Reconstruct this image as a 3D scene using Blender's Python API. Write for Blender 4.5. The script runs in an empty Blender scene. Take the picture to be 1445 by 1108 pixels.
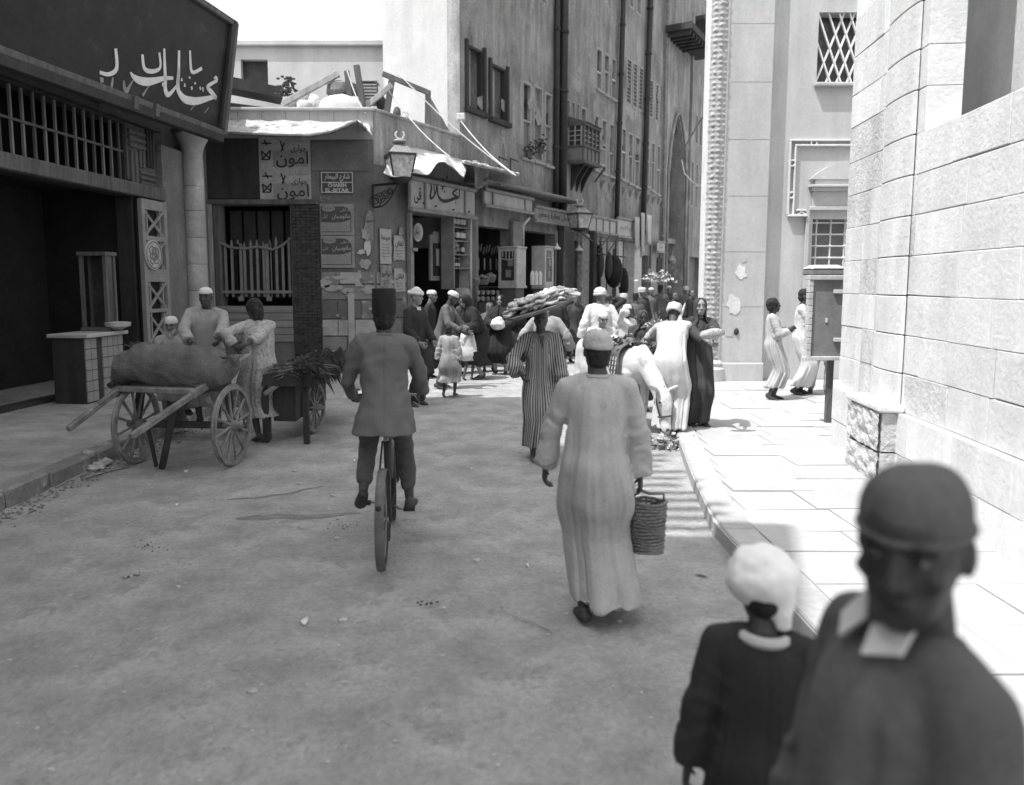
import bpy, bmesh, math, random
import numpy as np
from mathutils import Vector, Matrix, noise, Quaternion
R = math.radians
rnd = random.Random(7)
sc = bpy.context.scene
COL = bpy.context.collection
V = Vector

# ---------------------------------------------------------------- camera
PITCH = math.atan(110 / 1050)
FPX, CX, CY, CAMZ = 1050.0, 697.0, 510.0, 2.0
cam_d = bpy.data.cameras.new('camera')
cam = bpy.data.objects.new('camera', cam_d)
COL.objects.link(cam)
cam.location = (0, 0, CAMZ)
cam.rotation_euler = (math.pi / 2 - PITCH, 0, 0)
cam_d.sensor_width = 36.0
cam_d.sensor_fit = 'HORIZONTAL'
cam_d.lens = 36.0 * FPX / 1445.0
cam_d.shift_x = (722.5 - CX) / 1445.0
cam_d.shift_y = -(554 - CY) / 1445.0
cam_d.clip_start = 0.05
cam_d.clip_end = 600
cam_d.dof.use_dof = True
cam_d.dof.focus_distance = 9.0
cam_d.dof.aperture_fstop = 1.6
sc.camera = cam

# ---------------------------------------------------------------- sky and sun
SH, SV = 0.42, 0.25           # ground shift of a shadow per metre of height
world = bpy.data.worlds.new('World')
sc.world = world
world.use_nodes = True
wn, wl = world.node_tree.nodes, world.node_tree.links
wn.clear()
sky = wn.new('ShaderNodeTexSky')
sky.sky_type = 'NISHITA'
sky.sun_disc = False
sky.sun_elevation = math.atan(1 / math.hypot(SH, SV))
sky.sun_rotation = math.atan2(-SH, -SV)
sky.air_density = 1.6
sky.dust_density = 3.0
bw = wn.new('ShaderNodeRGBToBW')
bgn = wn.new('ShaderNodeBackground')
bgn.inputs['Strength'].default_value = 0.15
wo = wn.new('ShaderNodeOutputWorld')
wl.new(sky.outputs[0], bw.inputs[0]); wl.new(bw.outputs[0], bgn.inputs[0]); wl.new(bgn.outputs[0], wo.inputs[0])
sun_d = bpy.data.lights.new('sun', 'SUN')
sun_d.energy = 2.3
sun_d.angle = R(0.4)
sun_d.color = (1, 1, 1)
sun = bpy.data.objects.new('sun', sun_d)
COL.objects.link(sun)
sun.location = (-20, -10, 40)
sun.rotation_euler = V((SH, SV, -1)).to_track_quat('-Z', 'Y').to_euler()
sc.view_settings.view_transform = 'Standard'
sc.view_settings.look = 'None'
sc.view_settings.gamma = 1
sc.view_settings.exposure = 1.3
sc.view_settings.use_curve_mapping = False
sc.cycles.max_bounces = 6
sc.cycles.diffuse_bounces = 4

# ---------------------------------------------------------------- geometry of the photograph
_fw = V((0, math.cos(PITCH), -math.sin(PITCH))); _up = V((0, math.sin(PITCH), math.cos(PITCH)))
def ray(px, py): return V((1, 0, 0)) * ((px - CX) / FPX) + _fw - _up * ((py - CY) / FPX)
def G(px, py, z=0.0):
    d = ray(px, py); t = (z - CAMZ) / d.z
    return V((d.x * t, d.y * t, z))
def D(px, py, Y):
    d = ray(px, py); t = Y / d.y
    return V((d.x * t, Y, CAMZ + d.z * t))

class Frame:
    """a vertical facade: u runs along it, v out of it towards the street, z up"""
    def __init__(s, p0, d, n):
        s.p = V((p0[0], p0[1], 0)); s.d = V((d[0], d[1], 0)).normalized(); s.n = V((n[0], n[1], 0)).normalized()
    def P(s, u, v, z): return s.p + s.d * u + s.n * v + V((0, 0, z))
    def uz(s, px, py, v=0.0):
        r = ray(px, py); o = V((0, 0, CAMZ)); q = s.p + s.n * v
        t = (q - o).dot(s.n) / r.dot(s.n); h = o + r * t
        return (h - s.p).dot(s.d), h.z

# ---------------------------------------------------------------- mesh builder
class MB:
    def __init__(s): s.v = []; s.f = []
    def face(s, pts):
        k = len(s.v); s.v += [tuple(p) for p in pts]; s.f.append(tuple(range(k, k + len(pts)))); return s
    def hexa(s, c):
        k = len(s.v); s.v += [tuple(p) for p in c]
        for q in ((0, 3, 2, 1), (4, 5, 6, 7), (0, 1, 5, 4), (1, 2, 6, 5), (2, 3, 7, 6), (3, 0, 4, 7)): s.f.append(tuple(k + i for i in q))
        return s
    def box(s, x0, x1, y0, y1, z0, z1):
        return s.hexa([(x0, y0, z0), (x1, y0, z0), (x1, y1, z0), (x0, y1, z0), (x0, y0, z1), (x1, y0, z1), (x1, y1, z1), (x0, y1, z1)])
    def fbox(s, fr, u0, u1, v0, v1, z0, z1):
        return s.hexa([fr.P(u0, v0, z0), fr.P(u1, v0, z0), fr.P(u1, v1, z0), fr.P(u0, v1, z0), fr.P(u0, v0, z1), fr.P(u1, v0, z1), fr.P(u1, v1, z1), fr.P(u0, v1, z1)])
    def beam(s, a, b, w, h, upv=(0, 0, 1)):
        a, b = V(a), V(b); d = (b - a).normalized(); l = d.cross(V(upv))
        if l.length < 1e-3: l = d.cross(V((1, 0, 0)))
        l.normalize(); u = l.cross(d); l *= w / 2; u *= h / 2
        return s.hexa([a - l - u, a + l - u, a + l + u, a - l + u, b - l - u, b + l - u, b + l + u, b - l + u])
    def loft(s, rings, seg=12, caps=True, open_arc=None):
        """rings: (centre, half axis a, half axis b)"""
        k = len(s.v)
        for c, a, b in rings:
            c, a, b = V(c), V(a), V(b)
            for j in range(seg):
                t = 2 * math.pi * j / seg
                s.v.append(tuple(c + a * math.cos(t) + b * math.sin(t)))
        for i in range(len(rings) - 1):
            for j in range(seg):
                j2 = (j + 1) % seg
                s.f.append((k + i * seg + j, k + i * seg + j2, k + (i + 1) * seg + j2, k + (i + 1) * seg + j))
        if caps:
            s.f.append(tuple(k + j for j in range(seg))[::-1]); e = k + (len(rings) - 1) * seg
            s.f.append(tuple(e + j for j in range(seg)))
        return s
    def tube(s, pts, r, seg=8, caps=True):
        pts = [V(p) for p in pts]; n = len(pts); rs = r if isinstance(r, (list, tuple)) else [r] * n
        rings = []; ref = None
        for i, p in enumerate(pts):
            d = (pts[min(i + 1, n - 1)] - pts[max(i - 1, 0)]).normalized()
            if ref is None or abs(ref.dot(d)) > .95: ref = V((0, 0, 1)) if abs(d.z) < .9 else V((1, 0, 0))
            a = (ref - d * ref.dot(d)).normalized(); b = d.cross(a); ref = a
            rings.append((p, a * rs[i], b * rs[i]))
        return s.loft(rings, seg, caps)
    def cap(s, a, ra, b, rb, seg=8):
        a, b = V(a), V(b); d = b - a
        if d.length < 1e-5: d = V((0, 0, 1e-4)); b = a + d
        d.normalize()
        return s.tube([a - d * ra * .95, a - d * ra * .6, a, b, b + d * rb * .6, b + d * rb * .95], [ra * .25, ra * .8, ra, rb, rb * .8, rb * .25], seg)
    def ell(s, c, rx, ry, rz, seg=12, rot=None, n=6):
        c = V(c); M = rot or Matrix.Identity(3); rings = []
        for i in range(n + 1):
            t = -math.pi / 2 * .97 + math.pi * .97 * i / n
            rings.append((c + M @ V((0, 0, math.sin(t) * rz)), M @ V((math.cos(t) * rx, 0, 0)), M @ V((0, math.cos(t) * ry, 0))))
        return s.loft(rings, seg)
    def lathe(s, c, prof, seg=16):
        """prof: (radius, height)"""
        c = V(c)
        return s.loft([(c + V((0, 0, z)), V((r, 0, 0)), V((0, r, 0))) for r, z in prof], seg)
    def ring(s, c, a, b, r, seg=24, sec=6):
        """a torus: circle in the plane of half axes a, b; tube radius r"""
        c, a, b = V(c), V(a), V(b); n = a.cross(b).normalized(); k = len(s.v)
        for i in range(seg):
            t = 2 * math.pi * i / seg; o = a * math.cos(t) + b * math.sin(t); on = o.normalized()
            for j in range(sec):
                q = 2 * math.pi * j / sec
                s.v.append(tuple(c + o + on * r * math.cos(q) + n * r * math.sin(q)))
        for i in range(seg):
            for j in range(sec):
                i2, j2 = (i + 1) % seg, (j + 1) % sec
                s.f.append((k + i * sec + j, k + i2 * sec + j, k + i2 * sec + j2, k + i * sec + j2))
        return s
    def prism(s, pts, off):
        """polygon pts (3d) thickened by the vector off"""
        n = len(pts); k = len(s.v); off = V(off)
        s.v += [tuple(V(p)) for p in pts] + [tuple(V(p) + off) for p in pts]
        s.f.append(tuple(range(k, k + n))); s.f.append(tuple(range(k + 2 * n - 1, k + n - 1, -1)))
        for i in range(n):
            j = (i + 1) % n; s.f.append((k + i, k + n + i, k + n + j, k + j))
        return s
    def grid(s, fn, nu, nv, thick=0.0, closed=False):
        """a sheet fn(a, b) over 0..1 x 0..1, doubled by thick along -normal"""
        P = [[V(fn(i / nu, j / nv)) for j in range(nv + 1)] for i in range(nu + 1)]
        k = len(s.v)
        for r in P: s.v += [tuple(p) for p in r]
        w = nv + 1
        for i in range(nu):
            for j in range(nv): s.f.append((k + i * w + j, k + (i + 1) * w + j, k + (i + 1) * w + j + 1, k + i * w + j + 1))
        if thick:
            k2 = len(s.v)
            for i in range(nu + 1):
                for j in range(nv + 1):
                    du = P[min(i + 1, nu)][j] - P[max(i - 1, 0)][j]; dv = P[i][min(j + 1, nv)] - P[i][max(j - 1, 0)]
                    n = du.cross(dv)
                    n = n.normalized() if n.length > 1e-9 else V((0, 0, 1))
                    s.v.append(tuple(P[i][j] - n * thick))
            for i in range(nu):
                for j in range(nv): s.f.append((k2 + i * w + j, k2 + i * w + j + 1, k2 + (i + 1) * w + j + 1, k2 + (i + 1) * w + j))
            rim = [(i, 0) for i in range(nu + 1)] + [(nu, j) for j in range(1, nv + 1)] + [(i, nv) for i in range(nu - 1, -1, -1)] + [(0, j) for j in range(nv - 1, 0, -1)]
            for q in range(len(rim)):
                a = rim[q]; b = rim[(q + 1) % len(rim)]
                s.f.append((k + a[0] * w + a[1], k2 + a[0] * w + a[1], k2 + b[0] * w + b[1], k + b[0] * w + b[1]))
        return s
    def mesh(s, name, origin=(0, 0, 0), recalc=True, bevel=0.0):
        me = bpy.data.meshes.new(name); o = V(origin)
        me.from_pydata([tuple(V(p) - o) for p in s.v], [], s.f)
        if recalc or bevel:
            bm = bmesh.new(); bm.from_mesh(me)
            bmesh.ops.recalc_face_normals(bm, faces=bm.faces)
            if bevel:
                ed = [e for e in bm.edges if len(e.link_faces) == 2 and e.calc_face_angle(0) > .6]
                bmesh.ops.bevel(bm, geom=ed, offset=bevel, segments=1, affect='EDGES', clamp_overlap=True)
            bm.to_mesh(me); bm.free()
        return me

def link(name, me, m=None, parent=None, loc=(0, 0, 0)):
    o = bpy.data.objects.new(name, me); COL.objects.link(o)
    if parent is not None: o.parent = parent
    o.location = loc
    if m is not None and me is not None and not me.materials: me.materials.append(m)
    return o
def world_loc(o):
    p = V(o.location)
    while o.parent: o = o.parent; p += V(o.location)
    return p
def part(name, mb, m, parent, bevel=0.0, smooth=False, label=None):
    """verts are in world space, the parents carry no rotation while building"""
    me = mb.mesh(name, world_loc(parent), bevel=bevel)
    o = link(name, me, m, parent)
    if smooth: shade(me, smooth)
    if label: o['label'] = label
    return o
def shade(me, ang=True):
    me.polygons.foreach_set('use_smooth', [True] * len(me.polygons))
    if ang is not True:
        try: me.set_sharp_from_angle(angle=R(ang))
        except Exception: pass
def tag(o, label, cat, group=None):
    o['label'] = label; o['category'] = cat
    if group: o['group'] = group
    return o
def thing(name, label, cat, loc, group=None):
    o = bpy.data.objects.new(name, None); COL.objects.link(o); o.location = loc; o.empty_display_size = .2
    return tag(o, label, cat, group)
def solo(name, mb, m, label, cat, loc, group=None, bevel=0.0, smooth=False):
    o = link(name, mb.mesh(name, loc, bevel=bevel), m, None, loc)
    if smooth: shade(o.data, smooth)
    return tag(o, label, cat, group)
def struct(name, mb, m, parent=None, loc=(0, 0, 0), bevel=0.0):
    o = link(name, mb.mesh(name, loc if parent is None else world_loc(parent), bevel=bevel), m, parent, loc if parent is None else (0, 0, 0))
    if parent is None: o['kind'] = 'structure'
    return o
def kids(o): return [c for c in bpy.data.objects if c.parent == o]
def dup(root, loc, rz=0, label=None, scale=None):
    tree = {}
    for c in bpy.data.objects:
        if c.parent is not None: tree.setdefault(c.parent.name, []).append(c)
    def cp(o, par):
        c = o.copy(); COL.objects.link(c); c.parent = par
        for k in tree.get(o.name, []): cp(k, c)
        return c
    r = cp(root, None); r.location = loc; r.rotation_euler = (0, 0, rz)
    if scale: r.scale = (scale,) * 3
    if label: r['label'] = label
    return r

# ---------------------------------------------------------------- materials
MATS = {}
def mk(name, g, var=.25, scale=2.5, fine=38, bump=.25, rough=.9, streak=0.0, blotch=0.0, blotch_g=None, metal=0, spec=.3, stretch=(1, 1, 1), dist=.012, two=None):
    m = bpy.data.materials.new(name); m.use_nodes = True
    n, l = m.node_tree.nodes, m.node_tree.links
    b = n['Principled BSDF']; b.inputs['Roughness'].default_value = rough; b.inputs['Metallic'].default_value = metal
    b.inputs['Specular IOR Level'].default_value = spec
    tc = n.new('ShaderNodeTexCoord'); mp = n.new('ShaderNodeMapping'); mp.inputs['Scale'].default_value = stretch
    l.new(tc.outputs['Object'], mp.inputs[0])
    def nz(sc_, det=4, src=mp):
        t = n.new('ShaderNodeTexNoise'); t.inputs['Scale'].default_value = sc_; t.inputs['Detail'].default_value = det
        t.inputs['Roughness'].default_value = .62
        l.new(src.outputs[0], t.inputs['Vector']); return t.outputs['Fac']
    def mr(src, a, b_, lo=.3, hi=.7):
        t = n.new('ShaderNodeMapRange'); t.inputs[1].default_value = lo; t.inputs[2].default_value = hi
        t.inputs[3].default_value = a; t.inputs[4].default_value = b_; l.new(src, t.inputs[0]); return t.outputs[0]
    def mul(a, b_):
        t = n.new('ShaderNodeMath'); t.operation = 'MULTIPLY'; l.new(a, t.inputs[0])
        if isinstance(b_, float): t.inputs[1].default_value = b_
        else: l.new(b_, t.inputs[1])
        return t.outputs[0]
    big, fi = nz(scale), nz(fine, 3)
    fac = mul(mr(big, 1 - var, 1 + var), mr(fi, 1 - var * .55, 1 + var * .55))
    if streak:
        mp2 = n.new('ShaderNodeMapping'); mp2.inputs['Scale'].default_value = (1.7, 1.7, .22); l.new(tc.outputs['Object'], mp2.inputs[0])
        fac = mul(fac, mr(nz(2.2, 5, mp2), 1 - streak, 1 + streak * .5))
    col = mul(fac, float(g))
    if blotch:
        t = nz(scale * .8 + .37, 6); k = mr(t, 0, 1, .5 + .12 * (1 - blotch), .56 + .12 * (1 - blotch))
        mx = n.new('ShaderNodeMix'); mx.data_type = 'FLOAT'
        l.new(k, mx.inputs[0]); l.new(col, mx.inputs[2]); gg = mul(mr(fi, .8, 1.15), float(blotch_g if blotch_g is not None else g * 1.7)); l.new(gg, mx.inputs[3]); col = mx.outputs[0]
    l.new(col, b.inputs['Base Color'])
    if bump:
        bp = n.new('ShaderNodeBump'); bp.inputs['Strength'].default_value = bump; bp.inputs['Distance'].default_value = dist
        l.new(nz(fine * .7, 5), bp.inputs['Height']); l.new(bp.outputs[0], b.inputs['Normal'])
    MATS[name] = m
    return m

def stripes(name, g1, g2, freq, duty=.5, attr='cu', rough=.9, soft=.12):
    m = mk(name, 1.0, var=.12, scale=5, fine=60, bump=.15, rough=rough)
    n, l = m.node_tree.nodes, m.node_tree.links
    at = n.new('ShaderNodeAttribute'); at.attribute_name = attr
    ml = n.new('ShaderNodeMath'); ml.operation = 'MULTIPLY'; ml.inputs[1].default_value = freq * 2 * math.pi; l.new(at.outputs['Fac'], ml.inputs[0])
    sn = n.new('ShaderNodeMath'); sn.operation = 'SINE'; l.new(ml.outputs[0], sn.inputs[0])
    c = 1 - 2 * duty
    mr = n.new('ShaderNodeMapRange'); mr.inputs[1].default_value = c - soft; mr.inputs[2].default_value = c + soft; mr.inputs[3].default_value = g1; mr.inputs[4].default_value = g2
    l.new(sn.outputs[0], mr.inputs[0])
    b = n['Principled BSDF']; old = b.inputs['Base Color'].links[0].from_socket
    mm = n.new('ShaderNodeMath'); mm.operation = 'MULTIPLY'; l.new(old, mm.inputs[0]); l.new(mr.outputs[0], mm.inputs[1]); l.new(mm.outputs[0], b.inputs['Base Color'])
    return m

ORD = 'nearest second third fourth fifth sixth seventh eighth ninth tenth eleventh farthest'.split()
M = dict(
    dirt=mk('dirt_road', .325, var=.24, scale=2.2, fine=30, bump=1.0, dist=.035, blotch=.4, blotch_g=.29),
    rut=mk('trodden_dirt', .2, var=.25, scale=5, fine=40, bump=.8, dist=.02),
    slab=mk('pavement_slab', .37, var=.10, scale=1.3, fine=22, bump=.35),
    kerb=mk('kerb_limestone', .36, var=.15, scale=2, fine=25, bump=.5),
    oldkerb=mk('old_kerb_stone', .2, var=.3, scale=4, fine=25, bump=.6, blotch=.4, blotch_g=.38),
    lime=mk('limestone_pale', .66, var=.10, scale=2.6, fine=26, bump=.55, dist=.015, streak=.12),
    limeb=mk('limestone_worn', .58, var=.16, scale=4, fine=30, bump=.8, dist=.02, streak=.15),
    limec=mk('limestone_bright', .72, var=.08, scale=3, fine=30, bump=.5, dist=.015, streak=.1),
    limerough=mk('limestone_rough', .5, var=.22, scale=5, fine=13, bump=1.0, dist=.05),
    mosque=mk('mosque_plaster', .46, var=.10, scale=.8, fine=16, bump=.3, streak=.12),
    mosquedk=mk('mosque_carving', .36, var=.2, scale=6, fine=30, bump=.7, dist=.02),
    plaster2=mk('stained_plaster', .29, var=.3, scale=.9, fine=14, bump=.6, streak=.42, blotch=.25, blotch_g=.36),
    plaster3=mk('grey_plaster', .27, var=.3, scale=.7, fine=12, bump=.6, streak=.42, blotch=.2, blotch_g=.34),
    plasterlt=mk('pale_whitewash', .48, var=.1, scale=1, fine=18, bump=.4, streak=.08),  # one even pale tone
    parapet=mk('parapet_render', .40, var=.12, scale=1.2, fine=16, bump=.4, streak=.15),
    wallC=mk('rough_shop_wall', .17, var=.25, scale=1.4, fine=18, bump=.5, streak=.12),
    wallpatch=mk('peeling_shop_wall', .19, var=.3, scale=2.2, fine=16, bump=.6, blotch=.5, blotch_g=.46),
    ashlarA=mk('ashlar_grey', .22, var=.2, scale=3, fine=22, bump=.5),
    ashlarB=mk('ashlar_pale', .36, var=.2, scale=3, fine=22, bump=.5),
    ashlarC=mk('ashlar_dark', .13, var=.25, scale=3, fine=22, bump=.5),
    column=mk('column_stone', .36, var=.2, scale=2.2, fine=20, bump=.5, blotch=.25, blotch_g=.5),
    brickdk=mk('sooty_brick', .055, var=.5, scale=5, fine=24, bump=.8, stretch=(1, 1, 3)),
    wooddk=mk('dark_wood', .042, var=.35, scale=3, fine=40, bump=.3, rough=.75, stretch=(1, 1, .25)),
    wood=mk('weathered_wood', .11, var=.35, scale=3, fine=38, bump=.45, rough=.85, stretch=(3, 3, .5)),
    woodlt=mk('bleached_wood', .34, var=.28, scale=3, fine=38, bump=.45, rough=.85, stretch=(3, 3, .5)),
    cartwood=mk('cart_wood', .18, var=.4, scale=6, fine=30, bump=.5, rough=.85),
    plank=mk('plank_wood', .24, var=.3, scale=2, fine=34, bump=.4, stretch=(.4, 1, 4)),
    paintw=mk('old_white_paint', .5, var=.18, scale=5, fine=30, bump=.25, rough=.7, streak=.1),
    paintg=mk('grey_paint', .26, var=.18, scale=4, fine=30, bump=.2, rough=.7),
    shutter=mk('shutter_paint', .20, var=.18, scale=4, fine=30, bump=.2, rough=.75),
    winframe=mk('window_frame_paint', .33, var=.2, scale=6, fine=30, bump=.2, rough=.75),
    glass=mk('dusty_glass', .05, var=.3, scale=3, fine=20, bump=0, rough=.25, spec=.5),
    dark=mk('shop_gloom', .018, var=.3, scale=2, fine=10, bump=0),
    iron=mk('iron', .04, var=.3, scale=8, fine=40, bump=.2, rough=.6, metal=0),
    ironlt=mk('galvanised_iron', .22, var=.3, scale=8, fine=40, bump=.2, rough=.5, metal=.3),
    bar=mk('painted_bar', .2, var=.2, scale=6, fine=40, bump=.2, rough=.7),
    grille=mk('grille_bar', .55, var=.15, scale=6, fine=40, bump=.2, rough=.7),
    canvas=mk('canvas_awning', .50, var=.12, scale=3, fine=40, bump=.3),
    canvasdk=mk('reed_mat_awning', .38, var=.4, scale=7, fine=30, bump=.9, dist=.03),
    signdk=mk('sign_black', .018, var=.35, scale=3, fine=30, bump=.15, rough=.55, blotch=.12, blotch_g=.035),
    letterw=mk('letter_white', .62, var=.12, scale=6, fine=30, bump=0, rough=.6),
    letterk=mk('letter_black', .03, var=.2, scale=6, fine=30, bump=0, rough=.6),
    lettermid=mk('letter_grey', .24, var=.2, scale=6, fine=30, bump=0, rough=.6),
    signw=mk('sign_offwhite', .42, var=.15, scale=4, fine=30, bump=.15, rough=.6, streak=.15),
    signgrey=mk('sign_grey', .26, var=.18, scale=4, fine=30, bump=.15, rough=.6),
    paper=mk('poster_paper', .38, var=.2, scale=5, fine=30, bump=.2),
    paperdk=mk('faded_poster', .24, var=.35, scale=9, fine=36, bump=.3, blotch=.35, blotch_g=.4),
    enamelk=mk('enamel_dark', .07, var=.2, scale=6, fine=30, bump=0, rough=.45),
    sack=mk('jute_sack', .125, var=.4, scale=4, fine=70, bump=1.0, dist=.02, blotch=.3, blotch_g=.11),
    wicker=mk('wicker', .17, var=.35, scale=8, fine=50, bump=.5),
    leafdk=mk('dark_leaves', .07, var=.5, scale=12, fine=40, bump=.2),
    leaf=mk('green_leaves', .17, var=.5, scale=12, fine=40, bump=.2),
    leaflt=mk('pale_leaves', .34, var=.4, scale=12, fine=40, bump=.2),
    bread=mk('bread_crust', .52, var=.35, scale=14, fine=60, bump=.5, blotch=.3, blotch_g=.28),
    bottle=mk('dark_bottle_glass', .03, var=.2, scale=8, fine=30, bump=0, rough=.2, spec=.6),
    tile=mk('glazed_tile', .27, var=.1, scale=6, fine=30, bump=.05, rough=.4),
    rubber=mk('tyre_rubber', .045, var=.3, scale=8, fine=60, bump=.3, rough=.8),
    guard=mk('mudguard_paint', .12, var=.25, scale=9, fine=50, bump=.1, rough=.5),
    leather=mk('leather', .045, var=.4, scale=9, fine=60, bump=.4, rough=.6),
    skink=mk('skin_darkest', .048, var=.25, scale=14, fine=90, bump=.3, rough=.5),
    trous=mk('dark_trousers', .09, var=.25, scale=5, fine=110, bump=.4, dist=.004),
    skin=mk('skin_dark', .065, var=.18, scale=9, fine=70, bump=.15, rough=.6),
    skinm=mk('skin_mid', .16, var=.18, scale=9, fine=70, bump=.15, rough=.6),
    skinl=mk('skin_light', .24, var=.18, scale=9, fine=70, bump=.15, rough=.6),
    hair=mk('black_hair', .02, var=.4, scale=20, fine=120, bump=.6, rough=.7),
    beard=mk('grey_beard', .4, var=.4, scale=20, fine=120, bump=.6, rough=.9),
    lampglass=mk('lantern_glass', .42, var=.35, scale=6, fine=12, bump=0, rough=.2, spec=.6),
    eye=mk('eye_dark', .03, var=.2, scale=20, fine=60, bump=0, rough=.3),
    white=mk('white_cotton', .56, var=.10, scale=3, fine=60, bump=.25, dist=.006),
    capwhite=mk('sunlit_cap_white', .82, var=.06, scale=6, fine=80, bump=.3, dist=.006),  # brightened to stand in for sun on the cap
    cream=mk('cream_cotton', .48, var=.14, scale=3, fine=60, bump=.3, dist=.006),
    gown=mk('washed_gown', .30, var=.16, scale=3, fine=60, bump=.3, dist=.006),
    greyrobe=mk('grey_cotton', .41, var=.14, scale=5, fine=60, bump=.35, dist=.006, blotch=.1, blotch_g=.35),
    knit=mk('knitted_cap', .46, var=.2, scale=18, fine=110, bump=.8, dist=.01),
    suit=mk('suit_wool', .125, var=.18, scale=3, fine=110, bump=.35, dist=.004),
    suitdk=mk('dark_suit', .03, var=.2, scale=3, fine=110, bump=.35, dist=.004),
    black=mk('black_cloth', .022, var=.3, scale=3, fine=60, bump=.3, dist=.006),
    blackb=mk('faded_black_cloth', .048, var=.3, scale=3, fine=60, bump=.3, dist=.006),
    browncoat=mk('drab_coat', .11, var=.25, scale=3, fine=60, bump=.3, dist=.006),
    felt=mk('fez_felt', .018, var=.3, scale=8, fine=120, bump=.3, dist=.004),
    fur=mk('donkey_coat', .58, var=.14, scale=5, fine=90, bump=.6, dist=.008, blotch=.15, blotch_g=.42),
    hoof=mk('hoof', .08, var=.3, scale=9, fine=40, bump=.3),
    stone=mk('loose_stone', .42, var=.3, scale=9, fine=30, bump=.6),
)
M['pattern'] = mk('patterned_cotton', .34, var=.28, scale=34, fine=80, bump=.2, blotch=.3, blotch_g=.17)
M['striperobe'] = stripes('striped_cotton', .07, .33, 34, .5, soft=.35)
M['stripecream'] = stripes('pale_striped_cotton', .36, .45, 26, .5, soft=.4)
M['headkerchief'] = mk('turban_cloth', .62, var=.15, scale=9, fine=50, bump=.5, dist=.01)

# ---------------------------------------------------------------- writing
_F = {  # letter: isolated, final, initial, medial presentation forms
 'ا': 'ﺍﺎﺍﺎ', 'ب': 'ﺏﺐﺑﺒ', 'ت': 'ﺕﺖﺗﺘ', 'ج': 'ﺝﺞﺟﺠ', 'ح': 'ﺡﺢﺣﺤ', 'خ': 'ﺥﺦﺧﺨ', 'د': 'ﺩﺪﺩﺪ', 'ر': 'ﺭﺮﺭﺮ', 'ز': 'ﺯﺰﺯﺰ', 'س': 'ﺱﺲﺳﺴ',
 'ش': 'ﺵﺶﺷﺸ', 'ص': 'ﺹﺺﺻﺼ', 'ط': 'ﻁﻂﻃﻄ', 'ع': 'ﻉﻊﻋﻌ', 'ف': 'ﻑﻒﻓﻔ', 'ق': 'ﻕﻖﻗﻘ', 'ك': 'ﻙﻚﻛﻜ', 'ل': 'ﻝﻞﻟﻠ', 'م': 'ﻡﻢﻣﻤ', 'ن': 'ﻥﻦﻧﻨ',
 'ه': 'ﻩﻪﻫﻬ', 'و': 'ﻭﻮﻭﻮ', 'ي': 'ﻱﻲﻳﻴ', 'ى': 'ﻯﻰﻯﻰ', 'ة': 'ﺓﺔﺓﺔ', 'ض': 'ﺽﺾﺿﻀ', 'ث': 'ﺙﺚﺛﺜ'}
_NJ = set('ادرزوىة')
def arabic(s):
    out = []
    for w in s.split(' '):
        o = ''
        for i, c in enumerate(w):
            if c not in _F: o += c; continue
            pj = i > 0 and w[i - 1] in _F and w[i - 1] not in _NJ
            nj = i < len(w) - 1 and w[i + 1] in _F and c not in _NJ
            o += _F[c][3 if pj and nj else 1 if pj else 2 if nj else 0]
        out.append(o[::-1])
    return ' '.join(out[::-1])
def lettering(text, fr, u, z, v, h, m, parent, ar=False, wide=None, bold=0.0, name='lettering', thick=.004, flip=False):
    """flat letters lying on a facade frame, centred at u, z; wide stretches them to a width"""
    c = bpy.data.curves.new('t', 'FONT'); c.body = arabic(text) if ar else text
    c.align_x = 'CENTER'; c.align_y = 'CENTER'; c.resolution_u = 3; c.extrude = .02; c.offset = bold
    o = bpy.data.objects.new('t', c); COL.objects.link(o)
    dg = bpy.context.evaluated_depsgraph_get(); dg.update()
    me = bpy.data.meshes.new_from_object(o.evaluated_get(dg)); bpy.data.objects.remove(o); bpy.data.curves.remove(c)
    if not len(me.vertices): return None
    co = np.empty(len(me.vertices) * 3, 'f'); me.vertices.foreach_get('co', co); co = co.reshape(-1, 3)
    mn, mx = co.min(0), co.max(0); co -= (mn + mx) / 2; sz = mx - mn
    sy = h / sz[1]; sx = wide / sz[0] if wide else sy
    du = -1 if flip else 1
    W_ = world_loc(parent); out = []
    for x, y, zz in co: out.append(fr.P(u + du * x * sx, v + (thick if zz > 0 else 0), z + y * sy) - W_)
    me.vertices.foreach_set('co', np.array([tuple(p) for p in out], 'f').ravel()); me.update()
    me.materials.clear()
    return link(name, me, m, parent)
def stroke(mb, fr, pts, v, thick=.006):
    """a brush stroke on a facade: pts are (u, z, width)"""
    n = len(pts); L = []; Rr = []
    P = []
    for i in range(n - 1):    # smooth
        p0, p1, p2, p3 = pts[max(i - 1, 0)], pts[i], pts[i + 1], pts[min(i + 2, n - 1)]
        for k in range(4):
            t = k / 4; P.append(tuple(.5 * (2 * b + (c - a) * t + (2 * a - 5 * b + 4 * c - d) * t * t + (-a + 3 * b - 3 * c + d) * t ** 3) for a, b, c, d in zip(p0, p1, p2, p3)))
    P.append(pts[-1]); n = len(P)
    for i in range(n):
        a, b = P[max(i - 1, 0)], P[min(i + 1, n - 1)]
        du, dz = b[0] - a[0], b[1] - a[1]; q = math.hypot(du, dz) or 1
        w = max(P[i][2], .002) / 2; nu, nz = -dz / q * w, du / q * w
        L.append((P[i][0] + nu, P[i][1] + nz)); Rr.append((P[i][0] - nu, P[i][1] - nz))
    for i in range(n - 1):
        c = [L[i], L[i + 1], Rr[i + 1], Rr[i]]
        mb.hexa([fr.P(a, v, b) for a, b in c] + [fr.P(a, v + thick, b) for a, b in c])
    return mb
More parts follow.
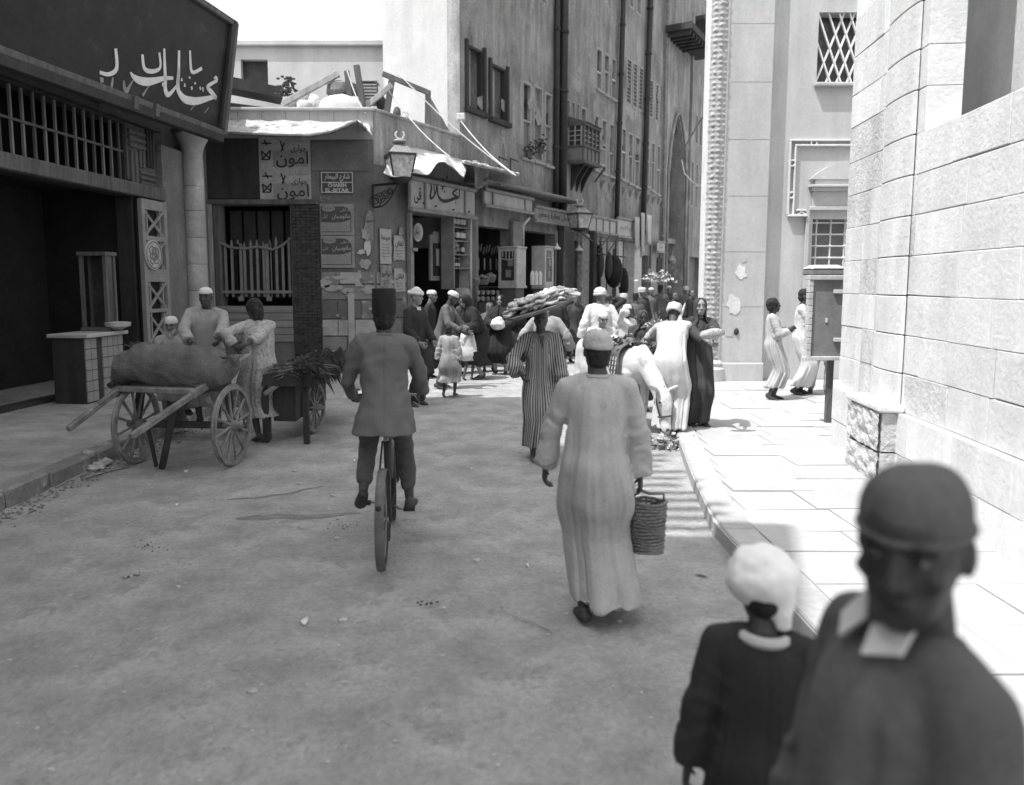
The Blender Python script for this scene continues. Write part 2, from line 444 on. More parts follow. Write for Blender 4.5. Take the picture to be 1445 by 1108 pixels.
# ================================================================ frames of the facades
FS = Frame((-2.78, 17.5), (.507, .862), (.862, -.507))     # the street front, running away
FC = Frame((-6.75, 17.5), (1, 0), (0, -1))                  # front of the low corner shop
FA = Frame((-6.37, 16.0), (.098, .995), (.995, -.098))      # shop at the near left
FR = Frame((4.03, 8.63), (.117, .993), (-.993, .117))       # stone building at the near right
FM = Frame((0, 14.62), (1, 0), (0, -1))                     # mosque wall
def su(px, v=0.0): return FS.uz(px, 400, v)[0]
def sz(px, py, v=0.0): return FS.uz(px, py, v)[1]

def wall(mb, fr, u0, u1, z0, z1, holes, t=.35, v=0.0):
    """a wall sheet with rectangular holes (u0,u1,z0,z1) and real reveals"""
    us = sorted({u0, u1, *[h[0] for h in holes], *[h[1] for h in holes]}); zs = sorted({z0, z1, *[h[2] for h in holes], *[h[3] for h in holes]})
    us = [u for u in us if u0 <= u <= u1]; zs = [z for z in zs if z0 <= z <= z1]
    def solid(i, j):
        if i < 0 or j < 0 or i >= len(us) - 1 or j >= len(zs) - 1: return False
        cu, cz = (us[i] + us[i + 1]) / 2, (zs[j] + zs[j + 1]) / 2
        return not any(h[0] < cu < h[1] and h[2] < cz < h[3] for h in holes)
    P = fr.P; b = v - t
    for i in range(len(us) - 1):
        for j in range(len(zs) - 1):
            if not solid(i, j): continue
            a, c, e, f = us[i], us[i + 1], zs[j], zs[j + 1]
            mb.face([P(a, v, e), P(c, v, e), P(c, v, f), P(a, v, f)]); mb.face([P(a, b, e), P(a, b, f), P(c, b, f), P(c, b, e)])
            if not solid(i - 1, j): mb.face([P(a, v, e), P(a, v, f), P(a, b, f), P(a, b, e)])
            if not solid(i + 1, j): mb.face([P(c, v, e), P(c, b, e), P(c, b, f), P(c, v, f)])
            if not solid(i, j - 1): mb.face([P(a, v, e), P(a, b, e), P(c, b, e), P(c, v, e)])
            if not solid(i, j + 1): mb.face([P(a, v, f), P(c, v, f), P(c, b, f), P(a, b, f)])
    return mb
def wallpart(name, mb, m, parent):
    me = bpy.data.meshes.new(name); o = world_loc(parent)
    me.from_pydata([tuple(V(p) - o) for p in mb.v], [], mb.f)
    return link(name, me, m, parent)

# ================================================================ ground
bm = MB()
def gh(x, y): return .012 * noise.noise(V((x * 1.1, y * 1.1, 0))) + .008 * noise.noise(V((x * 4, y * 4, 3))) + .004 * noise.noise(V((x * 13, y * 13, 7)))
bm.grid(lambda a, b: ((-9 + 12.5 * a), (.2 + 14.8 * b), gh(-9 + 12.5 * a, .2 + 14.8 * b) - .012), 170, 200)
road = struct('dirt_road', bm, M['dirt']); shade(road.data)
bm = MB(); bm.face([(-160, -120, -.05), (160, -120, -.05), (160, 260, -.05), (-160, 260, -.05)])
struct('ground', bm, M['dirt'])
bm = MB(); bm.grid(lambda a, b: (-12 + 22 * a, 14.9 + 34 * b, .01 * noise.noise(V((a * 30, b * 40, 0))) - .01), 40, 50)
o = struct('street_beyond', bm, M['dirt']); shade(o.data)

# right-hand pavement: kerb line x(y), slabs laid in rows
KP = [(-3, 1.74), (3.8, 1.75), (5.8, 1.76), (7.3, 1.98), (9.0, 2.27), (10.6, 2.5), (12.2, 3.0), (14.4, 4.0)]
def kx(y):
    for (a, xa), (b, xb) in zip(KP, KP[1:]):
        if y <= b: return xa + (xb - xa) * (y - a) / (b - a)
    return KP[-1][1]
bm = MB()
pts = [V((kx(y), y, .101)) for y, _ in KP]; pts += [V((14, 14.4, .101)), V((14, -3, .101))]
bm.prism(pts, (0, 0, -.2))
pav = struct('pavement', bm, M['slab'])
y = -1.0; row = 0
r2 = random.Random(5)
while y < 14.3:
    h = r2.uniform(.42, .58); x = kx(y + h / 2) + .27; x -= 0
    xr = 11.5 if y > 8.7 else 4.03 - .118 * (8.63 - y) + .03
    while x < xr - .05:
        w = r2.uniform(.55, 1.05); x1 = min(x + w, xr)
        if 2.0 < y + h and x1 - x > .15:
            b = MB(); g_ = .0022; zt = .112 + r2.uniform(-.006, .006)
            b.hexa([(x + g_, y + g_, .06), (x1 - g_, y + g_, .06), (x1 - g_, y + h - g_, .06), (x + g_, y + h - g_, .06)] + [(x + g_ + .003, y + g_ + .003, zt + r2.uniform(-.004, .004)), (x1 - g_ - .003, y + g_ + .003, zt + r2.uniform(-.004, .004)), (x1 - g_ - .003, y + h - g_ - .003, zt + r2.uniform(-.004, .004)), (x + g_ + .003, y + h - g_ - .003, zt)])
            part('paving_slab', b, M['slab'], pav)
        x = x1
    y += h
y = 1.0
while y < 14.2:
    h = r2.uniform(.7, 1.0); a, c = kx(y), kx(y + h); b = MB(); g_ = .007
    b.hexa([(a, y + g_, -.08), (a + .26, y + g_, -.08), (c + .26, y + h - g_, -.08), (c, y + h - g_, -.08), (a + .012, y + g_, .122), (a + .255, y + g_, .122), (c + .255, y + h - g_, .122), (c + .012, y + h - g_, .122)])
    part('kerb_stone', b, M['kerb'], pav, bevel=.012)
    y += h

# left-hand pavement
bm = MB(); bm.box(-9, -4.55, 4.0, 15.9, -.1, .15)
pl = struct('side_pavement', bm, M['dirt'], bevel=.02)
y = 3.6
while y < 13.5:
    h = r2.uniform(.45, .9); b = MB(); j = r2.uniform(-.03, .03)
    b.box(-4.56 + j, -4.36 + j, y + .01, y + h - .01, -.08, .16 + r2.uniform(-.02, .01))
    part('kerb_stone', b, M['oldkerb'], pl, bevel=.02)
    y += h
bm = MB(); bm.box(-9, -2.3, 16.55, 17.45, -.1, .13); struct('shop_step', bm, M['oldkerb'], bevel=.02)
bm = MB(); bm.hexa([FS.P(u, v, z) for z in (-.1, .12) for u, v in ((.2, 0), (.2, .75), (29, .75), (29, 0))]); struct('shop_front_pavement', bm, M['oldkerb'], bevel=.02)

# the low background the sky meets, and the unseen tall tenement, outline shaped to shade the street (left of the camera)
H_T = 17.0
bm = MB()
foot = [(-15, -14), (-4.9, -14), (-4.95, -2), (-5.34, -.25), (-4.74, 1.45), (-4.80, 1.5), (-5.84, 1.55), (-5.84, 4.7), (-6.64, 5.0), (-6.64, 8.85), (-15, 8.85)]
bm.prism([(x, y, -.05) for x, y in foot], (0, 0, H_T + .05))
ten = thing('tenement_building', 'unseen tall tenement, roof outline shaped to shade the near part of the street', 'building', (-10, 0, 0))
part('wall', bm, M['plaster3'], ten)
for k in range(12):
    yk = 1.66 + k * .262
    b = MB(); b.box(-6.3, -5.22 + .10 * math.sin(k * 2.1), yk, yk + .10, H_T, H_T + .1); part('shade_slat', b, M['wood'], ten)  # slats added to throw striped shade along the kerb

# ================================================================ low corner shop (front C + the first metres of the street front)
zc = 5.92
low = thing('corner_shop', 'low corner shop with barred window, peeling posters and cluttered flat roof', 'shop building', (-4.7, 19, 0))
def cu(px): return FC.uz(px, 400)[0]
def cz(py, v=0.0): return FC.uz(500, py, v)[1]
ua, ub = cu(298), cu(530)
W = (cu(313), cu(412), cz(482), cz(289))
bm = MB(); wall(bm, FC, ua - .5, ub, -.1, cz(197), [W]); wallpart('wall', bm, M['wallC'], low)
bm = MB(); wall(bm, FC, ua - .5, ub, cz(197), zc, [], t=.35, v=.01); wallpart('parapet', bm, M['parapet'], low)
u1S = su(650)
ops = [(su(580), su(664), -.1, sz(640, 306)), (su(674), su(722), -.1, sz(700, 316))]
# the street side of the low building, shops in it
bm = MB(); wall(bm, FS, 0.02, su(672), -.1, sz(530, 232), [(su(580), su(664), -.1, sz(600, 303))]); wallpart('wall', bm, M['wallC'], low)
bm = MB(); wall(bm, FS, 0.02, u1S, sz(530, 232), zc, [], t=.3, v=.01); wallpart('parapet', bm, M['plaster2'], low)
for i in range(7):      # cracks between the parapet blocks
    uu = ua + i * .55 + .2
    if uu < ub - .1: b = MB(); b.fbox(FC, uu, uu + .012, .008, .018, cz(190), zc - .02); part('crack', b, M['oldkerb'], low)
b = MB(); b.fbox(FC, ua - .5, ub + .04, -.4, .07, zc, zc + .07); part('coping', b, M['parapet'], low, bevel=.015)
b = MB(); b.fbox(FS, .05, u1S, -.4, .06, zc, zc + .07); part('coping', b, M['plaster2'], low, bevel=.015)
b = MB(); b.prism([(-7.3, 17.6, zc - .3), (-2.9, 17.6, zc - .3), (-1.0, 20.6, zc - .3), (-7.3, 22.5, zc - .3)], (0, 0, -.15)); part('roof', b, M['plaster2'], low)
# dark inside of the barred window
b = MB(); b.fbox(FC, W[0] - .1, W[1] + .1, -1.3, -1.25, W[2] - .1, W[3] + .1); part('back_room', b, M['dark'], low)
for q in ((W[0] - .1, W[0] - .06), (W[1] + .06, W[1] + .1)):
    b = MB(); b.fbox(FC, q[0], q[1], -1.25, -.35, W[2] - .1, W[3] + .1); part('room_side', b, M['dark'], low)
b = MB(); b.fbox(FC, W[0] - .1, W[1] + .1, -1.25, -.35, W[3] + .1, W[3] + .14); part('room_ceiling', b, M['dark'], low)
gr = MB()
for k in range(5):      # faint shutters behind the bars
    b = MB(); uu = W[0] + .08 + k * .33; b.fbox(FC, uu, uu + .28, -.5, -.46, W[2] + 1.0, W[3] - .1); part('inner_shutter', b, M['wooddk'], low)
n = 11
for k in range(n):
    uu = cu(318) + (cu(408) - cu(318)) * k / (n - 1); top = cz(338 + (6 if k % 3 == 0 else -1 if k > 7 else 3))
    b = MB(); b.fbox(FC, uu - .028, uu + .028, -.1, -.06, cz(419), top - .06)
    b.hexa([FC.P(uu - .028, -.1, top - .06), FC.P(uu + .028, -.1, top - .06), FC.P(uu + .028, -.06, top - .06), FC.P(uu - .028, -.06, top - .06), FC.P(uu - .004, -.1, top + .05), FC.P(uu + .004, -.1, top + .05), FC.P(uu + .004, -.06, top + .05), FC.P(uu - .004, -.06, top + .05)])
    part('picket', b, M['bar'], low)
for k in (0, 1):
    uu = (cu(338), cu(378))[k]; b = MB(); b.fbox(FC, uu - .06, uu + .06, -.11, -.06, cz(425), cz(344)); part('post', b, M['bar'], low)
b = MB(); b.fbox(FC, W[0], W[1], -.055, -.02, cz(414), cz(410)); part('rail', b, M['bar'], low)
b = MB(); b.tube([FC.P(cu(x), -.04, cz(y)) for x, y in ((302, 332), (312, 342), (325, 349), (345, 351), (365, 348), (385, 352), (400, 346), (411, 336))], .03, 6); part('curved_rail', b, M['bar'], low)
for k in range(5):
    z0 = cz(482) + k * (cz(431) - cz(482)) / 5; z1 = z0 + (cz(431) - cz(482)) / 5 - .012
    b = MB(); b.fbox(FC, cu(303), cu(413), .02, .05 + .008 * (k % 2), z0, z1); part('plank', b, M['plank'], low, bevel=.005)
b = MB(); b.fbox(FC, cu(296), cu(304), .0, .09, .1, cz(288)); part('jamb', b, M['woodlt'], low, bevel=.008)
b = MB(); b.fbox(FC, cu(305), cu(312), .0, .05, cz(430), cz(290)); part('jamb', b, M['wood'], low, bevel=.008)
b = MB(); b.fbox(FC, cu(294), cu(453), .02, .11, cz(289), cz(282)); part('lintel', b, M['wood'], low, bevel=.01)
b = MB(); b.fbox(FC, cu(296), cu(371), .012, .05, cz(281), cz(196)); part('dark_panel', b, M['wooddk'], low, bevel=.01)
b = MB(); b.fbox(FC, cu(444), cu(524), .012, .03, cz(242), cz(200)); part('render_patch', b, M['wallC'], low, bevel=.01)
# sooty brick pier: small bricks, too many to single out
b = MB(); z = .13; k = 0
while z < cz(290):
    u = cu(414) - (.0 if k % 2 else .11)
    while u < cu(453):
        a, c = max(u, cu(414)), min(u + .215, cu(453))
        if c - a > .03: b.fbox(FC, a, c, .012, .05 + rnd.uniform(0, .022), z, z + .062)
        u += .225
    z += .072; k += 1
o = part('brickwork', b, M['brickdk'], low); o['kind'] = 'stuff'
# ashlar below the posters: big blocks
rows = [(520, 499, 'A'), (498, 475, 'A'), (474, 451, 'B'), (450, 424, 'C'), (423, 402, 'A'), (401, 384, 'B')]
for ri, (yb, yt, kk) in enumerate(rows):
    u = cu(454); ks = 0
    while u < ub - .02:
        w = rnd.uniform(.36, .62); c = min(u + w, ub)
        if ub - c < .15: c = ub
        mm = {'A': 'ashlarA', 'B': rnd.choice(['ashlarB', 'ashlarA', 'ashlarB']), 'C': rnd.choice(['ashlarA', 'ashlarC', 'wallpatch'])}[kk]
        b = MB(); b.fbox(FC, u + .006, c - .006, .004, .03 + rnd.uniform(0, .02), cz(yb) + .006, cz(yt) - .006); part('stone_block', b, M[mm], low, bevel=.01)
        u = c
    # the same courses turn the corner
    u = .02
    while u < su(572):
        w = rnd.uniform(.4, .6); c = min(u + w, su(573)); b = MB()
        b.fbox(FS, u + .006, c - .006, .004, .03 + rnd.uniform(0, .02), cz(yb) + .006, cz(yt) - .006); part('stone_block', b, M[rnd.choice(['ashlarA', 'ashlarC', 'ashlarA', 'wallpatch'])], low, bevel=.01); u = c
b = MB(); b.fbox(FC, cu(491), cu(500), .052, .075, .3, cz(414)); part('whitewash_strip', b, M['ashlarB'], low, bevel=.008)

# flaking patches of pale plaster (own outline, a few millimetres thick)
def flake(fr, u, z, w, h, m, seed, v=.052, parent=low, name='plaster_flake'):
    q = random.Random(seed); n = 14; P = []
    for i in range(n):
        t = 2 * math.pi * i / n; k = q.uniform(.55, 1.05); P.append(fr.P(u + math.cos(t) * w / 2 * k, v, z + math.sin(t) * h / 2 * k))
    b = MB(); b.prism(P, fr.n * .006); part(name, b, m, parent)
for i, (x, y, w, h) in enumerate([(470, 406, .5, .2), (492, 412, .35, .25), (460, 400, .3, .3), (520, 408, .4, .25), (521, 350, .2, .5), (512, 356, .25, .12), (516, 372, .3, .3), (508, 388, .12, .3), (480, 392, .4, .12), (516, 330, .15, .35)]):
    flake(FC, cu(x), cz(y), w, h, M['ashlarB'] if i not in (4, 5) else M['canvas'], i)
for i in range(9):
    flake(FS, rnd.uniform(.1, su(570)), cz(rnd.uniform(300, 440)), rnd.uniform(.15, .4), rnd.uniform(.15, .45), M[rnd.choice(['ashlarB', 'paperdk', 'ashlarA'])], 40 + i)
for i in range(18):
    flake(FC, cu(rnd.uniform(456, 526)), cz(rnd.uniform(385, 505)), rnd.uniform(.06, .2), rnd.uniform(.05, .16), M[rnd.choice(['ashlarB', 'ashlarA', 'ashlarC'])], 80 + i, v=.054)

# ---------------------------------------------------------------- posters and plates on the corner
def board(name, label, cat, fr, u0, u1, z0, z1, v, m, t=.02, group=None, bevel=.003):
    loc = fr.P((u0 + u1) / 2, v, z0); r = thing(name, label, cat, loc, group)
    b = MB(); b.fbox(fr, u0, u1, v, v + t, z0, z1); part('panel', b, m, r, bevel=bevel); return r
# tall calligraphic poster under the awning
u0, u1, z0, z1 = cu(372), cu(443), cz(282), cz(194)
po = board('poster', 'tall pale poster with big Arabic calligraphy repeated twice, under the corner awning', 'poster', FC, u0, u1, z0, z1, .03, M['paper'])
for k in (0, 1):
    zo = -k * (cz(225) - cz(271))
    lettering('امون', FC, cu(418), cz(226) + zo, .052, .36, M['letterk'], po, True, wide=.74, bold=.012)
    lettering('جوارى', FC, cu(427), cz(211) + zo, .052, .17, M['letterk'], po, True, wide=.36, bold=.01)
    lettering('سجاير', FC, cu(426), cz(199) + zo, .052, .13, M['lettermid'], po, True, wide=.5)
    b = MB(); s = .055
    b.fbox(FC, cu(381) - .1, cu(381) + .1, .052, .056, cz(226) + zo - .01, cz(226) + zo + .02)
    for (xa, ya), (xb, yb) in (((376, 214), (388, 225)), ((388, 213), (377, 225)), ((376, 214), (377, 225)), ((388, 213), (387, 225)), ((380, 198), (384, 206)), ((376, 203), (390, 203)), ((402, 199), (406, 213)), ((408, 202), (403, 214))):
        p, q = FC.P(cu(xa), .055, cz(ya) + zo), FC.P(cu(xb), .055, cz(yb) + zo); b.beam(p, q, s * .6, .004, (0, -1, 0))
    part('drawing', b, M['letterk'], po)
    b = MB(); b.fbox(FC, cu(391), cu(440), .051, .053, cz(236) + zo, cz(213) + zo); part('text_panel', b, M['signgrey'], po)
# street plate
st = board('street_sign', 'small dark enamel street plate lettered in Arabic and French on the corner wall', 'street sign', FC, cu(457), cu(502), cz(273), cz(243), .045, M['enamelk'])
b = MB()
for a, c, e, f in ((457.5, 501.5, 243.4, 244.6), (457.5, 501.5, 271.6, 272.6), (457.5, 458.6, 244.7, 271.5), (500.4, 501.5, 244.7, 271.5), (458.7, 500.3, 257.4, 258.6)): b.fbox(FC, cu(a), cu(c), .066, .069, cz(f), cz(e))
part('border', b, M['letterw'], st)
lettering('شارع البيطار', FC, cu(479.5), cz(251), .066, .17, M['letterw'], st, True, wide=.58, bold=.012)
lettering('CHAREH', FC, cu(479.5), cz(262), .066, .085, M['letterw'], st, wide=.42, bold=.02)
lettering('EL-BITAR', FC, cu(479.5), cz(269), .066, .085, M['letterw'], st, wide=.54, bold=.02)
# two framed enamel advertisements, one above the other
for k, (yt, yb, lab) in enumerate(((288, 332, 'framed enamel advertisement with Arabic arch, directly below the street plate'), (333, 378, 'lower framed enamel advertisement with Arabic arch, just above the stone courses'))):
    ad = board('enamel_sign', lab, 'sign', FC, cu(455), cu(502), cz(yb), cz(yt), .045, M['signgrey'], group='enamel advertisements on the corner wall')
    b = MB()
    n = 12; P = [(456, yt + 4)] + [(486 + 12 * math.sin(i / n * math.pi / 2), yt + 4 + 12 - 12 * math.cos(i / n * math.pi / 2) ) for i in range(n + 1)] + [(498, yt + 22), (486, yt + 26), (470, yt + 26.5), (456, yt + 26)]
    b.prism([FC.P(cu(x), .066, cz(y)) for x, y in P], (0, -.003, 0)); part('arch_panel', b, M['enamelk'], ad)
    b = MB(); b.fbox(FC, cu(456), cu(498), .066, .069, cz(yb - 4), cz(yb - 5)); b.fbox(FC, cu(497), cu(498), .066, .069, cz(yb - 5), cz(yt + 22)); part('border', b, M['enamelk'], ad)
    b = MB(); P = [(467 + 9 * math.cos(t), yt + 7 + 4 * math.sin(t)) for t in [2 * math.pi * i / 20 for i in range(20)]]
    b.prism([FC.P(cu(x), .070, cz(y)) for x, y in P], (0, -.003, 0)); part('medallion', b, M['signgrey'], ad)
    lettering('ماركة', FC, cu(467), cz(yt + 7), .074, .06, M['enamelk'], ad, True, wide=.2)
    lettering('ماتوسيان', FC, cu(484), cz(yt + 18), .070, .13, M['signw'], ad, True, wide=.42, bold=.01)
    lettering('دخان', FC, cu(489), cz(yt + 9), .070, .08, M['signw'], ad, True, wide=.2)
    lettering('ايلى', FC, cu(461), cz(yt + 18), .070, .1, M['signw'], ad, True, wide=.13)
    for j in range(3): lettering('اجود سجاير مصرية فى القطر', FC, cu(477), cz(yt + 29.5 + j * 3.2), .066, .032, M['lettermid'], ad, True, wide=.5)
lettering('بيت ع', FC, cu(462), cz(280), .032, .12, M['signw'], low, True, wide=.22, name='painted_word')
# pasted posters round the corner
for i, (ux, y0, y1, w, m, lab, txt) in enumerate([
        (.34, 322, 372, .42, 'paper', 'long pale theatre bill pasted just round the shop corner', 'سينما'),
        (.34, 374, 408, .42, 'paperdk', 'dark faded bill pasted beneath the long theatre bill', 'تياترو'),
        (.86, 330, 366, .42, 'paper', 'clipped-corner bill with bold Arabic on the wall beside the first shop', 'اعلان'),
        (.86, 378, 412, .42, 'paper', 'lower of the two clipped-corner bills beside the first shop', 'اعلان')]):
    z0, z1 = cz(y1), cz(y0)
    pr = thing('wall_poster', lab, 'poster', FS.P(ux, .06, z0), 'bills pasted round the corner')
    c = .12 if i > 1 else .0
    b = MB(); b.prism([FS.P(u, .056, z) for u, z in ((ux - w / 2, z0), (ux + w / 2, z0), (ux + w / 2, z1 - c), (ux + w / 2 - c, z1), (ux - w / 2, z1))], FS.n * .006); part('sheet', b, M[m], pr)
    lettering(txt, FS, ux, z1 - .2, .063, .16, M['letterk'], pr, True, wide=w * .75, bold=.01)
    for j in range(5): lettering('حفلة كبرى الليلة', FS, ux, z1 - .36 - j * .07, .063, .035, M['lettermid'], pr, True, wide=w * .7)
bb = thing('wall_poster', 'ragged pale bill pasted right on the shop corner under the lantern bracket', 'poster', FC.P(cu(523), .04, cz(330)), 'bills pasted round the corner')
b = MB(); b.prism([FC.P(cu(x), .045, cz(y)) for x, y in ((517, 350), (528, 348), (529, 300), (523, 296), (519, 304), (516, 322))], (0, -.006, 0)); part('sheet', b, M['paperdk'], bb)
lettering('قهوة', FC, cu(523), cz(312), .052, .1, M['letterk'], bb, True, wide=.2)

# ---------------------------------------------------------------- ragged awning over the front
EDGE = [(303, 187), (340, 189), (390, 191), (440, 192), (470, 186), (490, 178), (505, 171), (513, 178), (524, 191)]
def edge(a):
    t = a * (len(EDGE) - 1); i = min(int(t), len(EDGE) - 2); f = t - i
    return (EDGE[i][0] + (EDGE[i + 1][0] - EDGE[i][0]) * f, EDGE[i][1] + (EDGE[i + 1][1] - EDGE[i][1]) * f)
def aw(a, b_):
    x, y = edge(a); p = D(x, y, 16.35); w = FC.P(cu(303) + (cu(526) - cu(303)) * a, .02, cz(185) + .24 - .1 * a)
    q = w.lerp(p, b_); q.z += .04 * noise.noise(V((q.x * 4, q.y * 5, 1))) - .05 * math.sin(b_ * math.pi); q.y += .04 * noise.noise(V((a * 30, b_ * 3, 5))) * b_
    return q
b = MB(); b.grid(aw, 60, 8, .035); awn = solo('awning', b, M['canvasdk'], 'ragged matting awning sagging over the barred window of the corner shop', 'awning', (-4.7, 17, 5.3), smooth=True)
b = MB()
for k in range(70):
    a = rnd.random(); q = aw(a, rnd.uniform(.1, .98)); s = rnd.uniform(.02, .06); b.ell(q + V((0, 0, .02)), s * 1.6, s, s * .6, 6, n=3)
o = solo('rubble', b, M['parapet'], 'bits of plaster and straw lying along the top of the ragged awning', 'rubble', (-4.7, 17, 5.3)); o['kind'] = 'stuff'
b = MB(); b.prism([D(604, 131, 19.7), D(641, 197, 20.3), D(604, 190, 19.7)], (0, .06, 0)); solo('tarpaulin', b, M['plaster2'], 'grey triangular tarpaulin stretched from the rail down to the roof edge', 'tarpaulin', D(620, 190, 20))
b = MB(); b.tube([D(x, y, 16.33) for x, y in EDGE[:7]], .035, 7); tag(link('awning_pole', b.mesh('awning_pole', (-5, 16.3, 5)), M['wood'], None, (-5, 16.3, 5)), 'crooked wooden pole along the front edge of the ragged awning', 'pole')

# ---------------------------------------------------------------- clutter on the roof
def pole_thing(name, label, cat, pts, r, m, group=None):
    b = MB(); b.tube(pts, r, 7); o = solo(name, b, M[m], label, cat, pts[0], group, smooth=True); return o
Rp = [((400, 146), (478, 104), 18.2, .07, 'woodlt', 'pale slanting timber on the roof above the calligraphic poster'),
      ((489, 100), (497, 160), 18.0, .06, 'wood', 'upright dark post beside the stacked hampers on the roof'),
      ((503, 92), (514, 160), 18.0, .07, 'wood', 'thick upright post in front of the stacked hampers on the roof'),
      ((515, 152), (553, 120), 18.1, .06, 'woodlt', 'bright slanting plank leaning at the roof corner'),
      ((545, 165), (553, 112), 18.3, .07, 'wood', 'dark upright post at the top of the roof corner'),
      ((540, 104), (607, 132), 18.6, .06, 'wood', 'long dark rail sloping above the street side of the roof'),
      ((603, 190), (604, 130), 19.6, .07, 'wood', 'post under the lower end of the sloping rail')]
for (a, c, Y, r, m, lab) in Rp:
    b = MB(); p, q = D(a[0], a[1], Y), D(c[0], c[1], Y); b.beam(p, q, r * 2, r * 1.5, (0, 1, 0)); solo('timber', b, M[m], lab, 'timber', p, 'timbers standing on the shop roof', bevel=.008)
hm = thing('hamper', 'wicker hamper stacked on the corner shop roof between the posts', 'hamper', D(518, 146, 18.6))
b = MB(); c = D(518, 145, 18.6); b.box(c.x - .22, c.x + .22, c.y, c.y + .4, c.z, c.z + .48); part('body', b, M['wicker'], hm, bevel=.03)
for k in range(6): b = MB(); b.box(c.x - .235, c.x + .235, c.y - .015, c.y + .0, c.z + .03 + k * .075, c.z + .06 + k * .075); part('slat', b, M['woodlt'], hm)
b = MB(); b.box(c.x - .25, c.x + .25, c.y - .03, c.y + .43, c.z + .49, c.z + .53); part('lid', b, M['woodlt'], hm, bevel=.01)
for i, (x, y, w, h, m, nm, lab) in enumerate([(485, 128, .42, .34, 'wicker', 'basket', 'big dark basket heaped on the roof above the parapet'), (455, 152, .16, .3, 'paintg', 'tin_can', 'grey tin canister standing on the parapet roof'),
        (430, 152, .2, .3, 'paintw', 'tin_can', 'white tin canister standing nearest the slanting timber'), (412, 150, .2, .34, 'plaster3', 'tin_can', 'dented dark canister at the foot of the slanting timber'), (404, 124, .26, .36, 'leafdk', 'potted_bush', 'dry bush in a pot on the roof behind the slanting timber')]):
    c = D(x, y, 18.5 + i * .1); b = MB(); q = random.Random(i)
    if nm == 'potted_bush':
        for k in range(60):
            d = V((q.gauss(0, 1), q.gauss(0, 1), q.gauss(0, 1))).normalized() * q.uniform(.1, .32); b.ell(c + d, .05, .05, .03, 5, n=3)
    else: b.lathe(c - V((0, 0, h / 2)), [(w * .8, 0), (w, h * .3), (w * .96, h * .8), (w * .7, h), (w * .6, h * 1.02)], 14)
    solo(nm, b, M[m], lab, nm.replace('_', ' '), c, smooth=40)
def mound(a, t):
    c = D(486, 158, 18.2); th = a * 2 * math.pi; rr = math.sin(t * math.pi / 2 + .001)
    return c + V((math.cos(th) * .62 * rr, math.sin(th) * .4 * rr, .38 * math.cos(t * math.pi / 2) ** .7 + .05 * noise.noise(V((math.cos(th) * rr * 3, math.sin(th) * rr * 3, 2)))))
b = MB(); b.grid(mound, 24, 8, .0); solo('canvas_bundle', b, M['canvas'], 'white canvas bundle lying on the roof between the posts', 'bundle', D(486, 158, 18.2), smooth=True)
for i, (x, y, w) in enumerate([(444, 150, .2), (430, 140, .14), (560, 158, .10), (538, 146, .13), (572, 166, .10)]):
    c = D(x, y, 18.8); b = MB(); b.ell(c, w, w * .8, w * 1.4, 10); me = b.mesh('s', c)
    for v in me.vertices: v.co *= 1 + .25 * noise.noise(v.co * 9 + V((i, 0, 0)))
    o = link('cloth_heap', me, M[['canvas', 'plaster2', 'wood', 'wooddk', 'canvas'][i]], None, c); shade(me)
    tag(o, ['pale rag heap on the roof left of the canvas bundle', 'small grey rag hung on the slanting roof timber', 'brown rag heap by the sloping rail', 'dark cloth slung beside the bright plank', 'pale rag heap near the lantern on the roof'][i], 'rag heap')
for i, (a, c, Y0, Y1) in enumerate([((562, 104), (724, 246), 18.6, 17.6), ((490, 100), (516, 160), 17.9, 17.45), ((548, 128), (635, 222), 18.2, 17.2), ((648, 168), (728, 248), 20.4, 18.2)]):
    p, q = D(a[0], a[1], Y0), D(c[0], c[1], Y1); P = [p.lerp(q, t / 8) - V((0, 0, .12 * math.sin(t / 8 * math.pi))) for t in range(9)]
    b = MB(); b.tube(P, .016, 5); solo('rope', b, M['paintw'], ['stay rope running from the roof rail down to the far awning corner', 'short guy rope at the hampers on the roof', 'stay rope from the roof corner down to the white awning', 'stay rope tied to the grey house and the far awning corner'][i], 'rope', p, 'ropes staying the awnings')
c = D(651, 166, 20.4); b = MB(); b.box(c.x - .12, c.x + .1, c.y - .1, c.y + .2, c.z - .08, c.z + .1); solo('bracket_box', b, M['paintw'], 'small whitewashed bracket box where the stay rope meets the grey house', 'bracket', c, bevel=.02)

# whitewashed house behind the roof
bh = thing('house', 'sunlit whitewashed house rising behind the corner shop roof', 'house', (-3, 24, 0))
bm = MB(); Yb = 23.6; x0, x1 = D(285, 200, Yb).x, D(655, 200, Yb).x; zt = D(600, 66, Yb).z
HB = Frame((x0, Yb), (1, 0), (0, -1)); L = x1 - x0
bw_ = [(D(340, 100, Yb).x - x0, D(378, 100, Yb).x - x0, D(0, 120, Yb).z + 0, D(0, 84, Yb).z)]
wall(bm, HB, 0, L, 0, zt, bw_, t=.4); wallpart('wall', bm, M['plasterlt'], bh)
b = MB(); a = bw_[0]; b.fbox(HB, a[0], a[1], -.25, -.2, a[2], a[3]); part('pane', b, M['glass'], bh)
b = MB(); b.fbox(HB, a[0] - .05, a[1] + .05, .0, .06, a[2] - .1, a[2]); part('sill', b, M['paintw'], bh)
for (xa, ya, xb, yb, t) in ((310, 118, 398, 136, .30), (306, 156, 378, 165, .34)):
    p, q = D(xa, ya, 22.3), D(xb, yb, 22.9); b = MB(); b.beam(p, q, .9, t, (0, 0, 1)); part('balcony_shade_bar', b, M['wooddk'], bh)  # dark bars stand in for the balcony's shadows on the wall
b = MB(); b.fbox(HB, -.1, L + .1, -.5, .12, zt, zt + .18); part('coping', b, M['plasterlt'], bh, bevel=.03)
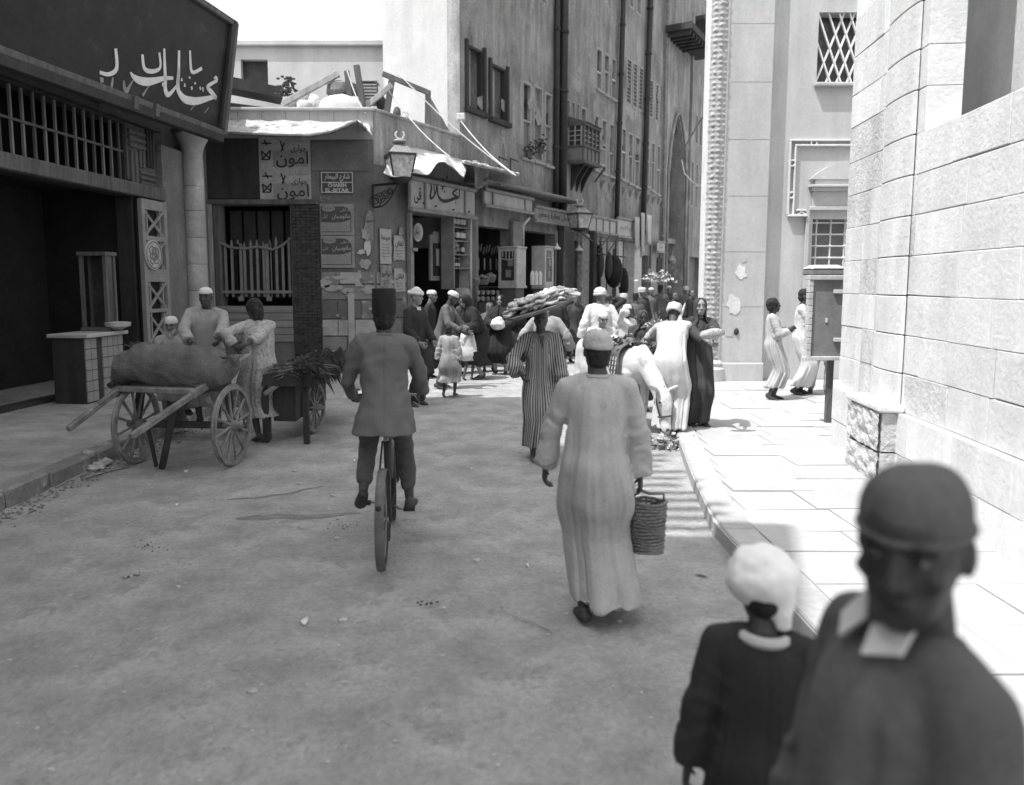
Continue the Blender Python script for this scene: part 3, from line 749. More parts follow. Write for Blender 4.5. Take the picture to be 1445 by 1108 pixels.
b = MB(); b.fbox(HB, 0, L, -3, -.4, zt - .4, zt - .2); part('roof', b, M['plasterlt'], bh)
for k, (x, y) in enumerate(((325, 118), (357, 132), (372, 135))):
    c = D(x, y - 4, 22.5); b = MB(); b.lathe(c, [(.05, 0), (.07, .08), (.03, .16), (.05, .2)], 8); part('finial', b, M['paintw'], bh, smooth=40)
# ================================================================ windows
def window(par, fr, u0, u1, z0, z1, kind='sash', v=0.0, fm='winframe'):
    """a framed window set into a hole: frame > panes, sill, louvres"""
    w, h = u1 - u0, z1 - z0; t = min(.07, w * .14); r = -.13 + v
    b = MB(); b.fbox(fr, u0, u0 + t, r, v + .012, z0, z1); b.fbox(fr, u1 - t, u1, r, v + .012, z0, z1); b.fbox(fr, u0 + t, u1 - t, r, v + .012, z1 - t, z1); b.fbox(fr, u0 + t, u1 - t, r, v + .012, z0, z0 + t)
    f = part('window', b, M[fm], par)
    a0, a1, c0, c1 = u0 + t, u1 - t, z0 + t, z1 - t
    if kind == 'louvre':
        n = 11
        b = MB(); b.fbox(fr, a0, a1, r - .02, r, c0, c1); part('backing', b, M['wooddk'], f)
        for k in range(n):
            zz = c0 + (c1 - c0) * k / n; b = MB(); dz = (c1 - c0) / n
            b.hexa([fr.P(a0, v - .02, zz), fr.P(a1, v - .02, zz), fr.P(a1, v - .09, zz + dz * .8), fr.P(a0, v - .09, zz + dz * .8), fr.P(a0, v - .005, zz + dz * .16), fr.P(a1, v - .005, zz + dz * .16), fr.P(a1, v - .075, zz + dz * .96), fr.P(a0, v - .075, zz + dz * .96)])
            part('louvre', b, M['shutter'], f)
    elif kind == 'panel':
        zm = c0 + (c1 - c0) * rnd.uniform(.42, .6)
        b = MB(); b.fbox(fr, a0, a1, r + .02, r + .05, c0, zm - .03); part('shutter_leaf', b, M['shutter'], f)
        b = MB(); b.fbox(fr, a0, a1, r, r + .02, zm + .03, c1); part('pane', b, M['glass'], f)
        b = MB(); b.fbox(fr, a0, a1, r, v, zm - .03, zm + .03); part('transom', b, M['paintw' if rnd.random() < .4 else fm], f)
        if rnd.random() < .6: b = MB(); b.fbox(fr, a0, a1, r + .021, r + .03, zm + .03 + (c1 - zm) * rnd.uniform(.2, .6), c1); part('curtain', b, M['plaster2'], f)
    elif kind == 'open':
        b = MB(); b.fbox(fr, a0, a1, -.45, -.4, c0, c1); part('dark_room', b, M['dark'], f)
        b = MB(); zm = c0 + (c1 - c0) * .55; b.fbox(fr, a0, a0 + (a1 - a0) * .4, r, r + .03, c0, c1); part('curtain', b, M['plaster2'], f)
    else:
        b = MB(); b.fbox(fr, a0, a1, r, r + .015, c0, c1); part('pane', b, M['glass'], f)
        um = (a0 + a1) / 2; b = MB(); b.fbox(fr, um - .018, um + .018, r + .016, r + .05, c0, c1)
        for k in (1, 2, 3): zz = c0 + (c1 - c0) * k / 4; b.fbox(fr, a0, um - .018, r + .016, r + .045, zz - .012, zz + .012); b.fbox(fr, um + .018, a1, r + .016, r + .045, zz - .012, zz + .012)
        part('glazing_bar', b, M[fm], f)
    return f
def pwin(px0, px1, yt, yb):
    """pixel extents (top and bottom read at the left edge) to a hole in the street front"""
    return (su(px0), su(px1), sz(px0, yb), sz(px0, yt))

# ================================================================ grey house of the street front
h2 = thing('house', 'grey stained plaster house with tall windows above the shops next to the corner', 'house', FS.P(su(715), -2, 0))
B2 = [(pwin(660, 681, 62, 152), 'open', .12), (pwin(692, 713, 88, 166), 'open', .10)]
G1 = [pwin(736, 748.5, 112, 222), pwin(751.5, 764, 118, 226), pwin(767, 777, 128, 232)]
top = 13.2
low_z = sz(650, 262)
hol = [w[0] for w in B2] + G1
up2 = [(su(660), su(681), 10.9, 12.3), (su(694), su(714), 10.9, 12.3), (su(740), su(770), 10.9, 12.3)]
ush = su(786)
bm = MB(); wall(bm, FS, u1S, ush, 3.95, top, hol + up2, t=.4); wallpart('wall', bm, M['plaster2'], h2)
bm = MB(); wall(bm, FS, su(672), ush, -.1, 3.95, [(su(676), su(722), -.2, sz(676, 318)), (su(740), su(784), -.2, sz(750, 326))], t=.4, v=-.02); wallpart('ground_floor_wall', bm, M['plaster3'], h2)
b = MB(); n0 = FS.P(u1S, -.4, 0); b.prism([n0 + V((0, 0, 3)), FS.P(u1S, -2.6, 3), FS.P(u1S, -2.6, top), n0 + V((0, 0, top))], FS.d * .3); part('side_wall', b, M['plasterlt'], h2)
b = MB(); b.fbox(FS, u1S - .05, ush, -.5, .25, top, top + .3); part('cornice', b, M['plaster2'], h2, bevel=.05)
b = MB(); b.fbox(FS, u1S, ush, -2.6, -.4, top - .3, top - .1); part('roof', b, M['plaster2'], h2)
for w, k, t in B2:
    f = window(h2, FS, *w, 'open', fm='wooddk')
    b = MB(); b.fbox(FS, w[0] - .14, w[1] + .14, .0, .16, w[2] - .14, w[2]); b.fbox(FS, w[0] - .12, w[0], .0, .08, w[2], w[3] + .1); b.fbox(FS, w[1], w[1] + .12, .0, .08, w[2], w[3] + .1); part('surround', b, M['wooddk'], f, bevel=.01)
for w in up2: window(h2, FS, *w, 'panel')
for i, w in enumerate(G1):
    f = window(h2, FS, *w, 'panel')
    b = MB(); b.fbox(FS, w[0] - .03, w[1] + .03, .0, .12, w[2] - .09, w[2]); part('sill', b, M['winframe'], f, bevel=.01)
for i, (px, py) in enumerate(((740, 214), (757, 208))):
    c = FS.P(su(px), .14, sz(px, py)); b = MB(); q = random.Random(i)
    for k in range(45):
        d = V((q.gauss(0, .11), q.gauss(0, .07), q.gauss(.08, .13))); b.ell(c + d, .05, .04, .03, 5, n=3)
    o = thing('pot_plant', ['leafy plant on the sill of the nearest narrow window', 'spiky plant on the sill of the middle narrow window'][i], 'plant', c); part('foliage', b, M['leafdk'], o)
    b = MB(); b.lathe(c - V((0, 0, .2)), [(.08, 0), (.12, .2), (.13, .2)], 10); part('pot', b, M['wood'], o)
# dark recess between the two houses, its shade painted on a pier, and pipe
b = MB(); b.fbox(FS, ush, su(793), -.3, .06, 0, 13.0); o = solo('pier', b, M['wooddk'], 'tall dark pier painted as the shaded recess between the two grey houses', 'pier', FS.P(ush, 0, 0))
def pipe(px, v, r, z0, z1, lab, m='iron', lean=0):
    u = su(px); b = MB(); b.tube([FS.P(u - lean, v, z0), FS.P(u, v, (z0 + z1) / 2), FS.P(u + lean, v, z1)], r, 8)
    o = thing('drainpipe', lab, 'drainpipe', FS.P(u, v, z0), 'drainpipes on the street front'); part('pipe', b, M[m], o, smooth=True)
    z = z0 + .6
    while z < z1: b = MB(); uu = u + lean * ((z - z0) / (z1 - z0) * 2 - 1); b.lathe(FS.P(uu, v, z), [(r * 1.25, 0), (r * 1.25, .08)], 8); part('collar', b, M[m], o); z += 1.9
pipe(779, .12, .09, 4.0, 13.0, 'dark drainpipe beside the narrow windows of the first grey house', lean=.0)
pipe(786, .2, .13, 4.0, 13.0, 'thick black drainpipe on the dark pier', lean=.0)

# ================================================================ long grey house beyond
h3 = thing('house', 'long grey house with louvred shutters, wooden oriel and leaning drainpipes', 'house', FS.P(su(860), -2, 0))
uA, uB = su(793), su(929)
Ws = []
for a, bq, yt, yb in ((837, 845, 62, 123), (848, 855, 70, 130), (858, 865, 76, 136)): Ws.append((pwin(a, bq, yt, yb), 'panel'))
for a, bq, yt, yb in ((879, 886, 76, 144), (888, 894, 82, 149), (896, 902, 88, 153)): Ws.append((pwin(a, bq, yt, yb), 'louvre'))
for a, bq, yt, yb in ((911, 916, 106, 163), (919, 924, 112, 168), (927, 932, 116, 172)): Ws.append((pwin(a, bq, yt, yb), 'louvre') if bq < 929 else (pwin(925.6, 928.4, 115, 171), 'louvre'))
for a, bq, yt, yb in ((834.5, 842, 158, 238), (845.5, 853, 165, 243), (856.5, 863.5, 171, 247)): Ws.append((pwin(a, bq, yt, yb), 'panel'))
for a, bq, yt, yb in ((873.5, 880, 177, 252), (883, 889.5, 184, 257), (892, 899, 189, 262)): Ws.append((pwin(a, bq, yt, yb), 'panel'))
for a, bq, yt, yb in ((908.5, 912.5, 194, 262), (915.5, 920, 198, 268), (923, 927.5, 202, 273)): Ws.append((pwin(a, bq, yt, yb), 'panel'))
Ws.append((pwin(817, 824.5, 148, 170), 'sash')); Ws.append((pwin(797, 802, 138, 176), 'sash')); Ws.append((pwin(804, 809, 141, 177), 'sash')); Ws.append((pwin(811, 815, 144, 178), 'sash'))
Ws.append((pwin(826, 831.5, 185, 228), 'sash'))
top3 = 15.6
ups = [(su(p), su(p + 7), 13.2, 14.8) for p in (798, 812, 838, 850, 880, 890)]
ups = [w for w in ups]
hs = [w[0] for w in Ws]
bm = MB(); wall(bm, FS, uA, uB, 3.8, top3, hs + ups, t=.4); wallpart('wall', bm, M['plaster3'], h3)
b = MB(); b.fbox(FS, uA, uB, -.5, .3, top3, top3 + .3); part('cornice', b, M['plaster3'], h3, bevel=.05)
b = MB(); b.fbox(FS, uA, uB + 3, -8, -.4, top3 - .3, top3 - .1); part('roof', b, M['plaster3'], h3)
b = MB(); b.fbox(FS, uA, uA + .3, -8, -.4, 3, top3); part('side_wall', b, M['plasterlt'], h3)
for w, k in Ws:
    f = window(h3, FS, *w, k)
    if k == 'panel': b = MB(); b.fbox(FS, w[0] - .02, w[1] + .02, .0, .1, w[2] - .08, w[2]); part('sill', b, M['winframe'], f)
for w in ups: window(h3, FS, *w, 'panel')
gm = [(su(800), su(815), -.2, sz(800, 338)), (su(834), su(852), -.2, sz(834, 344)), (su(857), su(868), -.2, sz(857, 350)), (su(877), su(891), -.2, sz(877, 352)), (su(906), su(915), -.2, sz(906, 360))]
bm = MB(); wall(bm, FS, su(785), uB, -.1, 3.8, gm, t=.4, v=-.02); wallpart('ground_floor_wall', bm, M['plaster3'], h3)
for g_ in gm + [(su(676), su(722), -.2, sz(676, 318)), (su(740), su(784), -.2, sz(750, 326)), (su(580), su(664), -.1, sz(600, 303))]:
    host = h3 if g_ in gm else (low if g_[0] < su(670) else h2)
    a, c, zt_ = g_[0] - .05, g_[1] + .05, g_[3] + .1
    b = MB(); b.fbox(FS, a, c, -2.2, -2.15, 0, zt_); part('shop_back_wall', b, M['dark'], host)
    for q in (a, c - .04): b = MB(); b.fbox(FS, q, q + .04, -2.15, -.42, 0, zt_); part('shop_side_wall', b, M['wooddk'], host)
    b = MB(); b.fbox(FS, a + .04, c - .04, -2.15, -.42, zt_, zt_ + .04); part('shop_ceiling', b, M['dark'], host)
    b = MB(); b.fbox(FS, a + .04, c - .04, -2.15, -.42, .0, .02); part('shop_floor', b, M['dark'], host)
pipe(866, .16, .1, 3.9, 15.2, 'leaning drainpipe between the second and third window groups', lean=.22)
pipe(903, .16, .12, 3.6, 15.2, 'leaning drainpipe left of the far louvred shutters', lean=.22)
pipe(929.5, .12, .07, 3.6, 15.2, 'thin drainpipe at the edge of the tall archway', 'ironlt')
# wooden oriel
ori = thing('oriel_window', 'turned-wood oriel box jutting from the long grey house on brackets', 'oriel', FS.P(su(810), .3, sz(810, 232)))
ua_, ub_ = su(799), su(822); zb_, zt2 = sz(799, 226), sz(799, 178); vv = .62
for q in ((zb_ - .12, zb_), (zt2, zt2 + .1), (zb_ + .42, zb_ + .5)):
    b = MB(); b.fbox(FS, ua_ - .03, ub_ + .03, 0.01, vv + .04, q[0], q[1]); part('ledge', b, M['wood'], ori, bevel=.01)
nn = 5
for k in range(nn):
    u = ua_ + (ub_ - ua_ - .07) * k / (nn - 1); b = MB(); b.fbox(FS, u, u + .07, vv - .07, vv, zb_, zt2); part('post', b, M['wood'], ori)
    if k < nn - 1:
        u2 = ua_ + (ub_ - ua_ - .07) * (k + 1) / (nn - 1)
        b = MB(); b.fbox(FS, u + .07, u2, vv - .05, vv - .03, zb_, zb_ + .42); part('panel', b, M['shutter'], ori)
        b = MB(); b.fbox(FS, u + .07, u2, vv - .06, vv - .05, zb_ + .5, zt2); part('pane', b, M['glass'], ori)
        for j in (1, 2, 3): b = MB(); zz = zb_ + .5 + (zt2 - zb_ - .5) * j / 4; b.fbox(FS, u + .07, u2, vv - .05, vv - .03, zz - .015, zz + .015); part('lattice_bar', b, M['winframe'], ori)
b = MB(); b.fbox(FS, ub_ - .04, ub_, .01, vv - .07, zb_, zt2); part('side_panel', b, M['wood'], ori)
b = MB(); b.fbox(FS, ua_ + .02, ua_ + .04, .01, vv - .07, zb_ + .5, zt2); part('side_pane', b, M['glass'], ori)
b = MB(); b.fbox(FS, ua_, ua_ + .04, .01, vv - .07, zb_, zb_ + .42); part('side_panel', b, M['shutter'], ori)
for k in range(3): b = MB(); q = .01 + (vv - .14) * k / 2; b.fbox(FS, ua_ - .01, ua_ + .019, q, q + .05, zb_ + .5, zt2); part('lattice_bar', b, M['winframe'], ori)
for j in (1, 2, 3): b = MB(); zz = zb_ + .5 + (zt2 - zb_ - .5) * j / 4; b.fbox(FS, ua_ - .008, ua_ + .018, .06, vv - .07, zz - .015, zz + .015); part('lattice_bar', b, M['winframe'], ori)
for q in (.2, .5, .8):
    u = ua_ + (ub_ - ua_) * q; b = MB(); b.prism([FS.P(u, .02, zb_ - .12), FS.P(u, vv - .1, zb_ - .12), FS.P(u, vv * .4, zb_ - .5), FS.P(u, .02, zb_ - 1.0)], FS.d * .08); part('bracket', b, M['wooddk'], ori)
b = MB(); b.prism([FS.P(ua_, 0.01, zt2 + .1), FS.P(ua_, vv + .1, zt2 + .1), FS.P(ua_, 0.01, zt2 + .35)], FS.d * (ub_ - ua_)); part('roof', b, M['wood'], ori)
# worn patches of plaster, brackets under the narrow windows
qf = random.Random(31)
for i in range(34):
    px = qf.uniform(655, 925); py = qf.uniform(110, 290)
    if 782 < px < 826: continue
    par = h2 if px < 780 else h3
    flake(FS, su(px), sz(px, py), qf.uniform(.2, .9), qf.uniform(.15, .7), M[qf.choice(['plaster3', 'plaster2', 'ashlarA', 'shutter'])], 300 + i, v=.001 + .0004 * i, parent=par, name='plaster_patch')
for px in (846, 857, 864, 876, 886, 895, 911, 918, 925): b = MB(); u = su(px); z = sz(px, 250 + (px - 846) * .33) - .1; b.prism([FS.P(u, .02, z), FS.P(u, .2, z), FS.P(u, .02, z - .35)], FS.d * .1); part('bracket', b, M['winframe'], h3)
for px, py in ((700, 222), (716, 224)): b = MB(); b.tube([FS.P(su(px), .1, sz(px, py)), FS.P(su(px), .1, sz(px, py + 18))], .02, 5); b.tube([FS.P(su(px), .1, sz(px, py)), FS.P(su(px) + .5, .1, sz(px, py) - .02)], .02, 5); part('old_bracket_iron', b, M['iron'], h2)
# small railed balcony next to it
bal = thing('balcony', 'little railed balcony with a white hanging cloth right of the wooden oriel', 'balcony', FS.P(su(829), .2, sz(829, 232)))
a, c = su(823.5), su(834); z = sz(823.5, 230)
b = MB(); b.fbox(FS, a, c, .01, .55, z - .1, z); part('floor_slab', b, M['winframe'], bal, bevel=.01)
b = MB(); b.fbox(FS, a, c, .5, .54, z + .5, z + .55); part('rail', b, M['winframe'], bal)
for k in range(9): b = MB(); u = a + (c - a - .03) * k / 8; b.fbox(FS, u, u + .03, .51, .53, z, z + .5); part('baluster', b, M['winframe'], bal)
b = MB(); b.beam(FS.P(c, .1, z - .6), FS.P(c, .5, z - .1), .06, .06); part('strut', b, M['wood'], bal)
wn1 = sz(826, 176)
b = MB(); b.fbox(FS, su(824), su(836), .01, .12, wn1 - .05, wn1 + .05); part('lintel', b, M['paintw'], bal)

# ================================================================ archway building and the far houses
h4 = thing('gateway_building', 'tall stone gateway with a deep pointed arch at the end of the shop row', 'gateway', FS.P(su(945), -2, 0))
ga, gb_ = su(929), su(966); aa, ab = su(936), su(960); zs, za = sz(936, 250), sz(948, 160); tp = 17.5
N = 12; arch = []
for i in range(N + 1):
    t = i / N; u = aa + (ab - aa) * t; k = abs(2 * t - 1); arch.append((u, zs + (za - zs) * (1 - k ** 1.7) ** .72))
def seg4(b, u0, z0, u1, z1, u2, z2, u3, z3, v0, v1): b.hexa([FS.P(u0, v1, z0), FS.P(u1, v1, z1), FS.P(u1, v0, z1), FS.P(u0, v0, z0), FS.P(u3, v1, z3), FS.P(u2, v1, z2), FS.P(u2, v0, z2), FS.P(u3, v0, z3)])
b = MB()
b.fbox(FS, ga, aa, -.6, .1, -.1, tp); b.fbox(FS, ab, gb_, -.6, .1, -.1, tp)
for (a1, c1), (a2, c2) in zip(arch, arch[1:]): seg4(b, a1, c1, a2, c2, a2, tp, a1, tp, .1, -.6)
part('wall', b, M['plaster3'], h4)
b = MB(); P = [FS.P(aa - .12, .16, 0)] + [FS.P(aa - .12, .16, zs)] + [FS.P(u + (-.1 if i < N / 2 else .1), .16, z + .12) for i, (u, z) in enumerate(arch)] + [FS.P(ab + .12, .16, zs), FS.P(ab + .12, .16, 0)]
b.tube(P, .07, 6); part('archivolt', b, M['plaster2'], h4, smooth=True)
for u in (ga + .1, gb_ - .25): b = MB(); b.fbox(FS, u, u + .15, .1, .22, 0, tp - 2); part('pilaster', b, M['plaster2'], h4, bevel=.01)
b = MB(); b.fbox(FS, ga - .1, gb_ + .6, .1, 1.3, 13.4, 13.7)
for k in range(6): b.fbox(FS, ga + k * .5, ga + k * .5 + .18, .1, 1.2, 13.2, 13.4)
part('eaves', b, M['wooddk'], h4)
b = MB(); b.fbox(FS, aa - .3, ab + .3, -2.6, -2.5, 0, tp - 2); part('inner_wall', b, M['plaster3'], h4)
b = MB(); b.fbox(FS, aa - .3, aa, -2.5, -.6, 0, tp - 2); b.fbox(FS, ab, ab + .3, -2.5, -.6, 0, tp - 2); part('passage_side', b, M['plaster3'], h4)
b = MB(); b.fbox(FS, aa - .25, ab + .25, -.55, -.3, 4.0, 4.25); part('door_lintel', b, M['plaster2'], h4)
b = MB(); b.fbox(FS, aa, ab, -1.2, -1.0, 0.0, 4.0); part('inner_door', b, M['shutter'], h4)
h5 = thing('house', 'farthest house of the row with louvred shutters beyond the gateway', 'house', FS.P(su(985), -2, 0))
W5 = [(pwin(a, bq, yt, yb), k) for a, bq, yt, yb, k in ((975.5, 979, 156, 200, 'louvre'), (981, 984.5, 158, 203, 'louvre'), (987, 990.5, 161, 206, 'louvre'), (971, 974.5, 224, 290, 'panel'), (977.5, 981, 228, 293, 'panel'), (984, 987.5, 231, 295, 'panel'), (993, 997, 165, 210, 'louvre'), (994, 998, 235, 297, 'panel'))]
bm = MB(); wall(bm, FS, gb_, gb_ + 9, -.1, 17, [w[0] for w in W5] + [(su(972), su(990), -.2, sz(972, 362))], t=.4); wallpart('wall', bm, M['plaster3'], h5)
for w, k in W5: window(h5, FS, *w, k)
b = MB(); b.fbox(FS, su(972) - .1, su(990) + .1, -.5, -.4, 0, sz(972, 362) + .1); part('doorway', b, M['shutter'], h5)
b = MB(); b.fbox(FS, gb_, gb_ + 9, -.4, .9, 15.2, 15.4); part('eaves', b, M['wooddk'], h5)
b = MB(); b.fbox(FS, gb_, gb_ + 9, -8, -.4, 16.6, 16.8); part('roof', b, M['plaster3'], h5)
# end of the street, closing the view
b = MB(); b.box(2, 26, 56, 60, 0, 15); e_ = thing('house', 'distant plain house closing the street behind the crowd', 'house', (10, 57, 0)); part('wall', b, M['plaster3'], e_)
for i in range(6):
    for j in range(3): b = MB(); b.box(4 + i * 2.2, 5 + i * 2.2, 55.9, 55.99, 4 + j * 3.6, 6 + j * 3.6); part('window', b, M['glass'], e_)
# telegraph wire loop
b = MB(); b.tube([D(1000, 154, 26), D(985, 175, 27), D(968, 205, 28), D(962, 225, 28.5), D(966, 245, 28), D(978, 258, 27), D(998, 268, 26)], .025, 5); solo('cable', b, M['ironlt'], 'loose cable looping across the far gateway and shutters', 'cable', D(962, 225, 28))

# ================================================================ shop signs
def fascia(name, label, px0, px1, ytl, ybl, v, m, mf, n, word=None, t=.06, slope=0.0, lm='letterk'):
    """panelled signboard: a frame with n panels"""
    a, c = su(px0, v), su(px1, v); z1, z0 = sz(px0, ytl, v), sz(px0, ybl, v)
    r = thing(name, label, 'shop sign', FS.P((a + c) / 2, v, z0), 'signboards over the shops')
    b = MB(); b.fbox(FS, a, c, v, v + t * .6, z0, z1); part('backboard', b, M[mf], r, bevel=.005)
    e = .07
    b = MB(); b.fbox(FS, a, c, v + t * .6, v + t * 1.6, z0 - .02, z0 + e); part('bottom_moulding', b, M[mf], r, bevel=.01)
    b = MB(); b.fbox(FS, a, c, v + t * .6, v + t * 1.6, z1 - e, z1 + .02); part('top_moulding', b, M[mf], r, bevel=.01)
    ws = n if isinstance(n, list) else [1] * n; tot = sum(ws); u = a
    for k, w in enumerate(ws):
        u2 = u + (c - a) * w / tot
        b = MB(); b.fbox(FS, u + .035, u2 - .035, v + t * .6, v + t * .8, z0 + e + .01, z1 - e - .01); part('panel', b, M[m], r)
        b = MB(); b.fbox(FS, u2 - .03, u2 + .03, v + t * .6, v + t * 1.3, z0 + e, z1 - e)
        if k < len(ws) - 1: part('divider', b, M[mf], r)
        if word and k < len(word) and word[k]: lettering(word[k][0], FS, (u + u2) / 2, (z0 + z1) / 2 + word[k][1], v + t * .8 + .003, (z1 - z0) * word[k][2], M[lm], r, True, wide=(u2 - u) * word[k][3], bold=.01)
        u = u2
    return r
s1 = fascia('shop_sign', 'off-white carpenter signboard with black Arabic calligraphy under the canvas', 577, 668, 250, 297, .35, 'signw', 'paintg', [1.6, 5, 1.5], [('قى', -.02, .5, .5), None, None], t=.09)
# big brush strokes of the middle panel, read off the photograph in the board's own plane
def spt(x, y, w): u, z = FS.uz(570 + x / 7.605, 200 + y / 7.605, .43); return (u, z, w)
b = MB()
for S in ([(290, 450, .02), (296, 500, .05), (285, 580, .05), (290, 610, .06), (320, 590, .04), (345, 540, .03), (352, 470, .03)],
          [(356, 430, .02), (365, 560, .05), (385, 610, .07), (430, 638, .09), (490, 630, .08), (540, 610, .08), (585, 600, .07)],
          [(585, 600, .07), (550, 580, .06), (525, 555, .05), (545, 530, .05), (590, 500, .03)],
          [(322, 400, .03), (325, 500, .03), (335, 570, .02)], [(600, 500, .03), (596, 540, .03), (598, 600, .03)],
          [(552, 648, .05), (558, 656, .05)], [(566, 545, .04), (568, 556, .04)], [(455, 375, .09), (470, 390, .05)], [(415, 400, .09), (425, 420, .06)], [(405, 470, .1), (440, 480, .05)], [(412, 500, .09), (420, 515, .05)], [(430, 535, .06), (440, 540, .04)]):
    stroke(b, FS, [spt(*p) for p in S], .428)
part('calligraphy', b, M['letterk'], s1)
for k, (x, y) in enumerate(((597, 287), (614, 291), (639, 296), (661, 299))):
    b = MB(); u, z = FS.uz(x, y, .5); b.lathe(FS.P(u, .52, z), [(.02, -.02), (.035, 0), (.02, .02)], 7); part('stud', b, M['iron'], s1)
s2 = fascia('shop_sign', 'blank white panelled signboard over the second shop', 680, 748, 266, 291, .38, 'signw', 'paintg', [1, 4.2, 1.1], None, t=.09)
b = MB(); b.fbox(FS, su(676, .5), su(812, .5), .0, .75, sz(676, 256, .6), sz(676, 256, .6) + .1); part('cornice', b, M['shutter'], s2, bevel=.03)
s3 = fascia('shop_sign', 'grey signboard painted with small Arabic letters and scrolls over the third shop', 752, 826, 290, 312, .38, 'signgrey', 'paintg', [4, 2], [('محل عطارة وعطور', 0, .5, .85), ('سيد', 0, .6, .4)], t=.07, lm='letterk')
s4 = fascia('shop_sign', 'pale four-panel signboard behind the second street lantern', 828, 866, 303, 327, .38, 'signw', 'paintg', 4, None, t=.07)
s5 = fascia('shop_sign', 'pale square signboard with faded writing past the leaning drainpipe', 868, 892, 306, 334, .30, 'signw', 'paintg', 1, [('ابراهيم', 0, .45, .7)], t=.07, lm='lettermid')
s6 = fascia('shop_sign', 'small white square board high on the gateway jamb', 925, 936, 340, 356, .3, 'signw', 'paintg', 1, [('نمرة', 0, .4, .5)], t=.05, lm='lettermid')
# hanging rags by the far signs
for i, (px, y0, y1, w) in enumerate(((897, 306, 352, .5), (905, 300, 360, .45), (914, 303, 345, .6))):
    u = su(px, .5); zt_, zb2 = sz(px, y0, .5), sz(px, y1, .5)
    b = MB(); b.grid(lambda a, c: FS.P(u + (a - .5) * w * (1 - .2 * c), .5 + .05 * math.sin(a * 14 + i) * (c + .2), zt_ + (zb2 - zt_) * c * (1 - .15 * noise.noise(V((a * 4, i, 0))))), 14, 8, .01)
    solo('hanging_cloth', b, M['canvas' if i == 2 else 'signw'], ['narrow pale cloth hanging beside the far square sign', 'long ragged cloth hanging middle of the three far cloths', 'broad whitish cloth hanging nearest the archway'][i], 'hanging cloth', FS.P(u, .5, zb2), 'cloths hung past the shop signs', smooth=True)

# ---------------------------------------------------------------- white canvas awning over the first shop
def can(a, c):
    # a along the street, c from wall to front edge
    tx = [(556, 207), (574, 207), (600, 212), (615, 216), (630, 219), (645, 224), (660, 229)]; bx = [(541, 247), (572, 250), (602, 248), (614, 238), (627, 227), (640, 243), (654, 250)]
    def pt(L, q): t = q * 6; i = min(int(t), 5); f = t - i; return (L[i][0] + (L[i + 1][0] - L[i][0]) * f, L[i][1] + (L[i + 1][1] - L[i][1]) * f)
    (x, y), (x2, y2) = pt(tx, a), pt(bx, a)
    u, z = FS.uz(x, y, .05); w = FS.P(u, .05, z)
    p = D(x2, y2 - 2, 16.5 + 1.15 * a)
    q = w.lerp(p, c); q.z += .05 * math.sin(a * 21 + c * 3) * c - .12 * math.sin(c * math.pi) * (.5 + .5 * math.sin(a * 9)) + .03 * noise.noise(q * 4)
    return q
b = MB(); b.grid(can, 56, 14, .012)
solo('canvas_awning', b, M['canvas'], 'sunlit white canvas awning draped over the carpenter signboard behind the lantern', 'awning', FS.P(1.4, .6, 5), smooth=True)
def flap(a, c):
    u = su(640) + (su(664) - su(640)) * a; q = FS.P(u, .62 + .06 * math.sin(a * 9 + c * 2), sz(648, 232) + (sz(648, 268) - sz(648, 232)) * c * (1 - .25 * abs(a - .3))); return q + V((0, 0, .02 * math.sin(a * 12)))
b = MB(); b.grid(flap, 18, 12, .012); solo('canvas_flap', b, M['signgrey'], 'grey canvas flap hanging from the end of the white awning', 'awning flap', FS.P(su(650), .6, 4.3), smooth=True)
def raw(a, c):
    x = 657 + (731 - 657) * a; y = 232 + (250 - 232) * a
    fr_ = D(x, y - 2, 18.0 + .9 * a); u, z = FS.uz(x - 6, y - 2, .05); w = FS.P(u, .05, z); q = w.lerp(fr_, c); q.z += .03 * noise.noise(V((a * 30, c * 5, 0))); return q
b = MB(); b.grid(raw, 50, 8, .06); solo('reed_awning', b, M['canvasdk'], 'thin reed awning with bright frayed edge roped above the second shop', 'awning', FS.P(4.6, .6, 4.9), smooth=True)
b = MB()
for k in range(60):
    a = rnd.random(); q = raw(a, rnd.uniform(.7, 1.0)); s = rnd.uniform(.02, .05); b.ell(q + V((0, -.02, .03)), s * 1.6, s, s, 6, n=3)
o = solo('straw', b, M['paintw'], 'frayed straw and rag ends along the lip of the reed awning', 'straw', FS.P(4.6, .6, 4.9)); o['kind'] = 'stuff'
b = MB()
for (xa, ya, xb, yb) in ((683, 262, 700, 258), (700, 258, 708, 262), (708, 262, 708, 268), (683, 262, 683, 266)): b.beam(D(xa, ya, 18.3), D(xb, yb, 18.4), .03, .03)
solo('awning_bracket', b, M['iron'], 'black iron awning bracket above the blank white signboard', 'bracket', D(695, 262, 18.3))
# ================================================================ inside and in front of the shops
def SP(px, py, v): u, z = FS.uz(px, py, v); return FS.P(u, v, z)
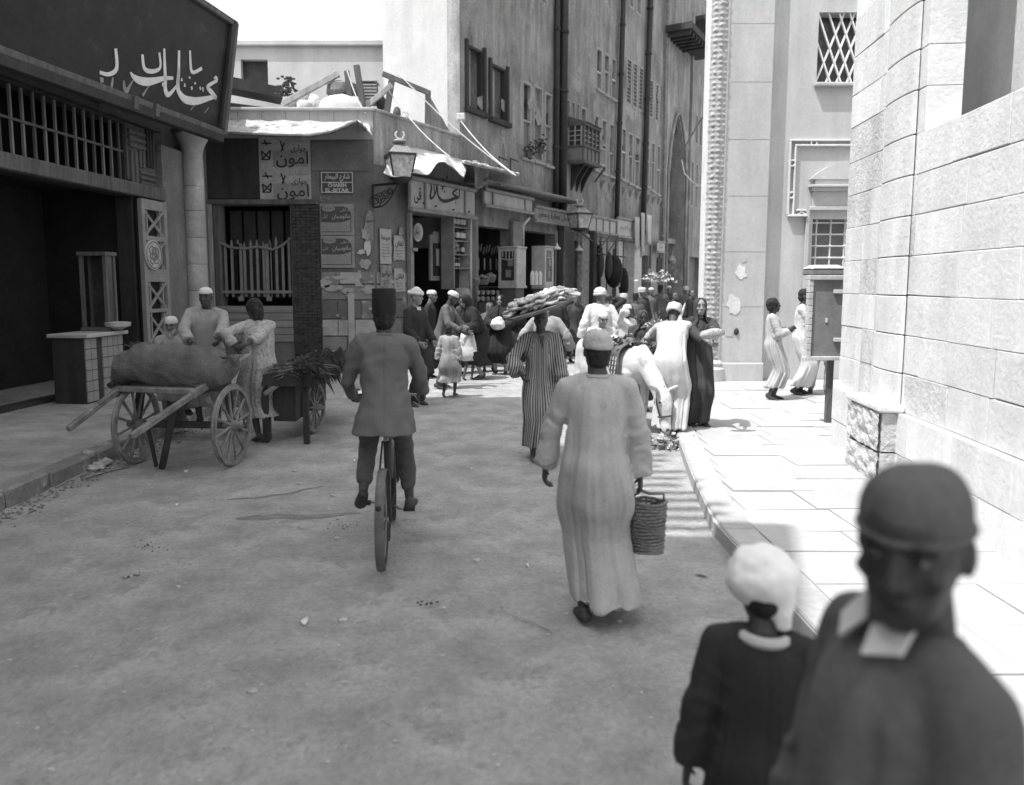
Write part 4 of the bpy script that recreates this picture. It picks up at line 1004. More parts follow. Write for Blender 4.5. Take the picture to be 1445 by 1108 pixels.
# first shop: door post, shelves with bottles, oval sign, inner door leaf
jb = thing('door_frame', 'carved painted door frame standing at the left side of the carpenter shop', 'door frame', FS.P(su(576), .1, 0))
b = MB(); b.fbox(FS, su(573), su(576), .03, .16, 0, sz(575, 300)); part('post', b, M['paintg'], jb, bevel=.01)
b = MB(); b.fbox(FS, su(576.3), su(579.5), .03, .12, 0, sz(577, 356)); part('panel', b, M['paintg'], jb, bevel=.01)
b = MB(); b.fbox(FS, su(574), su(581), .17, .21, sz(577, 355), sz(577, 350)); part('capital', b, M['paintg'], jb, bevel=.01)
ov = thing('oval_sign', 'small pale oval sign hanging in the dark carpenter shop doorway', 'sign', SP(589, 340, .1))
b = MB(); P = [SP(589 + 6.5 * math.cos(t), 328 + 13 * math.sin(t), .1) for t in [2 * math.pi * i / 24 for i in range(24)]]; b.prism(P, FS.n * .03); part('plate', b, M['signw'], ov)
b = MB(); P = [SP(589 + 4.6 * math.cos(t), 328 + 10 * math.sin(t), .134) for t in [2 * math.pi * i / 24 for i in range(24)]]; b.prism(P, FS.n * .004); part('inner_field', b, M['signgrey'], ov)
lettering('دخان', FS, su(589, .14), FS.uz(589, 328, .14)[1], .140, .16, M['letterk'], ov, True, wide=.2)
dl = thing('glazed_door', 'dark glazed door leaf folded back inside the carpenter shop', 'door', SP(618, 400, -.3))
a, c, z0, z1 = su(607, -.3), su(630, -.3), sz(607, 396, -.3), sz(607, 331, -.3)
b = MB()
for q in ((a, a + .1, z0, z1), (c - .1, c, z0, z1), (a + .1, c - .1, z0, z0 + .12), (a + .1, c - .1, z1 - .1, z1)): b.fbox(FS, q[0], q[1], -.34, -.28, q[2], q[3])
part('frame', b, M['paintg'], dl)
b = MB(); b.fbox(FS, a + .1, c - .1, -.33, -.31, z0 + .12, z1 - .1); part('pane', b, M['glass'], dl)
b = MB(); b.fbox(FS, a + .3, a + .65, -.305, -.3, z0 + .4, z0 + .85); part('notice', b, M['signw'], dl)
b = MB(); b.fbox(FS, a + .15, c - .2, -.305, -.3, z0 + 1.0, z0 + 1.3); part('notice', b, M['paintg'], dl)
# shelf unit
u0, u1 = su(636, .1), su(662, .1); zb_, zt_ = sz(650, 408, .1), sz(650, 303, .1)
sh = thing('shelf_unit', 'narrow shelf unit of labelled bottles standing at the shop door', 'shelves', FS.P((u0 + u1) / 2, .1, zb_))
b = MB(); b.fbox(FS, u0, u1, -.25, -.2, zb_, zt_); part('back_panel', b, M['wooddk'], sh)
for q, mm in ((u0, 'paintg'), (u1 - .05, 'paintw')): b = MB(); b.fbox(FS, q, q + .05, -.2, .2, zb_, zt_); part('side_panel', b, M[mm], sh)
SHY = [321, 340, 359, 378]
for py in SHY: z = sz(650, py, .1); b = MB(); b.fbox(FS, u0 + .05, u1 - .05, -.2, .18, z - .03, z); part('shelf', b, M['paintg'], sh)
proto = None
def bottle(loc, label, h=.34):
    global proto
    if proto is None:
        r = thing('bottle', label, 'bottle', (0, 0, 0), 'labelled bottles on the shop shelves')
        b = MB(); b.lathe((0, 0, 0), [(.045, 0), (.05, .02), (.05, .19), (.02, .25), (.018, .3)], 10); part('glass', b, M['bottle'], r, smooth=40)
        b = MB(); b.lathe((0, 0, .06), [(.0515, 0), (.0515, .1)], 10); part('label_band', b, M['letterw'], r, smooth=40)
        b = MB(); b.lathe((0, 0, .30), [(.02, 0), (.021, .04), (.012, .045)], 8); part('capsule', b, M['letterw'], r, smooth=40)
        proto = r; r.location = loc; r.scale = (h / .34,) * 3; return r
    return dup(proto, loc, label=label, scale=h / .34)
for si, (py, xs) in enumerate(((321, (.2, .42, .64, .80)), (340, (.42, .64, .80)), (359, (.74,)), (378, (.2, .34, .5)))):
    z = sz(650, py, .1)
    for x in xs: bottle(FS.P(u0 + .05 + (u1 - u0 - .1) * x, .05, z), ['white-labelled bottle, %s along the top shelf of the door shelf unit', 'white-labelled bottle, %s along the second shelf of the door shelf unit', 'lone bottle beside the pale bundle on the third shelf%.0s', 'small bottle, %s along the lowest shelf of the door shelf unit'][si] % ['first', 'second', 'third', 'last'][xs.index(x)], .46 if si < 2 else .4 if si == 2 else .26)
b = MB(); c = FS.P(u0 + .28, .02, sz(650, 359, .1)); q = random.Random(3)
for k in range(16): b.ell(c + V((q.gauss(0, .05), q.gauss(0, .04), q.uniform(.03, .36))), .07, .06, .06, 6, n=4)
solo('paper_bundle', b, M['signgrey'], 'crumpled pale bundle on the third shelf of the door shelf unit', 'bundle', c, smooth=True)
b = MB(); b.tube([FS.P(su(664, .35), .35, 1.6), FS.P(su(664, .35), .35, sz(664, 312, .35))], .035, 8); solo('awning_pole', b, M['paintw'], 'white-painted pole between the first and second shops', 'pole', FS.P(su(664, .35), .35, 1.6), smooth=True)
# hanging striped bundle under the shelves (top of a porter's load)
b = MB(); c = SP(652, 416, .5); b.loft([(c + V((0, 0, z)), V((r, 0, 0)), V((0, r * .7, 0))) for z, r in ((-.2, .16), (-.12, .22), (.05, .21), (.15, .17), (.18, .06))], 14); me = b.mesh('striped_bundle', c)
for v in me.vertices: v.co *= 1 + .1 * math.sin(math.atan2(v.co.y, v.co.x) * 9 + v.co.z * 14)
o = link('striped_bundle', me, M['pattern'], None, c); shade(me); tag(o, 'striped cloth bundle hanging below the bottle shelves', 'bundle')
# second shop: hanging tins, candles, heaps of fruit on steps, glazed cases
for k in range(12):
    z = sz(690, 352, -.4) + .05 * math.sin(k * 2.1); u = su(674, -.4) + k * .16
    b = MB(); b.beam(FS.P(u, -.4, z - .12), FS.P(u + .07, -.4, z + .1), .03, .03); solo('hanging_spoon', b, M['ironlt'], ORD[k] + ' pale ladle from the white pole, hung inside the second shop', 'ladle', FS.P(u, -.4, z), 'ladles hung inside the second shop')
for k in range(4):
    x = 675 + k * 8.5; b = MB(); p = SP(x, 381, -.3); b.lathe(p, [(.028, 0), (.028, .32), (.006, .36)], 8); solo('candle', b, M['signgrey'], ORD[k] + ' tall dim candle from the white pole on the second shop ledge', 'candle', p, 'candles in the second shop', smooth=40)
b = MB(); b.fbox(FS, su(672, -.1), su(704, -.1), -.4, -.05, sz(690, 404, -.1) - .05, sz(690, 404, -.1)); b.fbox(FS, su(672, -.1), su(704, -.1), -.1, .2, sz(690, 424, .1) - .05, sz(690, 424, .1)); b.fbox(FS, su(672), su(704), -.4, -.35, .1, sz(690, 404, -.1)); b.fbox(FS, su(672, .1), su(704, .1), .15, .2, .1, sz(690, 424, .1) - .05)
solo('counter', b, M['wooddk'], 'stepped dark counter across the second shop', 'counter', FS.P(su(688), 0, .1))
for i, (x, y, r) in enumerate(((668, 398, .2), (680, 396, .23), (692, 393, .17))):
    p = SP(x, y, .0); b = MB(); b.lathe(p - V((0, 0, .12)), [(r * .7, 0), (r, .14), (r * 1.04, .16), (r * .9, .13)], 14); o = thing('fruit_basket', ['pale basket of goods nearest the white pole on the counter', 'middle pale basket of goods on the second shop counter', 'small basket of goods heaped beside the glazed case'][i], 'basket', p); part('basket', b, M['wicker'], o)
    b = MB(); q = random.Random(i)
    for k in range(22): t = q.random() * 6.28; rr = q.random() ** .5 * r * .85; b.ell(p + V((math.cos(t) * rr, math.sin(t) * rr, .05 + .1 * (1 - rr / r))), .045, .045, .04, 6, n=4)
    pp = part('goods', b, M['signgrey'], o, smooth=True); pp['kind'] = 'stuff'
for k in range(9):
    x = 674 + (k % 5) * 7; y = 416 + 9 * (k // 5); p = SP(x, y, .1); b = MB(); b.lathe(p, [(.05, 0), (.065, .03), (.07, .1), (.05, .13)], 9); solo('jar', b, M['ironlt' if k % 3 else 'signgrey'], ORD[k] + ' little dull jar on the stepped counter of the second shop', 'jar', p, 'jars on the stepped counter', smooth=40)
def pxof(p): d = p - V((0, 0, CAMZ)); return CX + FPX * d.x / d.dot(_fw)
def vitrine(label, px0, px1, px2, yt, yb, glazed, m='paintw', foot=True, FS0=FS):
    FS = FS0
    """a shallow glazed case: front face px0..px1, end px1..px2 against the wall"""
    a = su(px0, .03); v1 = .03
    while pxof(FS.P(a, v1, 3)) < px1: v1 += .01
    c = su(px2, v1); z1, z0 = FS.uz(px1, yt, v1)[1], FS.uz(px1, yb, v1)[1]
    r = thing('display_case', label, 'display case', FS.P((a + c) / 2, v1, z0), 'glazed cases standing outside the shops')
    t = .09; g = v1
    if glazed:
        q_ = FS.P(a, 0, 0); FS = Frame((q_.x, q_.y), (FS.n.x, FS.n.y), (-FS.d.x, -FS.d.y)); a, c, L_ = .03, v1, c - a; g = 0.0; back = -L_
    else: back = .03
    b = MB()
    for q in ((a, a + t, z0, z1), (c - t, c, z0, z1), (a + t, c - t, z0, z0 + t * 1.6), (a + t, c - t, z1 - t, z1)): b.fbox(FS, q[0], q[1], g - .05, g, q[2], q[3])
    part('front_frame', b, M[m], r, bevel=.005)
    b = MB(); b.fbox(FS, a + t, c - t, g - .04, g - .025, z0 + t * 1.6, z1 - t); part('pane', b, M['glass'], r)
    for q in (a, c - .05): b = MB(); b.fbox(FS, q, q + .05, back, g - .051, z0, z1); part('side_panel', b, M[m], r, bevel=.005)
    for q in ((z1 + .003, z1 + .05), (z0 - .08, z0 - .003)): b = MB(); b.fbox(FS, a - .0, c + .04, back - .01, g + .04, q[0], q[1]); part('cornice', b, M[m], r, bevel=.01)
    b = MB()
    for k in range(4):
        u = a + t + (c - a - 2 * t) * (k + .5) / 4; b.fbox(FS, u - .012, u + .012, g - .024, g - .005, z1 - t - .28 + .08 * abs(k - 1.5), z1 - t)
    b.tube([FS.P(a + t + (c - a - 2 * t) * q / 6, g - .015, z1 - t - .2 - .05 * math.sin(q / 6 * math.pi)) for q in range(7)], .012, 5)
    part('tracery', b, M[m], r)
    for k, (q0, q1) in enumerate(((.35, .75), (.5, .9))): b = MB(); zz = z0 + (z1 - z0) * (.22 + .3 * k); b.fbox(FS, a + t + (c - a - 2 * t) * q0, a + t + (c - a - 2 * t) * q1, g - .024, g - .018, zz, zz + .22); part('goods', b, M['paintg'], r)
    if foot: b = MB(); b.fbox(FS, a + .05, c - .05, back + .02, g - .05, .1, z0 - .081); part('stone_base', b, M['ashlarC'], r, bevel=.02)
    return r
vitrine('white glazed display case with arched tracery jutting beside the second shop', 703, 729, 742, 350, 403, True)
vitrine('narrow white glazed display case with arched pane by the third shop', 750, 769, 781, 349, 404, False, 'paintw')
b = MB(); b.fbox(FS, su(719), su(734), .02, .14, .1, sz(722, 312)); pf = solo('pilaster', b, M['paintg'], 'flat grey pilaster between the second shop and its display case', 'pilaster', FS.P(su(726), 0, .1), bevel=.01)
b = MB(); b.tube([FS.P(su(738, .4), .4, sz(738, 348, .4)), FS.P(su(738, .4), .4, sz(738, 318, .4)), FS.P(su(741, .4), .55, sz(741, 308, .4))], .04, 7); solo('bracket', b, M['paintw'], 'curved white bracket holding the third signboard', 'bracket', FS.P(su(738), .4, 4), smooth=True)
# third shop: grey board, white candles, panels, doors
for k in range(3):
    p = SP(751 + 5.5 * k, 402, .9); b = MB(); b.lathe(p, [(.06, 0), (.06, .34), (.02, .42)], 9); solo('candle', b, M['letterw'], ORD[k] + ' stout white candle in the bright row just above the bread tray', 'candle', p, 'stout white candles by the third shop', smooth=40)
for i, (p0, p1, yt, mm) in enumerate(((790, 808, 326, 'shutter'), (816, 833, 330, 'dark'), (846, 853, 336, 'signgrey'), (854, 861, 338, 'paintg'), (868, 876, 340, 'paintw'), (877, 892, 342, 'paintg'), (893, 903, 338, 'paintw'), (916, 924, 330, 'paintg'))):
    b = MB(); b.fbox(FS, su(p0), su(p1), .02, .06 + .03 * (i % 2), .1, sz(p0, yt)); b2 = MB()
    lb = ['tall grey shutter door right of the narrow display case', 'nearly black shop panel behind the second lantern', 'pale shutter strip behind the hanging meat hooks', 'grey shutter strip behind the hanging meat hooks', 'whitewashed post left of the grey door under the square sign', 'closed grey door under the pale square sign', 'broad whitewashed jamb right of the closed grey door', 'grey jamb beside the tall archway'][i]
    r = part('shutter_door' if i in (0, 2, 3, 5) else 'jamb', b, M[mm], h3, bevel=.01, label=lb)
    if i in (0, 5):
        a, c = su(p0), su(p1); v = .06 + .03 * (i % 2)
        for k in range(3): b2 = MB(); z = .4 + k * .95; b2.fbox(FS, a + .12, c - .12, v, v + .02, z, z + .8); part('raised_panel', b2, M['shutter'], r, bevel=.01)
for i, (x, y, s) in enumerate(((786, 352, 1), (817, 354, 1.2))):
    p = SP(x, y, .6); b = MB(); b.lathe(p, [(.12 * s, 0), (.13 * s, .03), (.04 * s, .12), (.02, .2)], 12); b.tube([p + V((0, 0, .2)), p + V((0, 0, .6))], .008, 4); solo('lamp_shade', b, M['letterw'], ['little white lamp shade hanging over the narrow display case', 'little white lamp shade hanging by the poster-covered post'][i], 'lamp', p, smooth=40)
po2 = thing('post', 'post plastered with torn bills standing below the second street lantern', 'post', FS.P(su(825), .6, .1)); b = MB()
u = su(823, .6); b.fbox(FS, u - .32, u + .3, .5, .7, .1, sz(823, 330, .6)); part('shaft', b, M['paperdk'], po2, bevel=.02)
b = MB(); u = su(834, .6); b.fbox(FS, u - .12, u + .16, .5, .75, .1, sz(834, 326, .6)); part('dark_strip', b, M['wooddk'], po2, bevel=.02)
# butcher's rail with things hanging
rl = thing('hanging_rail', 'iron rail and hooks hung out over the pavement beyond the second lantern', 'rail', SP(860, 358, 1.2))
b = MB(); b.tube([SP(843, 358, 1.0), SP(882, 363, 1.0)], .03, 6); b.tube([SP(845, 341, 1.0), SP(879, 340, 1.0)], .02, 5); b.tube([SP(862, 330, .8), SP(844, 354, 1.0)], .02, 5); b.tube([SP(872, 336, .8), SP(858, 356, 1.0)], .02, 5); b.tube([SP(848, 341, 1.0), SP(848, 358, 1.0)], .015, 5); b.tube([SP(872, 340, 1.0), SP(872, 361, 1.0)], .015, 5); part('bars', b, M['iron'], rl)
for i, (x, y, w, h, mm) in enumerate(((866, 383, .34, .62, 'black'), (859, 375, .14, .5, 'wooddk'), (880, 400, .2, .6, 'black'), (848, 372, .12, .5, 'iron'))):
    p = SP(x, y, 1.0); b = MB(); b.ell(p, w, w * .7, h, 10, n=8); solo('hanging_goods', b, M[mm], ['big black bundle hanging from the iron rail', 'brown bundle hanging left of the big black one', 'long black cloth hanging lowest beyond the rail', 'thin dark strip hanging at the near end of the rail'][i], 'hanging goods', p, smooth=True)
b = MB(); 
for k in range(7): b.fbox(FS, su(864, .9) + k * .15, su(864, .9) + k * .15 + .09, .9, .93, sz(866, 405, .9), sz(866, 398, .9) + .28)
solo('striped_cloth', b, M['signw'], 'strip of pale slats below the big black hanging bundle', 'cloth', SP(870, 405, .9))
b = MB(); p = SP(948, 374, 1.0); b.lathe(p, [(.02, 0), (.16, .06), (.2, .2), (.12, .34), (.03, .42), (.05, .6)], 12); solo('hanging_lamp', b, M['ironlt'], 'round glass lamp hanging in front of the archway', 'lamp', p, smooth=40)
b = MB(); p = SP(932, 385, 1.5); b.fbox(FS, su(926, .1), su(934, .1), .1, .14, sz(930, 392, .1), sz(930, 364, .1)); solo('wall_notice', b, M['wooddk'], 'dark framed notice on the gateway jamb below the small white board', 'notice', SP(930, 392, .1), bevel=.01)

# ================================================================ street lanterns
def lantern(P, r, h, rot, label, mb_='ironlt', light=True):
    """four-sided gas lantern standing on P: foot, tapered glazed body, roof, vent, crescent"""
    t = thing('street_lantern', label, 'street lantern', P); P = V(P)
    def q(s, z): return [P + V((math.cos(rot + math.pi / 2 * k + math.pi / 4) * s, math.sin(rot + math.pi / 2 * k + math.pi / 4) * s, z)) for k in range(4)]
    b = MB(); lo, hi = q(r * .68, 0), q(r, h * .5)
    for k in range(4): b.beam(lo[k], hi[k], r * .09, r * .09); b.beam(lo[k], lo[(k + 1) % 4], r * .1, r * .1); b.beam(hi[k], hi[(k + 1) % 4], r * .13, r * .13)
    part('frame', b, M['iron'], t)
    for k in range(4):
        a, c, d, e = lo[k], lo[(k + 1) % 4], hi[(k + 1) % 4], hi[k]; n = (c - a).cross(e - a).normalized() * .01
        b = MB(); b.prism([a, c, d, e], n); part('pane', b, M['lampglass'], t)
    b = MB(); m1 = q(r * 1.02, h * .52); m2 = q(r * .5, h * .70); b.hexa([m1[0], m1[1], m1[2], m1[3], m2[0], m2[1], m2[2], m2[3]]); part('roof', b, M[mb_], t, bevel=.01)
    b = MB(); b.lathe(P, [(r * .3, h * .70), (r * .26, h * .74), (r * .42, h * .77), (r * .44, h * .80), (r * .2, h * .86), (r * .06, h * .89), (r * .1, h * .9)], 12); part('vent', b, M[mb_], t, smooth=40)
    b = MB()
    pts = [P + V((math.cos(x) * r * .24, 0, h * .95 + math.sin(x) * r * .24)) for x in [math.pi * .7 + k * math.pi * 1.6 / 10 for k in range(11)]]
    b.tube(pts, [r * .02] + [r * .06] * 9 + [r * .02], 6); part('crescent', b, M['paintw'], t)
    b = MB(); b.lathe(P, [(r * .1, -h * .12), (r * .5, -h * .06), (r * .6, -.0)], 10); part('base', b, M['iron'], t, smooth=40)
    return t
lp = D(565, 252, 16.9)
l1 = lantern(lp, .40, 1.0, .35, 'big four-sided street lantern with crescent finial on the corner bracket')
b = MB(); q0 = D(526, 262, 17.45); b.beam(q0, D(566, 258, 16.9), .06, .05); q1 = D(527, 292, 17.45); b.beam(q0 , q1, .05, .05)
cv = [q1.lerp(D(562, 260, 16.95), t / 8) + V((0, 0, -.18 * math.sin(t / 8 * math.pi))) for t in range(9)]; b.tube(cv, .02, 6)
for k in range(4):
    c = q0.lerp(D(560, 262, 16.95), .12 + .2 * k) + V((0, 0, -.13 - .09 * (3 - k) * .8)); rr = .13 - .022 * k; b.ring(c, V((rr, 0, 0)), V((0, 0, rr)), .014, 14, 5); b.ring(c, V((rr * .5, 0, 0)), V((0, 0, rr * .5)), .012, 10, 5)
b.beam(D(566, 256, 16.9), D(566, 250, 16.9), .08, .08)
part('bracket', b, M['iron'], l1)
p2 = SP(818, 323, 1.0)
l2 = lantern(p2, .42, .96, .5, 'smaller dark street lantern on an iron bracket farther along the shops', 'paintg')
b = MB(); b.beam(p2 + V((0, 0, -.1)), FS.P(su(835), .1, p2.z - .1), .05, .05); b.tube([p2 + V((0, 0, -.1)), FS.P(su(832), .5, p2.z - .5), FS.P(su(835), .1, p2.z - .9)], .03, 6); part('bracket', b, M['iron'], l2)

# ================================================================ shop at the near left
ha = thing('corner_cafe', 'dim timber-fronted shop with lattice door and stone column at the near left', 'shop building', FA.P(-2.5, -2, 0))
def au(px, v=0.0): return FA.uz(px, 400, v)[0]
def az(px, py, v=0.0): return FA.uz(px, py, v)[1]
uL = -6.4; aT = 8.0
zbm = az(235, 283)
holes = [(-5.9, au(199), .2, az(199, 278)), (-5.9, au(193), az(193, 258), az(193, 178))]
bm = MB(); wall(bm, FA, uL, au(262), -.1, aT, holes, t=.3, v=-.12); wallpart('wall', bm, M['wooddk'], ha)
bm = MB(); wall(bm, FA, au(236), au(266), .1, az(250, 212), [], t=.25, v=-.0); wallpart('side_wall', bm, M['wallC'], ha)
b = MB(); b.prism([FA.P(.35, -.1, 0), FA.P(.35, -4.5, 0), FA.P(.35, -4.5, aT), FA.P(.35, -.1, aT)], FA.d * -.3); part('end_wall', b, M['wallC'], ha)
b = MB(); b.prism([FA.P(uL, -4.5, 0), FA.P(uL, -.45, 0), FA.P(uL, -.45, aT), FA.P(uL, -4.5, aT)], FA.d * .2); part('end_wall', b, M['wallC'], ha)
b = MB(); b.prism([FA.P(uL, .0, aT), FA.P(.35, .0, aT), FA.P(.35, -4.5, aT), FA.P(uL, -4.5, aT)], V((0, 0, .15))); part('roof', b, M['plaster3'], ha)
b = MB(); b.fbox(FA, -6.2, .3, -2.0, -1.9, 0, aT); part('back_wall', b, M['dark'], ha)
b = MB(); b.box(-11, -6.6, 16.37, 17.46, 0, aT); part('sun_filler', b, M['wallC'], ha)  # filler added to keep a sun patch off the corner shop
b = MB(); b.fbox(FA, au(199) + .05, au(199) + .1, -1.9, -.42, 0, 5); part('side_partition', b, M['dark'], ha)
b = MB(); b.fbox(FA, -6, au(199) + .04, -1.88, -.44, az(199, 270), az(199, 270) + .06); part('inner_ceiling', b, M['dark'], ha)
b = MB(); b.fbox(FA, -6.3, au(236), -.1, .06, az(199, 278), az(199, 260)); part('beam', b, M['wood'], ha, bevel=.015)
b = MB(); b.fbox(FA, -6.3, au(236), -.1, .04, az(193, 176), az(193, 168)); part('beam', b, M['wooddk'], ha, bevel=.01)
for k in range(14):
    u = au(193) - .06 - k * .24; b = MB(); b.fbox(FA, u - .018, u + .018, -.2, -.16, az(193, 258), az(193, 178)); part('window_bar', b, M['bar'] if k % 3 else M['wood'], ha)
b = MB(); b.fbox(FA, -5.9, au(193), -.155, -.13, az(193, 218), az(193, 215)); part('cross_rail', b, M['wood'], ha)
# carved panelling between window and pilaster: framed slats upright and level
def apanel(px0, px1, yt, yb, n, horiz, m='wood'):
    a, c, z0, z1 = au(px0), au(px1), az(px0, yb), az(px0, yt)
    for k in range(n):
        b = MB(); g = .02
        if horiz: zz = z0 + (z1 - z0) * k / n; b.fbox(FA, a, c, -.1, -.045, zz + g, zz + (z1 - z0) / n - g)
        else: uu = a + (c - a) * k / n; b.fbox(FA, uu + g, uu + (c - a) / n - g, -.1, -.045, z0, z1)
        part('moulded_slat', b, M[m], ha, bevel=.012)
b = MB(); b.fbox(FA, au(195), au(234), -.115, -.1, az(199, 278) + .3, az(199, 176)); part('panel_back', b, M['wood'], ha)
apanel(197, 219, 183, 211, 3, True); apanel(197, 208, 214, 270, 2, False); apanel(209, 218, 214, 238, 2, False); apanel(220, 231, 183, 238, 3, False, 'wooddk'); apanel(210, 232, 241, 270, 4, True)
# lattice door with crossed battens
dr = thing('lattice_door', 'tall folded door panel pierced with crossed battens, bearing the oval plaque', 'door', FA.P(au(218), .05, .15))
a, c, z0, z1 = au(201), au(236), az(218, 490), az(218, 284)
wd = .10
b = MB(); b.fbox(FA, a, c, -.07, -.03, z0, z1); part('backing', b, M['dark'], dr)
for q in ((a, a + wd), (c - wd, c)): b = MB(); b.fbox(FA, q[0], q[1], -.03, .06, z0, z1); part('stile', b, M['paintg'], dr, bevel=.006)
ym = [(284, 298), (386, 398), (334, 341), (380, 386), (482, 490), (436, 441)]
for yt, yb in ym: b = MB(); b.fbox(FA, a + wd, c - wd, -.03, .055, az(218, yb), az(218, yt)); part('rail', b, M['paintg'], dr, bevel=.006)
for zt_, zb2 in ((298, 334), (341, 380), (398, 436), (441, 482)):
    zt3, zb3 = az(218, zt_), az(218, zb2); mid = (a + c) / 2
    b = MB(); b.fbox(FA, a + wd + .09, a + wd + .13, -.03, .03, zb3, zt3); b.fbox(FA, c - wd - .13, c - wd - .09, -.03, .03, zb3, zt3); part('mullion', b, M['paintg'], dr)
    for s in (0, 1):
        b = MB(); p, q = (a + wd, c - wd) if s else (c - wd, a + wd); b.beam(FA.P(p, .015 + s * .02, zb3), FA.P(q, .015 + s * .02, zt3), .05, .03, FA.n); part('crossed_batten', b, M['paintg'], dr)
pq = thing('oval_plaque', 'pale oval plaque with scrolled monogram fixed on the lattice door', 'plaque', FA.P(au(219), .07, az(219, 381)))
b = MB(); uo, zo = au(219, .09), az(219, 360, .09); hw, hh = (au(231, .09) - au(207, .09)) / 2, (az(219, 339, .09) - az(219, 381, .09)) / 2
b.prism([FA.P(uo + hw * math.cos(t), .065, zo + hh * math.sin(t)) for t in [2 * math.pi * i / 28 for i in range(28)]], FA.n * .03); part('plate', b, M['signw'], pq)
b = MB(); b.ring(FA.P(uo, .097, zo), FA.d * hw * .88, V((0, 0, hh * .88)), .012, 28, 5)
for k, (du, dz, ru, rz) in enumerate(((-.2, .3, .35, .25), (.2, .2, .3, .3), (0, -.1, .5, .2), (-.2, -.4, .25, .2), (.25, -.35, .3, .22), (0, .05, .25, .45))):
    b.ring(FA.P(uo + du * hw, .097, zo + dz * hh), FA.d * hw * ru, V((0, 0, hh * rz)), .013, 18, 4)
part('monogram', b, M['shutter'], pq)
# stone column
cx_ = FA.P(au(279, .12), .12, 0); b = MB(); tpz = az(279, 186, .12)
zz = .15
bb_ = [.15, .75, 1.3, 1.85, 2.4, 2.95, 3.5, 4.0, tpz - .62]
cl = thing('column', 'pale weathered stone column with spreading capital at the shop corner', 'column', cx_)
for z0, z1 in zip(bb_, bb_[1:]):
    b = MB(); r = .235 - .004 * (z0); b.loft([(cx_ + V((0, 0, z)), FA.d * rr, FA.n * rr * .95) for z, rr in ((z0 + .004, r * .97), (z0 + .03, r), (z1 - .03, r - .003), (z1 - .004, r * .97))], 18); me = part('drum', b, M['column'], cl, smooth=35)
b = MB(); r = .22; b.loft([(cx_ + V((0, 0, tpz + z)), FA.d * rr * .8, FA.n * rr * .8) for z, rr in ((-.62, r * 1.12), (-.5, r * 1.14), (-.36, r * 1.3), (-.22, r * 1.75), (-.12, r * 1.9), (-.11, r * 2.0), (-.0, r * 2.0))], 18); part('capital', b, M['column'], cl, smooth=35)
# tiled counter and glass case in front
TX = .45
ct = thing('tiled_counter', 'waist-high counter faced with pale square tiles under the glass case', 'counter', FA.P(au(150, .5), .5, .15))
u0, u1 = au(142, .6), au(170, .6); z1 = az(150, 474, .6)
b = MB(); b.fbox(FA, u0 - TX, u1, .05, .57, .15, z1); part('core', b, M['wooddk'], ct)
b = MB(); b.fbox(FA, u0 - TX - .05, u1 + .06, .0, .66, z1, z1 + .06); part('marble_top', b, M['signw'], ct, bevel=.01)
nx, nz = 7, 6; tw = (u1 - u0 + TX) / nx; th = (z1 - .18) / nz
for i in range(nx):
    if i == 2: continue
    for j in range(nz): b = MB(); b.fbox(FA, u0 - TX + i * tw + .006, u0 - TX + (i + 1) * tw - .006, .57, .59, .17 + j * th + .006, .17 + (j + 1) * th - .006); part('tile', b, M['tile'], ct)
for j in range(nz):
    for k in range(3): b = MB(); b.fbox(FA, u1 + .0, u1 + .018, .06 + k * .17 + .006, .06 + (k + 1) * .17 - .006, .17 + j * th + .006, .17 + (j + 1) * th - .006); part('tile', b, M['tile'], ct)
gc = thing('glass_case', 'tall dark glass case standing on the tiled counter', 'glass case', FA.P(au(160, .4), .4, z1 + .06))
g0, g1 = au(146, .5), au(178, .5) - .35; gz1 = az(150, 361, .5)
b = MB()
for u in (g0, g1 - .05):
    for v_ in (.1, .5): b.fbox(FA, u, u + .05, v_, v_ + .05, z1 + .062, gz1)
b.fbox(FA, g0 - .02, g1 + .02, .08, .57, gz1, gz1 + .06); b.fbox(FA, g0 - .02, g1 + .02, .08, .57, z1 + .061, z1 + .12); part('frame', b, M['wood'], gc)
b = MB(); b.fbox(FA, g0 + .05, g1 - .05, .52, .53, z1 + .12, gz1); b.fbox(FA, g1 - .03, g1 - .02, .15, .5, z1 + .12, gz1); part('pane', b, M['glass'], gc)
b = MB(); c = FA.P((g0 + g1) / 2, .62, z1 + .08); b.lathe(c, [(.05, 0), (.19, .06), (.2, .12), (.14, .13)], 14); solo('enamel_bowl', b, M['signw'], 'white bowl on the counter edge before the glass case', 'bowl', c, smooth=40)
# litter by the kerb
q = random.Random(12)
for i in range(9):
    p = G(132 + q.uniform(-2, 30), 640 + q.uniform(0, 26)); s = q.uniform(.03, .07); b = MB(); b.ell(p + V((0, 0, s * .5)), s * 1.4, s, s * .7, 7, n=4); me = b.mesh('stone', p)
    for v in me.vertices: v.co *= 1 + .35 * noise.noise(v.co * 30 + V((i * 3, 0, 0)))
    o = link('loose_stone', me, M['stone'], None, p); tag(o, ORD[i] + ' loose rubble stone scattered in the gutter by the left kerb', 'stone', 'rubble in the left gutter')
